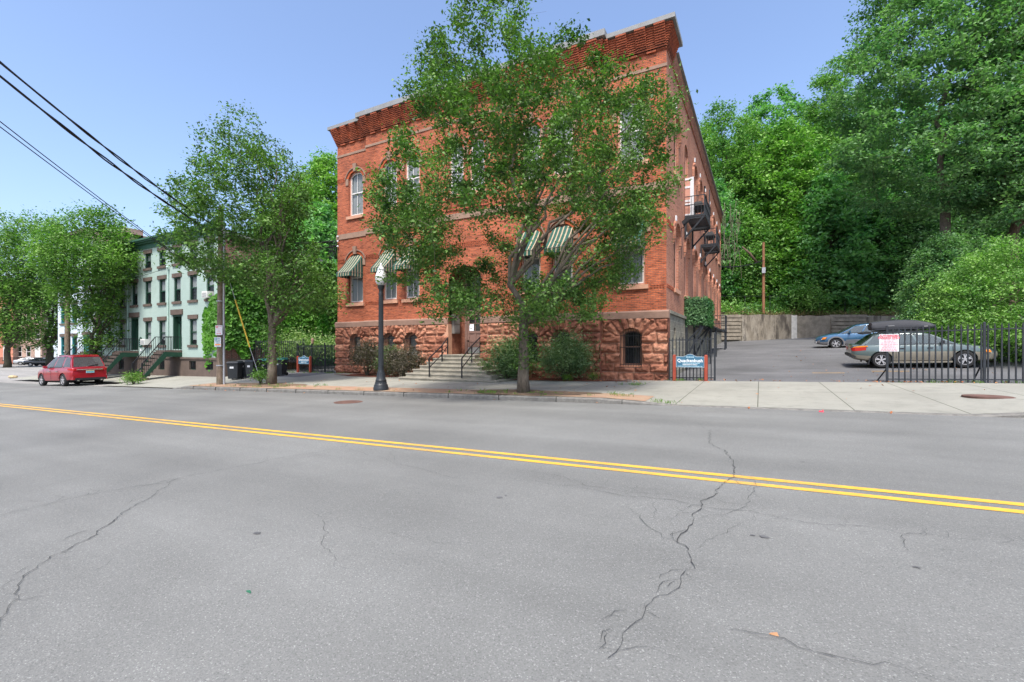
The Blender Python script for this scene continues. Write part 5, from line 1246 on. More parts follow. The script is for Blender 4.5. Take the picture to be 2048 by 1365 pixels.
# stoops
def stoop(x, label):
    zl = 1.22-.012*(-x-33); g = ground_z(x, 14.2); t = thing('stoop', label, 'stoop', (x, 15, g), 'stoops of the mint house'); n = 8
    b = MB(); b.box(x-.62, 15.05, zl-.14, x+.62, 15.98, zl); b.build('landing', M['mint_brown'], t)
    for k in range(n):
        y0 = lerp(13.85, 15.05, k/n); zt = lerp(g+.16, zl-.1, k/(n-1)); b = MB(); wd = .75 if k == 0 else .58; b.box(x-wd, y0-(.12 if k == 0 else 0), zt-.16, x+wd, y0+.24, zt); b.build('step', M['mint_brown'], t)
    for s in (-1, 1):
        b = MB(); X = x+s*.60
        b.prism([(15.98, zl-.16), (15.98, zl-.42), (15.1, zl-.42), (13.85, g), (13.65, g), (13.65, g+.02), (15.0, zl-.10)], 'x', X-.03, X+.03); b.build('stringer', M['green_dark'], t)
        r_ = MB(); hb = .86
        r_.bar((X, 13.8, g+.16+hb), (X, 15.02, zl+hb), .045); r_.bar((X, 15.02, zl+hb), (X, 15.95, zl+hb), .045); r_.bar((X, 13.8, g+.1), (X, 13.8, g+.2+hb), .08)
        for k in range(1, 11): y = lerp(13.8, 15.02, k/11); r_.bar((X, y, lerp(g+.16, zl, k/11)), (X, y, lerp(g+.16, zl, k/11)+hb), .018)
        for k in range(0, 7): y = lerp(15.02, 15.93, k/6); r_.bar((X, y, zl-.05), (X, y, zl+hb), .02)
        r_.build('railing', M['iron'], t)
    b = MB(); b.bar((x+.6, 13.8, g), (x+.6, 13.8, g+.4), .07); b.build('newel', M['iron'], t)
stoop(-33.8, 'stoop with iron railings at the door nearest the wooden utility pole'); stoop(-39.58, 'stoop with iron railings at the middle door, beside the green plaque'); stoop(-45.3, 'stoop at the far door of the mint house, behind the ivy clad tree')
# neighbours farther left
def plain_house(x0, x1, y0, y1, h, wm, label, trim, win, zg=-1.2, floors=3, bays=3, rot=0, door=True, winm='glass'):
    t = thing('town_house', label, 'house', ((x0+x1)/2, y0, zg)); ops = []; fh = (h-zg-.8)/floors
    for f in range(floors):
        for i in range(bays):
            x = lerp(x0, x1, (i+.5)/bays); zb = zg+1.5+f*fh
            if f == 0 and i == bays-1 and door: ops.append((x-.6, x+.6, zg+.9, zb+fh*.62, 0))
            else: ops.append((x-.5, x+.5, zb, zb+fh*.58, 0))
    b = MB(front_T(y0)); wall(b, x0, x1, zg-.5, h, ops, .2); b.T = None; b.build('front_wall', wm, t)
    b = MB(); b.quad((x0,y1,zg-.5),(x1,y1,zg-.5),(x1,y1,h),(x0,y1,h))
    for x in (x0, x1): b.quad((x,y0,zg-.5),(x,y1,zg-.5),(x,y1,h),(x,y0,h))
    b.build('side_wall', M['brick_tan'], t); b = MB(); b.box(x0,y0+.05,h-.1,x1,y1,h+.02); rf = b.build('roof', M['roofing'], t)
    b = MB(); b.box(x1-.7, y0+2.0, h, x1-.05, y0+3.4, h+.7); b.box(x1-.4, y0+.6, h, x1-.05, y1, h+.25); b.build('chimney', M['brick_tan'], rf)
    b = MB(); b.box(x0-.05,y0-.35,h-.12,x1+.05,y0+.1,h+.14); b.box(x0,y0-.12,h-.5,x1,y0+.1,h-.12); b.build('cornice', trim, t)
    for k, o in enumerate(ops):
        isd = k == bays-1 and door; T = front_T(y0)
        f = MB(T); f.ring([(o[0],o[2]),(o[0],o[3]),(o[1],o[3]),(o[1],o[2]),(o[0],o[2])], [(o[0]+.09,o[2]+.09),(o[0]+.09,o[3]-.09),(o[1]-.09,o[3]-.09),(o[1]-.09,o[2]+.09),(o[0]+.09,o[2]+.09)], 'y', .03, .15)
        if isd: f.box(o[0]+.09,.08,o[2],o[1]-.09,.14,o[3]-.09)
        else: zm = (o[2]+o[3])/2; f.box(o[0]+.09,.05,zm-.04,o[1]-.09,.14,zm+.04)
        f = f.build('house_door' if isd else 'window', win, t)
        if not isd:
            b = MB(T); b.quad((o[0],.13,o[2]),(o[1],.13,o[2]),(o[1],.13,o[3]),(o[0],.13,o[3])); b.build('pane', M['glass_dark'], f)
        b = MB(T); b.box(o[0]-.15,-.06,o[3],o[1]+.15,.1,o[3]+.25); b.build('lintel', trim, f); b = MB(T); b.box(o[0]-.12,-.08,o[2]-.15,o[1]+.12,.1,o[2]); b.build('sill', trim, f)
    return t
M['paleblue'] = brick_mat('pale blue painted brick', (.58,.66,.72), (.56,.64,.70), (.50,.58,.64), stain=.06)
M['teal'] = mat('teal door paint', (.02,.16,.17), .5, var=.1)
plain_house(-53.2, -46.45, 16.0, 27, 10.7, M['paleblue'], 'pale blue house with a teal door next to the mint house', M['mint_brown'], M['teal'], zg=-.75, floors=4, bays=3)
for (pxa, pxb, d, h, wm, lab) in ((-60, 26, 96, 17.5, 'brick_orange', 'salmon brick house at the far left behind the trees'), (30, 84, 97, 15.5, 'brick_tan', 'pinkish tan house behind the dark parked cars'), (88, 150, 98, 14, 'paleblue', 'pale house glimpsed between the far tree stems')):
    a = at((pxa+pxb)/2, d); w = (pxb-pxa)/FPX*d
    hs = plain_house(-w/2, w/2, 0, 10, h, M[wm], lab, M['mint_brown'], M['sash_white'], zg=0, floors=4, bays=3)
    hs.location = (a.x, a.y, road_z(a.x)); hs.rotation_euler = (0, 0, math.atan2(RX[1], RX[0]))
# far picket fence in front of them
ff = thing('far_fence', 'low black iron fence in front of the far houses', 'fence', at(60, 90)); b = MB()
for k in range(0, 84): p = at(-20+k*2.0, 90); p.z = road_z(p.x); b.bar(p, p+Vector((0,0,1.5)), .05)
b.build('pickets', M['iron'], ff); b = MB()
for zz in (.3, 1.35):
    p = at(-20, 90); q = at(146, 90); b.bar((p.x, p.y, road_z(p.x)+zz), (q.x, q.y, road_z(q.x)+zz), .07)
b.build('rail', M['iron'], ff)
# ================================================================ cars
def ringmesh(secs, cap=True):
    n = len(secs[0]); V = [p for s in secs for p in s]; F = []
    for i in range(len(secs)-1):
        for k in range(n): F.append((i*n+k, i*n+(k+1) % n, (i+1)*n+(k+1) % n, (i+1)*n+k))
    if cap: F += [tuple(range(n-1, -1, -1)), tuple(range((len(secs)-1)*n, len(secs)*n))]
    return V, F
def make_car(name, label, loc, rotz, sp, group=None):
    """sp: dict with side-view curves. x runs from the tail (0) to the nose (L); y across; z up"""
    t = thing(name, label, sp.get('cat', 'car'), (0,0,0), group); L = sp['L']; W = sp['W']/2; wr = sp['wr']
    top = lambda x: float(np.interp(x, *zip(*sp['top']))); bot = lambda x: float(np.interp(x, *zip(*sp['bot']))); wid = lambda x: W*float(np.interp(x, *zip(*sp['plan'])))
    xs = sorted(set(list(np.linspace(0, L, 44))+[p[0] for p in sp['top']]))
    secs = []
    for x in xs:
        w = wid(x); zt = top(x); zb = bot(x); h = zt-zb; cr = sp.get('crown', .05)*(1 if sp['cab'][0] > x or x > sp['cab'][3] else .3)
        half = [(0, zb), (w*.80, zb), (w*.95, zb+h*.10), (w*1.0, zb+h*.34), (w*.995, zb+h*.60), (w*.97, zb+h*.82), (w*.925, zb+h*.955), (w*.80, zt+cr*.35), (w*.4, zt+cr*.85), (0, zt+cr)]
        secs.append([(x, y, z) for y, z in half]+[(x, -y, z) for y, z in reversed(half[1:-1])])
    V, F = ringmesh(secs); b = MB(); b.add(V, F)
    b.mi = []
    mats = [M[sp['paint']]]
    if sp.get('clad'):
        mats.append(M[sp['clad']])
        for f in F:
            z = sum(V[i][2] for i in f)/len(f); b.mi.append(1 if z < sp['cladz'] else 0)
    else: b.mi = [0]*len(F)
    body = b.build('body', mats, t, True, 38)
    bm_ = bmesh.new(); bm_.from_mesh(body.data); bmesh.ops.recalc_face_normals(bm_, faces=bm_.faces); bm_.to_mesh(body.data); bm_.free()
    cutters = []
    for xa in sp['axles']:
        c = MB(); c.tube([(xa, -W-.3, wr), (xa, -W+.26, wr)], wr*1.17, 28); c1 = c.build('cutter', M['dark'])
        c = MB(); c.tube([(xa, W-.26, wr), (xa, W+.3, wr)], wr*1.17, 28); c2 = c.build('cutter', M['dark']); cutters += [c1, c2]
        for q in (c1, c2):
            bm_ = bmesh.new(); bm_.from_mesh(q.data); bmesh.ops.recalc_face_normals(bm_, faces=bm_.faces); bm_.to_mesh(q.data); bm_.free()
    cut(body, cutters); body.data.set_sharp_from_angle(angle=R(38))
    # cabin
    x0, x1, x2, x3 = sp['cab']; wt = W*sp.get('tumble', .74)
    def cabpt(u, v):      # u along 0..1, v up 0..1 -> x, half width, z on the side glass plane
        xb = lerp(x0, x3, u); xt = lerp(x1, x2, u); zb = top(xb)-.03; zt = zr(u) if callable(zr) else zr
        e = v+.10*math.sin(math.pi*v)*.6
        return Vector((lerp(xb, xt, v), lerp(wid(xb)*.915, wt, v+.05*math.sin(math.pi*v)*0)+.012*math.sin(math.pi*v), lerp(zb, zt, v)))
    rf = sp['rooff']; zr = lambda u: float(np.interp(u, *zip(*rf)))
    U = list(np.linspace(0, 1, 17)); secs = []
    for u in U:
        P = [cabpt(u, v) for v in (0, .35, .7, .92)]; rt = cabpt(u, 1); rt.y -= .035
        cl = [rt, Vector((rt.x, rt.y*.6, rt.z+.030)), Vector((rt.x, 0, rt.z+.040))]
        half = P+cl; secs.append([tuple(p) for p in half]+[(p.x, -p.y, p.z) for p in reversed(half[:-1])])
    n = len(secs[0]); V = [p for s in secs for p in s]; F = []
    for i in range(len(secs)-1):
        for k in range(n-1): F.append((i*n+k, (i+1)*n+k, (i+1)*n+k+1, i*n+k+1))
    for i in (0, len(secs)-1):
        F.append(tuple(i*n+k for k in range(n)))
    b = MB(); b.add(V, F); b.build('cabin', M[sp['paint']], t, True, 32)
    for k, (ua, ub) in enumerate(sp['sideglass']):
        for s in (-1, 1):
            q = []
            for (u, v) in [(ua[0], .10), (lerp(ua[0], ub[0], .5), .10), (ub[0], .10), (ub[1], .86), (lerp(ua[1], ub[1], .5), .90), (ua[1], .86)]:
                p = cabpt(u, v); q.append((p.x, s*(p.y+.012), p.z))
            b = MB(); b.add(q, [tuple(range(6))]); b.build('side_window', M['carglass'], t)
            q2 = []
            for (u, v) in [(ua[0]-.012, .05), (ub[0]+.012, .05), (ub[1]+.012, .93), (ua[1]-.012, .93)]:
                p = cabpt(u, v); q2.append((p.x, s*(p.y+.005), p.z))
            b = MB(); b.add(q2, [(0,1,2,3)]); b.build('window_surround', M['plastic'], t)
    for u, nm, o in ((0, 'rear_window', -.012), (1, 'windscreen', .012)):
        a = cabpt(u, .10); c = cabpt(u, .93); a2 = Vector((a.x, a.y*.93, a.z)); c2 = Vector((c.x, c.y*.93, c.z)); q = [(a2.x+o, -a2.y, a2.z+.01), (a2.x+o, a2.y, a2.z+.01), (c2.x+o, c2.y, c2.z+.012), (c2.x+o, -c2.y, c2.z+.012)]
        b = MB(); b.add(q, [(0,1,2,3)]); b.build(nm, M['carglass'], t)
    # wheels
    for xa in sp['axles']:
        for s in (-1, 1):
            yo = s*(W-.015); yi = s*(W-.22)
            w = MB(); prof = [(wr*.66, 0), (wr*.90, 0), (wr*.985, .16), (wr, .35), (wr, .65), (wr*.985, .84), (wr*.90, 1), (wr*.66, 1)]; V = []; N = 32
            for rr_, q in prof:
                for k in range(N): a = 2*math.pi*k/N; V.append((xa+rr_*math.cos(a), lerp(yo, yi, q), wr+rr_*math.sin(a)))
            F = [(i*N+k, i*N+(k+1) % N, ((i+1) % 8)*N+(k+1) % N, ((i+1) % 8)*N+k) for i in range(8) for k in range(N)]
            w.add(V, F); wh = w.build('wheel', M['tyre'], t, True, 40)
            r_ = MB(); rl = wr*.67; yf = yo-s*.012
            o = [(xa+rl*math.cos(2*math.pi*k/28), wr+rl*math.sin(2*math.pi*k/28)) for k in range(29)]; i_ = [(xa+rl*.90*math.cos(2*math.pi*k/28), wr+rl*.90*math.sin(2*math.pi*k/28)) for k in range(29)]
            r_.ring(o, i_, 'y', yf, yf-s*.05); r_.tube([(xa, yf+s*.004, wr), (xa, yf-s*.06, wr)], rl*.22, 12)
            ns = sp.get('spokes', 6)
            for k in range(ns):
                a = 2*math.pi*(k+.25)/ns
                for da in ((-.14, .14) if sp.get('split') else (0,)):
                    p = Vector((xa+rl*.15*math.cos(a), yf-s*.015, wr+rl*.15*math.sin(a))); q = Vector((xa+rl*.94*math.cos(a+da*1.3), yf-s*.02, wr+rl*.94*math.sin(a+da*1.3))); r_.bar(p, q, .052 if not sp.get('split') else .036, .03, up=(0,1,0))
            r_.build('rim', M['rim'], wh, True, 30)
            d = MB(); d.tube([(xa, yf-s*.055, wr), (xa, yf-s*.06, wr)], rl*.95, 24); d.build('brake_disc', M['plastic'], wh)
    return t, body, cabpt, top, wid, bot
def finish(t, loc, rotz, slope=None):
    t.location = loc; t.rotation_euler = (slope[0], slope[1], rotz) if slope else (0, 0, rotz)
WAG = dict(L=4.72, W=1.76, wr=.333, axles=(1.02, 3.67), cab=(.30, .80, 2.62, 3.55), paint='car_green', clad='car_beige', cladz=.595, rooff=[(0,1.38),(.15,1.44),(.6,1.47),(.85,1.45),(1,1.40)],
    top=[(0,.88),(.06,.97),(.4,.985),(2.5,.965),(3.3,.95),(3.6,.94),(4.1,.865),(4.5,.76),(4.66,.66),(4.72,.60)], bot=[(0,.50),(.12,.36),(.6,.27),(1.5,.23),(3.2,.23),(4.2,.25),(4.6,.30),(4.72,.42)],
    plan=[(0,.80),(.12,.90),(.5,.97),(1.2,1),(3.6,1),(4.2,.95),(4.5,.86),(4.66,.74),(4.72,.62)], sideglass=[((.05,.03),(.335,.33)),((.37,.36),(.60,.655)),((.635,.69),(.955,.965))], spokes=5, split=True)
wx = on_ground(1765, 737)
WL = Vector((3.55, 25.6, ground_z(5.3, 25.2)))
t, body, cabpt, top, wid, bot = make_car('parked_car', 'green and beige station wagon with a black roof box, parked behind the black iron fence', None, 0, WAG)
def wrap_lamp(t, name, m, s, wid, pts, extra=0.):
    b = MB(); V = []
    for x, y, z0, z1 in pts:
        yy = y if y is not None else wid(x)*.985+.012+extra; dx, dy = (.0, -.05) if y is None else (.05, 0)
        V += [(x, s*yy, z0), (x, s*(yy+.004), z1), (x+dx, s*(yy+dy), z1), (x+dx, s*(yy+dy), z0)]
    b.add(V, [(4*i+k, 4*i+4+k, 4*i+4+(k+1) % 4, 4*i+(k+1) % 4) for i in range(len(pts)-1) for k in range(4)]+[(0,1,2,3), tuple(len(V)-4+k for k in range(4))])
    return b.build(name, M[m], t)
def lampbox(t, pts, m, name):
    b = MB(); b.hexa(pts); b.build(name, M[m], t, True, 30)
for s in (-1, 1):
    Y = .79*s
    wrap_lamp(t, 'tail_light', 'lamp_red', s, wid, [(-.012,.40,.735,.84),(-.012,.66,.735,.855),(.03,None,.735,.87),(.12,None,.735,.89),(.30,None,.745,.905),(.50,None,.775,.92)])
    wrap_lamp(t, 'indicator', 'lamp_amber', s, wid, [(.06,None,.878,.905),(.20,None,.892,.945),(.40,None,.905,.962),(.56,None,.915,.955)], .006)
    b = MB(); b.hexa([(4.44,s*.805,.58),(4.70,s*.50,.58),(4.66,s*.48,.58),(4.40,s*.74,.58),(4.36,s*.83,.72),(4.62,s*.50,.70),(4.58,s*.46,.70),(4.33,s*.76,.72)]); hl = b.build('headlight', M['lamp_clear'], t)
    b = MB(); b.hexa([(4.30,s*.868,.60),(4.46,s*.81,.60),(4.44,s*.75,.60),(4.28,s*.80,.60),(4.26,s*.875,.70),(4.40,s*.825,.71),(4.38,s*.76,.71),(4.24,s*.80,.70)]); b.build('indicator', M['lamp_amber'], hl)
    b = MB(); b.box(1.62, s*.877-.012, .80, 1.80, s*.877+.012, .835); b.box(2.52, s*.877-.012, .80, 2.70, s*.877+.012, .835); b.build('door_handle', M['plastic'], t)
    b = MB(); b.box(.95, s*.64-.018, 1.50, 2.75, s*.64+.018, 1.535); [b.box(x, s*.64-.015, 1.44, x+.05, s*.64+.015, 1.50) for x in (1.0, 1.8, 2.65)]; b.build('roof_rail', M['plastic'], t)
    b = MB(); b.hexa([(2.93,s*.84,.98),(3.03,s*.84,.98),(3.03,s*1.0,1.0),(2.93,s*1.0,1.0),(2.95,s*.84,1.10),(3.02,s*.84,1.10),(3.02,s*1.0,1.12),(2.95,s*1.0,1.12)]); b.build('mirror', M['plastic'], t)
    for x, z0, z1 in ((1.50, .35, .94), (2.36, .30, .94), (3.30, .30, .92)):
        b = MB(); b.box(x, s*.884-.004, z0+.06, x+.014, s*.884+.001, z1); b.build('door_seam', M['plastic'], t)
    b = MB(); b.box(1.40, s*.872-.03, .21, 3.28, s*.872+.022, .275); b.build('sill_trim', M['car_beige'], t)
    for xa in (1.02, 3.67): b = MB(); b.hexa([(xa-.48,s*.70,.14),(xa-.44,s*.70,.14),(xa-.44,s*.88,.14),(xa-.48,s*.88,.14),(xa-.42,s*.70,.42),(xa-.38,s*.70,.42),(xa-.38,s*.88,.42),(xa-.42,s*.88,.42)]); b.build('mud_flap', M['plastic'], t)
b = MB(); b.hexa([(.42,-.56,1.44),(.72,-.60,1.46),(.72,.60,1.46),(.42,.56,1.44),(.44,-.56,1.50),(.76,-.60,1.53),(.76,.60,1.53),(.44,.56,1.50)]); b.build('roof_spoiler', M['plastic'], t)
b = MB(); b.box(-.06, -.68, .50, .10, .68, .60); b.box(-.01,-.78,.46,.14,.78,.52); b.build('bumper', M['plastic'], t)
b = MB(); b.quad((4.735,-.45,.40),(4.735,.45,.40),(4.73,.40,.58),(4.73,-.40,.58)); b.build('grille', M['plastic'], t)
for x in (1.25, 2.2): b = MB(); b.bar((x, -.70, 1.555), (x, .70, 1.555), .05, .035); b.build('roof_bar', M['iron'], t)
slope = (R(2.6), R(-1.0))
finish(t, WL, 0, (R(3.0), R(-1.5)))
# roof box: lofted shell, its own thing
rb = thing('roof_box', 'black plastic roof cargo box strapped on the green wagon', 'roof box', (0,0,0)); secs = []
for x, zl, zh, w in ((0,.10,.26,.34),(.04,.02,.36,.39),(.2,0,.40,.40),(.7,0,.43,.41),(1.2,0,.44,.41),(1.6,.0,.40,.40),(2.0,.02,.28,.36),(2.15,.06,.20,.30),(2.2,.10,.16,.22)):
    m_ = .15*lerp(1, .6, 0); half = [(0,zl),(w*.86,zl),(w*.98,zl+.04),(w,zl+.10),(w*.97,max(zl+.11, zh*.55)),(w*.86,zh*.90),(w*.6,zh*.985),(0,zh)]
    secs.append([(x,y,z) for y,z in half]+[(x,-y,z) for y,z in reversed(half[1:-1])])
V, F = ringmesh(secs); b = MB(); b.add(V, F); sh = b.build('shell', M['boxplastic'], rb, True, 40)
b = MB(); [b.box(.06,s*.402-.008,.105,2.08,s*.402+.008,.122) for s in (-1,1)]; b.build('seam', M['plastic'], rb)
b = MB(); b.box(.55,-.418,.185,.80,-.40,.215); b.build('badge', M['steel'], rb); b = MB(); b.box(1.78,-.39,.10,1.9,-.36,.15); b.build('latch', M['chrome'], rb)
rb.location = WL+Vector((.72, -.10, 1.585)); rb.rotation_euler = (R(3.0), R(-1.5), 0)
# blue wagon, nose to the left
BLU = dict(WAG, paint='car_blue', clad='car_grey', cladz=.50, sideglass=[((.05,.03),(.34,.33)),((.37,.36),(.62,.66)),((.65,.69),(.955,.965))], spokes=6, split=False, rooff=[(0,1.40),(.15,1.46),(.6,1.50),(.85,1.47),(1,1.42)])
t2, body2, cab2, top2, wid2, bot2 = make_car('parked_car', 'blue hatchback wagon with grey lower trim parked nose out by the concrete wall', None, 0, BLU)
for s in (-1, 1):
    b = MB(); b.hexa([(4.40,s*.815,.60),(4.70,s*.52,.58),(4.66,s*.50,.58),(4.36,s*.75,.60),(4.22,s*.865,.76),(4.62,s*.50,.70),(4.58,s*.46,.70),(4.20,s*.78,.76)]); hl = b.build('headlight', M['lamp_clear'], t2)
    b = MB(); b.hexa([(4.24,s*.872,.63),(4.42,s*.822,.61),(4.40,s*.75,.61),(4.22,s*.80,.63),(4.14,s*.883,.75),(4.36,s*.848,.745),(4.34,s*.76,.745),(4.12,s*.80,.75)]); b.build('indicator', M['lamp_amber'], hl)
    b = MB(); b.hexa([(2.90,s*.84,.98),(3.02,s*.84,.98),(3.02,s*1.02,1.0),(2.90,s*1.02,1.0),(2.92,s*.84,1.11),(3.0,s*.84,1.11),(3.0,s*1.02,1.13),(2.92,s*1.02,1.13)]); b.build('mirror', M['car_blue'], t2)
    o = [(3.67+.46*math.cos(a), .333+.46*math.sin(a)) for a in np.linspace(-.25, 3.4, 22)]; i_ = [(3.67+.385*math.cos(a), .333+.385*math.sin(a)) for a in np.linspace(-.25, 3.4, 22)]
    b = MB(); b.ring(o, i_, 'y', s*.84, s*.895); b.build('wheel_arch_trim', M['car_grey'], t2)
    b = MB(); b.box(1.5, s*.882-.012, .50, 3.15, s*.882+.012, .56); b.build('side_moulding', M['car_grey'], t2)
    b = MB(); b.tube([(4.52, s*.60, .43), (4.70, s*.55, .43)], .06, 10); b.build('fog_light', M['lamp_clear'], t2)
p = on_ground(1670, 694.6); bz = Vector((4.24+3.67, 36.2, 0)); g0 = ground_z(4.24, 36.2); bz.z = g0
finish(t2, (4.24+3.67, 36.2, ground_z(6, 36.2)-.02), math.pi, (R(-3.0), R(1.5)))
# red SUV seen from behind
SUV = dict(L=4.65, W=1.86, wr=.375, axles=(.95, 3.66), cab=(.08, .40, 2.55, 3.55), paint='car_red', clad='plastic', cladz=.44, tumble=.70, rooff=[(0,1.75),(.12,1.81),(.5,1.85),(.8,1.81),(1,1.70)],
    top=[(0,1.02),(.05,1.10),(.5,1.12),(2.4,1.10),(3.4,1.07),(3.7,1.05),(4.3,.97),(4.55,.85),(4.65,.72)], bot=[(0,.48),(.15,.36),(.6,.28),(3.2,.26),(4.3,.28),(4.65,.46)],
    plan=[(0,.86),(.08,.93),(.4,.98),(1.2,1),(3.6,1),(4.2,.95),(4.5,.84),(4.65,.68)], sideglass=[((.05,.04),(.27,.26)),((.32,.31),(.60,.65)),((.64,.69),(.95,.965))], spokes=5, cat='car')
t3, b3, c3, tp3, wd3, bt3 = make_car('parked_car', 'red sport utility vehicle seen from behind, parked at the kerb on the left', None, 0, SUV)
for s in (-1, 1):
    wrap_lamp(t3, 'tail_light', 'lamp_red', s, wd3, [(-.014,.46,.93,1.00),(-.014,.74,.93,1.02),(.03,None,.93,1.03),(.12,None,.94,1.06),(.34,None,.97,1.07)])
    b = MB(); b.hexa([(2.82,s*.90,1.08),(2.96,s*.90,1.08),(2.96,s*1.08,1.10),(2.82,s*1.08,1.10),(2.84,s*.90,1.22),(2.94,s*.90,1.22),(2.94,s*1.08,1.25),(2.84,s*1.08,1.25)]); b.build('mirror', M['car_red'], t3)
    b = MB(); b.box(1.55, s*.928-.014, .90, 1.75, s*.928+.016, .94); b.box(2.48, s*.928-.014, .90, 2.68, s*.928+.016, .94); b.build('door_handle', M['chrome'], t3)
    b = MB(); b.tube([(-.02, s*.55, .36), (.2, s*.55, .36)], .05, 10); b.build('exhaust', M['chrome'], t3)
    for x in (1.42, 2.34, 3.28): b = MB(); b.box(x, s*.932-.004, .42, x+.014, s*.932+.001, 1.06); b.build('door_seam', M['plastic'], t3)
b = MB(); b.hexa([(-.07,-.80,.40),(.2,-.84,.40),(.2,.84,.40),(-.07,.80,.40),(-.06,-.80,.60),(.2,-.86,.60),(.2,.86,.60),(-.06,.80,.60)]); b.build('bumper', M['car_red'], t3)
b = MB(); b.box(-.085, -.72, .38, -.06, .72, .50); b.build('bumper_insert', M['plastic'], t3)
b = MB(); b.hexa([(-.045,-.62,.965),(.02,-.62,.965),(.02,.62,.965),(-.045,.62,.965),(-.03,-.62,1.015),(.02,-.62,1.015),(.02,.62,1.015),(-.03,.62,1.015)]); b.build('chrome_strip', M['chrome'], t3)
b = MB(); b.box(-.035, -.19, .78, -.015, .19, .93); pl_ = b.build('licence_plate', M['plate'], t3)
b = MB(); b.box(-.038, -.18, .895, -.034, .18, .925); b.build('plate_band', M['plate_yellow'], pl_)
b = MB(); [b.box(-.038, y, .81, -.034, y+.035, .87) for y in np.arange(-.15, .13, .055)]; b.build('plate_characters', M['teal_ink'], pl_)
b = MB(); b.bar((.10, .05, 1.17), (.13, -.42, 1.27), .03); b.build('wiper', M['plastic'], t3)
b = MB(); b.hexa([(.36,-.60,1.75),(.62,-.62,1.83),(.62,.62,1.83),(.36,.60,1.75),(.38,-.60,1.79),(.66,-.62,1.87),(.66,.62,1.87),(.38,.60,1.79)]); b.build('roof_spoiler', M['car_red'], t3)
finish(t3, (-35.1, 11.98, road_z(-36.5)+.015), math.pi+R(3.0), (0, R(1.43)))
# the far dark cars by the big tree
SED = dict(L=4.7, W=1.8, wr=.33, axles=(1.0, 3.7), cab=(.5, 1.25, 2.6, 3.55), paint='car_black', tumble=.70, rooff=[(0,1.33),(.3,1.42),(.7,1.42),(1,1.34)],
    top=[(0,.88),(.1,.98),(.9,1.0),(3.4,.95),(3.7,.94),(4.4,.82),(4.7,.66)], bot=[(0,.45),(.2,.32),(3.2,.26),(4.4,.28),(4.7,.42)], plan=[(0,.82),(.2,.93),(1.2,1),(3.6,1),(4.3,.92),(4.7,.66)],
    sideglass=[((.12,.12),(.44,.42)),((.48,.47),(.94,.95))], spokes=6)
for (px, d, paint, rz, lab) in ((52, 78, 'car_black', 12, 'black parked car, front one by the big multi stemmed tree'), (76, 80, 'car_black', 16, 'black parked car tucked against the big multi stemmed tree'), (30, 86, 'car_silver', 20, 'silver parked car behind the black ones, in front of the iron fence'), (146, 62, 'car_black', 5, 'dark parked car seen past the roof of the red car')):
    tc = make_car('parked_car', lab, None, 0, dict(SED, paint=paint))[0]; p = at(px, d); finish(tc, (p.x, p.y, road_z(p.x)+.01), R(rz)+math.atan2(RX[1], RX[0])+R(8))
p = on_ground(26, 757, lambda X, Y: road_z(X)); t = thing('sandbag', 'tan cloth sandbag lying at the road edge on the far left', 'sandbag', p)
b = MB(); secs = []
for i in range(9):
    q = i/8; w = .22*math.sin(math.pi*(.12+.76*q))**.6; secs.append([(p.x-.55+1.1*q, p.y+w*math.cos(a)*1.3, p.z+.13+w*.62*math.sin(a)*(1+.1*math.sin(q*9))) for a in np.linspace(0, 6.283, 13)[:-1]])
V, F = ringmesh(secs); b.add(V, F); b.build('sack', M['sandbag'], t, True); b = MB(); b.tube([(p.x+.54,p.y,p.z+.13),(p.x+.68,p.y,p.z+.10)], [.06,.10], 8); b.build('tied_end', M['sandbag'], t, True)
# ================================================================ street furniture
def g_at(x, y): return ground_z(x, y)
lx, ly = -12.05, 12.28; lz = g_at(lx, ly)+.012
lamp = thing('street_lamp', 'black fluted lamp post with a white acorn globe by the kerb', 'street lamp', (lx, ly, lz))
b = MB(); b.lathe((lx,ly,lz), [(.27,0),(.27,.10),(.25,.13),(.245,.19),(.20,.24),(.185,.30),(.20,.36),(.165,.42),(.145,.58),(.125,.66),(.115,.72)], 20)
for k in range(14): a = 2*math.pi*k/14; b.tube([(lx+.20*math.cos(a), ly+.20*math.sin(a), lz+.24), (lx+.15*math.cos(a), ly+.15*math.sin(a), lz+.42), (lx+.125*math.cos(a), ly+.125*math.sin(a), lz+.64)], .017, 5)
b.build('base', M['lamp_iron'], lamp, True, 35)
b = MB(); prof = [(.105,.70),(.092,.9),(.078,3.4),(.09,3.46),(.07,3.52),(.07,3.62),(.11,3.68),(.13,3.78)]; b.lathe((lx,ly,lz), prof, 16)
for k in range(12): a = 2*math.pi*k/12; b.tube([(lx+.09*math.cos(a), ly+.09*math.sin(a), lz+.9), (lx+.076*math.cos(a), ly+.076*math.sin(a), lz+3.38)], .011, 4)
b.build('shaft', M['lamp_iron'], lamp, True, 35)
b = MB(); b.lathe((lx,ly,lz), [(.11,3.78),(.19,3.90),(.205,4.04),(.19,4.16),(.14,4.28),(.13,4.32)], 20); b.build('globe', M['globe'], lamp, True)
b = MB(); b.lathe((lx,ly,lz), [(.135,4.31),(.12,4.38),(.06,4.46),(.03,4.50),(.045,4.54),(.01,4.60)], 16); b.build('finial', M['white'], lamp, True)
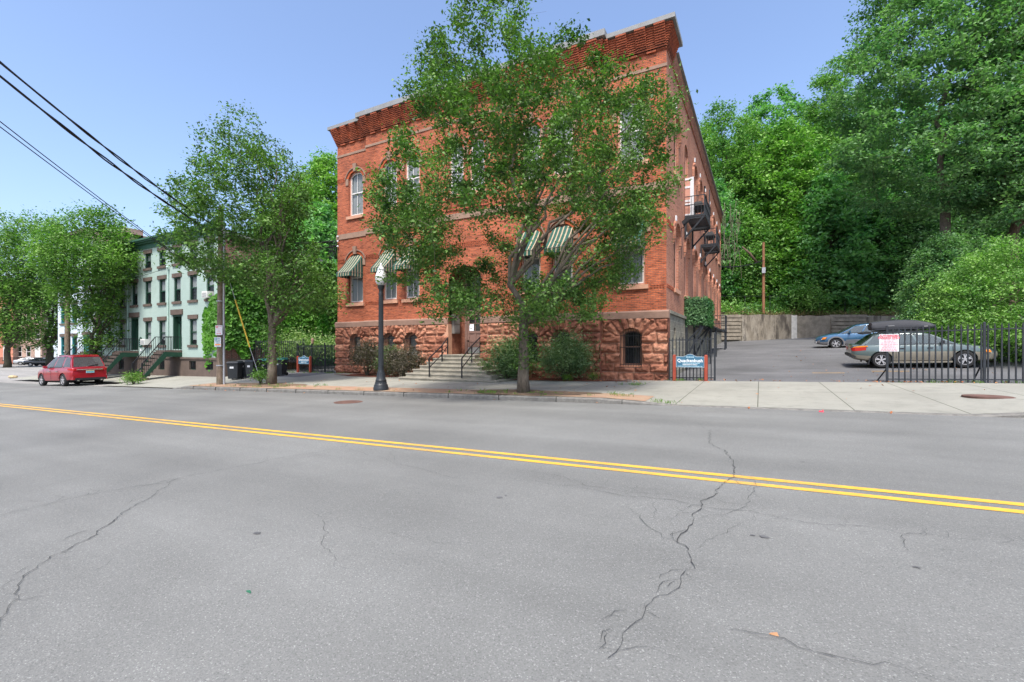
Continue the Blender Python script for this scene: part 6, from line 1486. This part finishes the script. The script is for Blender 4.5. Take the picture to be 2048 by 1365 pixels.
# wooden utility pole with two parking signs and a conduit
ux, uy = -22.95, 12.72; uz = g_at(ux, uy)
up = thing('utility_pole', 'weathered wooden utility pole with a grey conduit at the kerb', 'utility pole', (ux, uy, uz))
b = MB(); b.tube([(ux,uy,uz-.2),(ux,uy,uz+.5),(ux+.03,uy,uz+4),(ux+.06,uy,uz+8.6)], [.165,.16,.14,.115], 14); b.build('shaft', M['pole'], up, True, 40)
b = MB(); b.tube([(ux+.20*RX[0]+.01,uy+.20*RX[1]-.02,uz),(ux+.19*RX[0],uy+.19*RX[1]-.02,uz+4),(ux+.17*RX[0]+.05,uy+.16*RX[1],uz+7.6)], .052, 10)
for z in (.9, 2.4, 4.0, 5.6): b.tube([(ux+.02,uy,uz+z),(ux+.02,uy,uz+z+.05)], .175, 12)
b.build('conduit', M['conduit'], up, True, 40)
b = MB(); [b.lathe((ux+.06+dx, uy+dy, uz+7.4+k*.35), [(.03,0),(.06,.03),(.06,.09),(.03,.12)], 8) for k, (dx, dy) in enumerate(((.14,-.05),(.14,.02),(.12,-.08)))]; b.build('insulator', M['porcelain'], up)
def sign_plate(name, label, cx, cy, cz, w, h, m, cat, group=None, right=(RX[0],RX[1],0)):
    r_ = Vector(right); f = Vector((-r_.y, r_.x, 0)); t = thing(name, label, cat, (cx, cy, cz), group); c = Vector((cx, cy, cz)); b = MB()
    e = [c-r_*w/2-Vector((0,0,h/2)), c+r_*w/2-Vector((0,0,h/2)), c+r_*w/2+Vector((0,0,h/2)), c-r_*w/2+Vector((0,0,h/2))]
    b.hexa([e[0], e[1], e[1]+f*.006, e[0]+f*.006, e[3], e[2], e[2]+f*.006, e[3]+f*.006]); b.build('plate', M[m], t); return t, c, r_, f
def strokes(t, c, r_, f, rows, m, name):
    """illegible small print: rows of (z, x0, x1, height) broken into word-like dashes"""
    rr = random.Random(hash(name) % 99 if False else len(rows)*7+3); b = MB()
    for z, x0, x1, h in rows:
        x = x0
        while x < x1:
            L = min(rr.uniform(.6, 2.6)*h, x1-x); q = c+r_*x+Vector((0,0,z-h/2))-f*.003; b.hexa([q, q+r_*L, q+r_*L+f*.002, q+f*.002, q+Vector((0,0,h)), q+r_*L+Vector((0,0,h)), q+r_*L+f*.002+Vector((0,0,h)), q+f*.002+Vector((0,0,h))]); x += L+h*.45
    b.build(name, M[m], t)
Fv = Vector((RY[0], RY[1], 0)); Rv = Vector((RX[0], RX[1], 0)); UP = Vector((0,0,1))
sx, sy = ux-Fv.x*.20+Rv.x*.06, uy-Fv.y*.20+Rv.y*.06
t, c, r_, f = sign_plate('parking_sign', 'upper sign on the wooden pole, white with red lettering and a double arrow', sx, sy, uz+2.62, .34, .46, 'white', 'sign')
b = MB(); q = c-r_*.145-f*.004+UP*.12; b.hexa([q, q+r_*.11, q+r_*.11+f*.002, q+f*.002, q+UP*.085, q+r_*.11+UP*.085, q+r_*.11+f*.002+UP*.085, q+f*.002+UP*.085]); bx = b.build('symbol_box', M['red_ink'], t)
text_mesh('NO', .065, M['white_ink'], 'symbol_lettering', bx, c-r_*.09-f*.006+UP*.162, r_, UP); text_mesh('PARKING', .042, M['red_ink'], 'lettering', t, c+r_*.06-f*.004+UP*.165, r_, UP)
strokes(t, c, r_, f, [(.065,-.10,.10,.022),(-.02,-.07,.07,.02),(-.075,-.09,.09,.024)], 'pink_ink', 'small_print')
b = MB(); q = c-f*.004-UP*.155; b.prism([(-.11,0),(-.075,.03),(-.075,.011),(.075,.011),(.075,.03),(.11,0),(.075,-.03),(.075,-.011),(-.075,-.011),(-.075,-.03)], 'y', 0, .002); b.v = [tuple(q+r_*v[0]+f*v[1]+UP*v[2]) for v in b.v]; b.build('arrow', M['red_ink'], t)
t, c, r_, f = sign_plate('parking_sign', 'lower sign on the wooden pole, white with teal lettering and an orange sticker', sx-Rv.x*.06, sy-Rv.y*.06, uz+2.05, .32, .46, 'white', 'sign')
b = MB(); q = c-r_*.135-f*.004+UP*.07; b.hexa([q, q+r_*.10, q+r_*.10+f*.002, q+f*.002, q+UP*.135, q+r_*.10+UP*.135, q+r_*.10+f*.002+UP*.135, q+f*.002+UP*.135]); bx = b.build('symbol_box', M['teal_ink'], t)
text_mesh('2', .13, M['white_ink'], 'symbol_lettering', bx, c-r_*.086-f*.006+UP*.137, r_, UP); text_mesh('HOUR', .055, M['teal_ink'], 'lettering', t, c+r_*.06-f*.004+UP*.09, r_, UP); strokes(t, c, r_, f, [(.165,-.01,.12,.03),(.015,-.10,.10,.032),(-.05,-.07,.08,.028)], 'teal_ink', 'small_print')
b = MB(); q = c-r_*.12-f*.004-UP*.15; b.hexa([q, q+r_*.26, q+r_*.26+f*.002, q+f*.002, q+UP*.06, q+r_*.26+UP*.06, q+r_*.26+f*.002+UP*.06, q+f*.002+UP*.06]); b.build('sticker', M['orange_ink'], t)
b = MB(); q = c-f*.004-UP*.185; b.prism([(-.09,0),(-.065,.02),(-.065,.007),(.065,.007),(.065,.02),(.09,0),(.065,-.02),(.065,-.007),(-.065,-.007),(-.065,-.02)], 'y', 0, .002); b.v = [tuple(q+r_*v[0]+f*v[1]+UP*v[2]) for v in b.v]; b.build('arrow', M['teal_ink'], t)
# guy wire with yellow guard, anchored in the pavement
ga = on_ground(519, 771, ground_z); gtop = Vector((ux+.1, uy, uz+7.0)); gy = thing('guy_wire', 'steel guy wire with a yellow guard slanting down to the pavement anchor', 'guy wire', ga)
p1_ = at(518, 21.7, 752); q1 = at(499.5, 21.8, 695); q2 = at(470.5, 22.0, 600)
b = MB(); b.tube([p1_, q1, q2, q2+(q2-q1)*.9], .012, 6); b.build('wire', M['conduit'], gy); b = MB(); b.tube([q1, q2], .032, 8); b.build('guard', M['guard'], gy)
b = MB(); b.tube([Vector((ga.x,ga.y,ga.z-.05)), Vector((ga.x,ga.y,ga.z+.30))], .018, 6); b.tube([Vector((ga.x,ga.y,ga.z+.30)), p1_], .012, 5); b.lathe((ga.x,ga.y,ga.z+.27), [(.03,0),(.055,.04),(.055,.1),(.02,.13)], 8); b.build('anchor', M['iron_worn'], gy)
# far pole
fx = at(135, 35); fz = g_at(fx.x, fx.y); fp = thing('utility_pole', 'brown wooden utility pole behind the red car, its top lost in the leaves', 'utility pole', (fx.x, fx.y, fz))
b = MB(); b.tube([(fx.x,fx.y,fz-.2),(fx.x,fx.y,fz+4),(fx.x,fx.y,fz+8.2)], [.185,.165,.14], 14); b.build('shaft', M['pole'], fp, True, 40); b = MB(); b.box(fx.x-.13,fx.y-.19,fz+1.9,fx.x+.13,fx.y-.16,fz+2.0); b.build('band', M['conduit'], fp)
bp = at(1527, 45.9); bp.z = hill_z(bp.x, bp.y); bt = at(1527, 45.9, 485)
rp = thing('utility_pole', 'thin rust brown pole standing on the bank above the concrete wall', 'utility pole', bp); b = MB(); b.tube([bp-Vector((0,0,.3)), bp.lerp(bt,.5), bt], [.14,.13,.115], 12); b.build('shaft', mat('rusty pole', (.24,.115,.06), .9, var=.3, vs=3), rp, True, 40)
b = MB(); m_ = at(1527.5, 45.7, 541); b.box(m_.x-.16, m_.y-.08, m_.z-.28, m_.x+.16, m_.y, m_.z+.28); b.build('metal_band', M['conduit'], rp)
# overhead cables
def cable(name, label, a, b_, sag, r_, tw=0, n=48, strands=1, group=None):
    t = thing(name, label, 'cable', a, group); a = Vector(a); b_ = Vector(b_)
    for s in range(strands):
        m = MB(); P = []
        for i in range(n+1):
            q = i/n; p = a.lerp(b_, q); p.z -= sag*4*q*(1-q)
            if tw: p += Vector((math.sin(i*tw+s*3.14), math.cos(i*tw+s*3.14), math.sin(i*tw*.7+s*3.14)))*r_*.95
            P.append(p)
        m.tube(P, r_, 6); m.build('strand', M['wire'], t, True)
pt = Vector((ux+.06, uy, uz+8.0))
cable('power_cable', 'thick twisted overhead cable, the topmost of the bundle', pt+Vector((.05,0,-.55)), (-8.6,-3.6,9.3), .62, .021, .9, 60, 2, 'cables across the street')
cable('power_cable', 'thick twisted overhead cable just below the topmost one', pt+Vector((.05,0,-.85)), (-8.4,-3.2,8.75), .70, .022, .8, 60, 2, 'cables across the street')
cable('telephone_cable', 'thin double overhead line, the lowest of the bundle', pt+Vector((.0,0,-3.2)), (-8.7,-3.2,8.05), .30, .011, 0, 48, 1, 'cables across the street')
cable('telephone_cable', 'thin double overhead line, the lowest of the bundle', pt+Vector((.0,0,-3.18)), (-8.6,-3.1,8.15), .32, .011, 0, 48, 1, 'cables across the street')
ins = Vector((XL+.02, YW-.14, 7.75))
cable('service_cable', 'black service cable from the wooden pole to the upper insulator of the brick corner', pt+Vector((.1,.1,-.5)), ins+Vector((0,0,0)), .35, .026, .9, 30, 2)
cable('service_cable', 'black service cable from the wooden pole to the lower insulator of the brick corner', pt+Vector((.1,.1,-.9)), ins+Vector((0,0,-.30)), .40, .020, .9, 30, 2)
lp = thing('cable_loops', 'tangle of drooping black cable loops at the corner of the brick building', 'cable', ins); m = MB(); rr = random.Random(8)
for k in range(7):
    cx_ = XL-.28+rr.uniform(-.16,.14); cz = 7.05+rr.uniform(-.32,.42); rx_ = rr.uniform(.10,.24); rz_ = rr.uniform(.16,.34); m.tube([(cx_+rx_*math.cos(a), YW-.12+.08*math.sin(a*2), cz+rz_*math.sin(a)) for a in np.linspace(0, 5.2, 16)], .014, 5)
m.tube([ins, ins+Vector((-.02,.0,-.6)), ins+Vector((.06,.02,-1.1))], .025, 6); m.build('loops', M['wire'], lp, True)
cable('service_cable', 'black service cable from the thin rusty pole to the side of the brick building', at(1528, 45.9, 521), (XRT, 45.5, at(1443, 43.5, 541).z), .25, .03, .8, 24, 2)
cable('service_cable', 'thin cable sloping along the mint house front to its service conduit', (-34.8, MY-.15, 6.7), (-46.5, 15.2, 6.4), .35, .014, 0, 20, 1)
# ================================================================ fences, gates, signs, walls
def iron_fence(name, label, pts, h, step, posts, spear=True, lower=.10, r_=.017, group=None, cat='fence', zf=None, topgap=.13, midrail=False):
    zf = zf or ground_z; a = Vector((pts[0][0], pts[0][1], 0)); c = Vector((pts[1][0], pts[1][1], 0)); L = (c-a).length; dr = (c-a)/L
    t = thing(name, label, cat, (a.x, a.y, zf(a.x, a.y)), group); za, zc = zf(a.x, a.y), zf(c.x, c.y); zz = lambda q: lerp(za, zc, q/L)
    for e in (lower, h-topgap)+((h-topgap-.22,) if midrail else ()):
        b = MB(); b.bar((a.x, a.y, za+e), (c.x, c.y, zc+e), .032, .035); b.build('rail', M['iron_worn'], t)
    b = MB(); b.box(-r_, -r_, 0, r_, r_, h-.03)
    if spear: b.hexa([(-.022,-.008,h-.05),(.022,-.008,h-.05),(.022,.008,h-.05),(-.022,.008,h-.05),(-.002,-.002,h+.06),(.002,-.002,h+.06),(.002,.002,h+.06),(-.002,.002,h+.06)])
    pk = b.build('picket', M['iron_worn'], None); first = True; n = int(round(L/step))
    for k in range(n+1):
        q = k*L/n
        if any(abs(q-x) < .05 for x in posts): continue
        o = pk if first else pk.copy()
        if not first: COL.objects.link(o)
        first = False; o.parent = t; p = a+dr*q; o.location = (p.x-a.x, p.y-a.y, zz(q)-za); o.rotation_euler = (0, 0, math.atan2(dr.y, dr.x))
    for x in posts:
        p = a+dr*x; b = MB(); b.box(p.x-.03, p.y-.03, zz(x)-.1, p.x+.03, p.y+.03, zz(x)+h+.05); b.lathe((p.x, p.y, zz(x)+h+.05), [(.035,0),(.04,.02),(.01,.05)], 8); b.build('post', M['iron_worn'], t)
    return t, zz
fa = on_ground(1774, 763.5); fy = 18.85
fxa = on_ground(1774, 763).x
f1, zz1 = iron_fence('iron_fence', 'black iron picket fence with spear tops in front of the green wagon', [(3.62, fy), (12.4, fy)], 1.74, .148, [0, 2.30, 4.6, 6.9])
b = MB(); b.bar((3.62, fy+.02, zz1(0)+.45), (3.47, fy+.55, zz1(0)+.02), .03); b.bar((3.62+2.24, fy+.02, zz1(2)+.55), (3.62+2.2, fy+.5, zz1(2)+.02), .03); b.build('brace', M['iron_worn'], f1)
f2, _ = iron_fence('iron_fence', 'short black iron fence beside the stone base, behind the right hand blue sign', [(-3.18, 19.02), (-1.52, 19.02)], 1.72, .128, [1.66], spear=False)
f3, _ = iron_fence('garden_gate', 'black iron gate closing the driveway left of the brick building', [(-25.75, 19.0), (-22.42, 19.0)], 1.72, .125, [0, 1.35, 2.5], spear=False, cat='gate')
b = MB(); b.bar((-24.3, 19.0, .0), (-23.4, 19.0, 1.4), .03); b.build('brace', M['iron_worn'], f3)
f4, _ = iron_fence('iron_fence', 'black iron fence on the low concrete wall beside the dark bins', [(-28.45, 17.7), (-25.9, 19.6)], 1.45, .125, [0, 3.1], spear=False, zf=lambda x, y: .42)
gn = thing('gate_ornament', 'small white stone ornament on the garden gate post', 'ornament', (-24.35, 19.0, 1.45)); b = MB(); b.lathe((-24.35, 19.0, ground_z(-24.35,19)+1.74), [(.05,0),(.09,.05),(.06,.10),(.10,.2),(.09,.3),(.04,.38)], 10); b.build('urn', M['tanstone'], gn, True)
# authorized parking sign
sp_ = at(1778, depth_of(4.02, fy)-.55); t = thing('parking_sign', 'white sign reading authorized parking only in red, wired to the iron fence', 'sign', (3.62, fy-.05, zz1(.2)+1.05))
c = Vector((3.66, fy-.045, zz1(.1)+1.27)); r_ = Vector((1,0,0)); f = Vector((0,1,0)); b = MB(); w, h = .50, .56
b.box(c.x-w/2, c.y, c.z-h/2, c.x+w/2, c.y+.006, c.z+h/2); b.build('plate', M['white'], t)
text_mesh('AUTHORIZED', .078, M['red_ink'], 'lettering', t, c-f*.004+UP*.228, r_, UP, bold=.003); text_mesh('PARKING ONLY', .078, M['red_ink'], 'lettering', t, c-f*.004+UP*.160, r_, UP, bold=.003)
strokes(t, c, r_, f, [(.105,-.19,.19,.032),(.052,-.13,.13,.032),(-.0,-.20,.20,.034),(-.055,-.22,.22,.034),(-.105,-.16,.16,.03),(-.155,-.18,.18,.032),(-.205,-.20,.20,.032),(-.25,-.22,.22,.03)], 'pink_ink', 'small_print')
b = MB(); [b.box(c.x-.006, c.y-.006, c.z+z, c.x+.006, c.y, c.z+z+.014) for z in (.22, -.09)]; b.build('bolt', M['iron'], t)
# the two blue name signs
def name_sign(xa, xb, y, label, small=False):
    g = ground_z((xa+xb)/2, y); t = thing('name_sign', label, 'sign', ((xa+xb)/2, y, g), 'blue name signs'); hp = .98
    for x in (xa, xb): b = MB(); b.box(x-.055, y-.05, g-.1, x+.055, y+.05, g+hp); b.hexa([(x-.055,y-.05,g+hp),(x+.055,y-.05,g+hp),(x+.055,y+.05,g+hp),(x-.055,y+.05,g+hp),(x-.03,y-.03,g+hp+.03),(x+.03,y-.03,g+hp+.03),(x+.03,y+.03,g+hp+.03),(x-.03,y+.03,g+hp+.03)]); b.build('post', M['red_post'], t)
    l, r2 = xa+.06, xb-.06; cx_ = (l+r2)/2; w = r2-l; z0 = g+.52; z1 = g+.94
    def outl(e):
        P = [(l+e, z0+e), (r2-e, z0+e), (r2-e, z1-e)]
        for k in range(9): q = k/8; P.append((cx_+w*.23-w*.46*q, z1-e+.10*math.sin(math.pi*q)**1.3))
        return P+[(l+e, z1-e)]
    b = MB(); b.prism(outl(0), 'y', y-.012, y+.012); bd = b.build('board', M['sign_edge'], t); b = MB(); b.prism(outl(.018), 'y', y-.016, y-.0121); b.build('face', M['sign_blue'], bd)
    text_mesh('Quackenbush', w*.172, M['white_ink'], 'lettering', bd, (cx_, y-.018, z0+.26), (1,0,0), UP, bold=.003, xs=.96)
    text_mesh('RESIDENTS ONLY', w*.066, M['white_ink'], 'lettering', bd, (cx_, y-.018, z0+.105), (1,0,0), UP, bold=.001)
    strokes(bd, Vector((cx_, y-.016, z0)), Vector((1,0,0)), Vector((0,1,0)), [(.40,-w*.14,w*.14,.035),(.165,-w*.26,w*.34,.026),(.045,-w*.44,w*.44,.022)], 'grey_ink', 'small_print')
name_sign(-2.94, -1.80, 18.72, 'blue name sign on red posts by the car park entrance')
name_sign(-25.35, -24.2, 18.72, 'blue name sign on red posts in front of the garden gate')
# low wall and bins
lw = thing('low_wall', 'low concrete wall with a sloping coping beside the mint house', 'wall', (-28.4, 17, 0)); b = MB()
b.prism([(-28.55,-.6),(-26.6,-.6),(-25.7,-.25),(-25.75,-.12),(-27.0,.36),(-28.55,.36)], 'y', 16.75, 17.15); b.build('body', M['retain'], lw); b = MB(); b.prism([(-28.55,.362),(-27.0,.362),(-25.72,-.118),(-25.70,-.06),(-26.98,.43),(-28.55,.43)], 'y', 16.70, 17.22); b.build('coping', M['timber'], lw)
def bin_(px, d, rot, label, lid='bin', h=1.02, w=.58, proto=[]):
    p = at(px, d); p.z = ground_z(p.x, p.y)
    t = thing('wheelie_bin', label, 'bin', (0,0,0), 'bins beside the mint house'); b = MB(); b.hexa([(-w*.42,-w*.42,.06),(w*.42,-w*.42,.06),(w*.42,w*.42,.06),(-w*.42,w*.42,.06),(-w*.5,-w*.5,h*.9),(w*.5,-w*.5,h*.9),(w*.5,w*.52,h*.9),(-w*.5,w*.52,h*.9)]); b.box(-w*.53,-w*.53,h*.86,w*.53,w*.55,h*.91); b.build('body', M['bin'], t)
    b = MB(); b.hexa([(-w*.55,-w*.58,h*.915),(w*.55,-w*.58,h*.915),(w*.55,w*.56,h*.915),(-w*.55,w*.56,h*.915),(-w*.48,-w*.44,h*1.0),(w*.48,-w*.44,h*1.0),(w*.48,w*.5,h*1.02),(-w*.48,w*.5,h*1.02)]); b.build('lid', M[lid], t)
    b = MB(); b.bar((-w*.45,w*.66,h*.93),(w*.45,w*.66,h*.93),.04); [b.bar((s*w*.4,w*.5,h*.9),(s*w*.45,w*.66,h*.93),.03) for s in (-1,1)]; b.build('handle', M['bin'], t)
    for s in (-1,1): b = MB(); b.tube([(s*w*.40,w*.44,.10),(s*w*.50,w*.44,.10)], .10, 14); b.build('wheel', M['tyre'], t, True, 40)
    b = MB(); b.box(-w*.22,-w*.50,h*.62,w*.12,-w*.485,h*.72); b.build('sticker', M['white'], t)
    t.location = p; t.rotation_euler = (0, 0, R(28+rot))
for i, (px, d, r_, lid, lab) in enumerate([(470, 25.6, 4, 'bin', 'dark wheeled bin behind the low concrete wall, farthest left'), (488, 26.3, 12, 'bin', 'dark wheeled bin half behind the guy wire, second from the wall'), (507, 25.5, -20, 'bin', 'dark wheeled bin with a white sticker, directly behind the guy wire'), (530, 26.2, 6, 'bin_lid', 'dark wheeled bin with a teal lid, just left of the tree trunk'), (560, 26.3, -4, 'bin_lid', 'dark wheeled bin with a teal lid, just right of the tree trunk')]): bin_(px, d, r_, lab, lid)
# retaining wall at the back of the car park
rw = thing('retaining_wall', 'long stained concrete retaining wall at the back of the car park', 'wall', at(1600, 45))
def wall_seg(px0, px1, d, m, name, thick=.5, ztop=630., steps=8):
    b = MB(); P = []
    for k in range(steps+1):
        px = lerp(px0, px1, k/steps); p = at(px, d); q = at(px, d+thick); zb = ground_z(p.x, p.y)-.4; zt = at(px, d, ztop+2.6*math.sin(k*1.7)*.35).z; P.append((p, q, zb, zt))
    for (p, q, zb, zt), (p2, q2, zb2, zt2) in zip(P[:-1], P[1:]): b.hexa([(p.x,p.y,zb),(p2.x,p2.y,zb2),(q2.x,q2.y,zb2),(q.x,q.y,zb),(p.x,p.y,zt),(p2.x,p2.y,zt2),(q2.x,q2.y,zt2),(q.x,q.y,zt)])
    return b.build(name, m, rw)
wall_seg(1484, 1592, 44.7, M['retain'], 'concrete_panel', ztop=630); wall_seg(1583, 1594, 44.66, M['whitewash'], 'whitewashed_patch', ztop=631, steps=2, thick=.02)
wall_seg(1594, 1668, 44.75, M['timber'], 'grey_panel', ztop=632); wall_seg(1668, 1960, 44.8, M['retain'], 'concrete_panel', ztop=633)
for a_, b__ in ((1436, 1484), (1660, 1735)):
    for k in range(7):
        z_ = 629+k*7.4; b = MB(); p = at(a_+random.uniform(0,3), 44.72-.03*k); q = at(b__-random.uniform(0,3), 44.72-.03*k); zt = at(a_, 44.7, z_+.8).z; zb = at(a_, 44.7, z_+6.6).z
        n_ = Fv*.5; b.hexa([(p.x,p.y,zb),(q.x,q.y,zb),(q.x+n_.x,q.y+n_.y,zb),(p.x+n_.x,p.y+n_.y,zb),(p.x,p.y,zt),(q.x,q.y,zt),(q.x+n_.x,q.y+n_.y,zt),(p.x+n_.x,p.y+n_.y,zt)]); b.build('crib_beam', M['timber'], rw)
wall_seg(1432, 1486, 44.85, M['timber'], 'crib_fill', ztop=631)
# chain link fence half lost in the bushes above the wall
cf = thing('chain_link_fence', 'dark chain link fence lost in the bushes above the retaining wall', 'fence', at(1640, 46.2)); b = MB()
for px in range(1440, 1900, 50):
    p = at(px, 46.0); p.z = hill_z(p.x, p.y); b = MB(); b.tube([p, p+Vector((0,0,1.9))], .035, 6); b.build('post', M['iron'], cf)
b = MB(); P = []
for px in range(1440, 1900, 10): p = at(px, 46.0); p.z = hill_z(p.x, p.y)+1.85; P.append(p)
b.tube(P, .022, 5, False); b.build('rail', M['iron'], cf)
# litter on the road
for px, y, m, lab in ((497, 1186, 'scrap_green', 'tiny green scrap of litter on the road'), (1548, 1272, 'scrap_tan', 'small orange twig of litter on the road'), (1643, 825, 'red_ink', 'crumpled red scrap of litter in the gutter')):
    p = on_ground(px, y, lambda X, Y: road_z(X)); t = thing('litter', lab, 'litter', p); b = MB(); s = .022 if y > 900 else .05; b.hexa([(p.x-s,p.y-s*.12,p.z+.004),(p.x+s,p.y-s*.2,p.z+.004),(p.x+s*.9,p.y+s*.2,p.z+.004),(p.x-s*.8,p.y+s*.15,p.z+.004),(p.x-s*.8,p.y-s*.08,p.z+.010+.03*(y<900)),(p.x+s*.7,p.y-s*.1,p.z+.009),(p.x+s*.6,p.y+s*.1,p.z+.02+.04*(y<900)),(p.x-s*.5,p.y+s*.08,p.z+.012)]); b.build('scrap', M[m], t)
# ================================================================ daylight and camera
W = bpy.data.worlds.new('World'); S.world = W; W.use_nodes = True; nt = W.node_tree; bg = nt.nodes['Background']
sky = nt.nodes.new('ShaderNodeTexSky'); sky.sky_type = 'NISHITA'; sky.sun_disc = False
SE, SA = 60, 160
sky.sun_elevation = R(SE); sky.sun_rotation = R(SA); sky.altitude = 0; sky.air_density = 1.0; sky.dust_density = 3.2; sky.ozone_density = 3.0
tint = nt.nodes.new('ShaderNodeMix'); tint.data_type = 'RGBA'; tint.blend_type = 'MULTIPLY'; tint.inputs[0].default_value = 1; tint.inputs[7].default_value = (1.01, 1.0, 1.03, 1)
nt.links.new(sky.outputs[0], tint.inputs[6]); nt.links.new(tint.outputs[2], bg.inputs['Color']); bg.inputs['Strength'].default_value = .15
sl = bpy.data.lights.new('sun', 'SUN'); sl.energy = 2.5; sl.angle = R(12); sl.color = (1, .95, .88)
so = bpy.data.objects.new('sun', sl); COL.objects.link(so)
az = R(SA); dirv = Vector((math.sin(az)*math.cos(R(SE)), math.cos(az)*math.cos(R(SE)), math.sin(R(SE))))
so.rotation_euler = dirv.to_track_quat('Z', 'Y').to_euler(); so.location = (0, -5, 30)
cd = bpy.data.cameras.new('camera'); cam = bpy.data.objects.new('camera', cd); COL.objects.link(cam); S.camera = cam
cam.location = (0, 0, CAMZ); cam.rotation_euler = (R(90), 0, math.atan2(-RY[0], RY[1])); cd.sensor_width = 36; cd.lens = FPX/2048*36
cd.shift_y = (HY-682.5)/2048; cd.clip_start = .05; cd.clip_end = 4000
S.view_settings.view_transform = 'Standard'; S.view_settings.look = 'None'; S.view_settings.gamma = 1; S.view_settings.exposure = 1.066
S.cycles.max_bounces = 8; S.cycles.diffuse_bounces = 5; S.cycles.transparent_max_bounces = 8; S.cycles.transmission_bounces = 4; S.cycles.glossy_bounces = 3; S.cycles.use_denoising = True
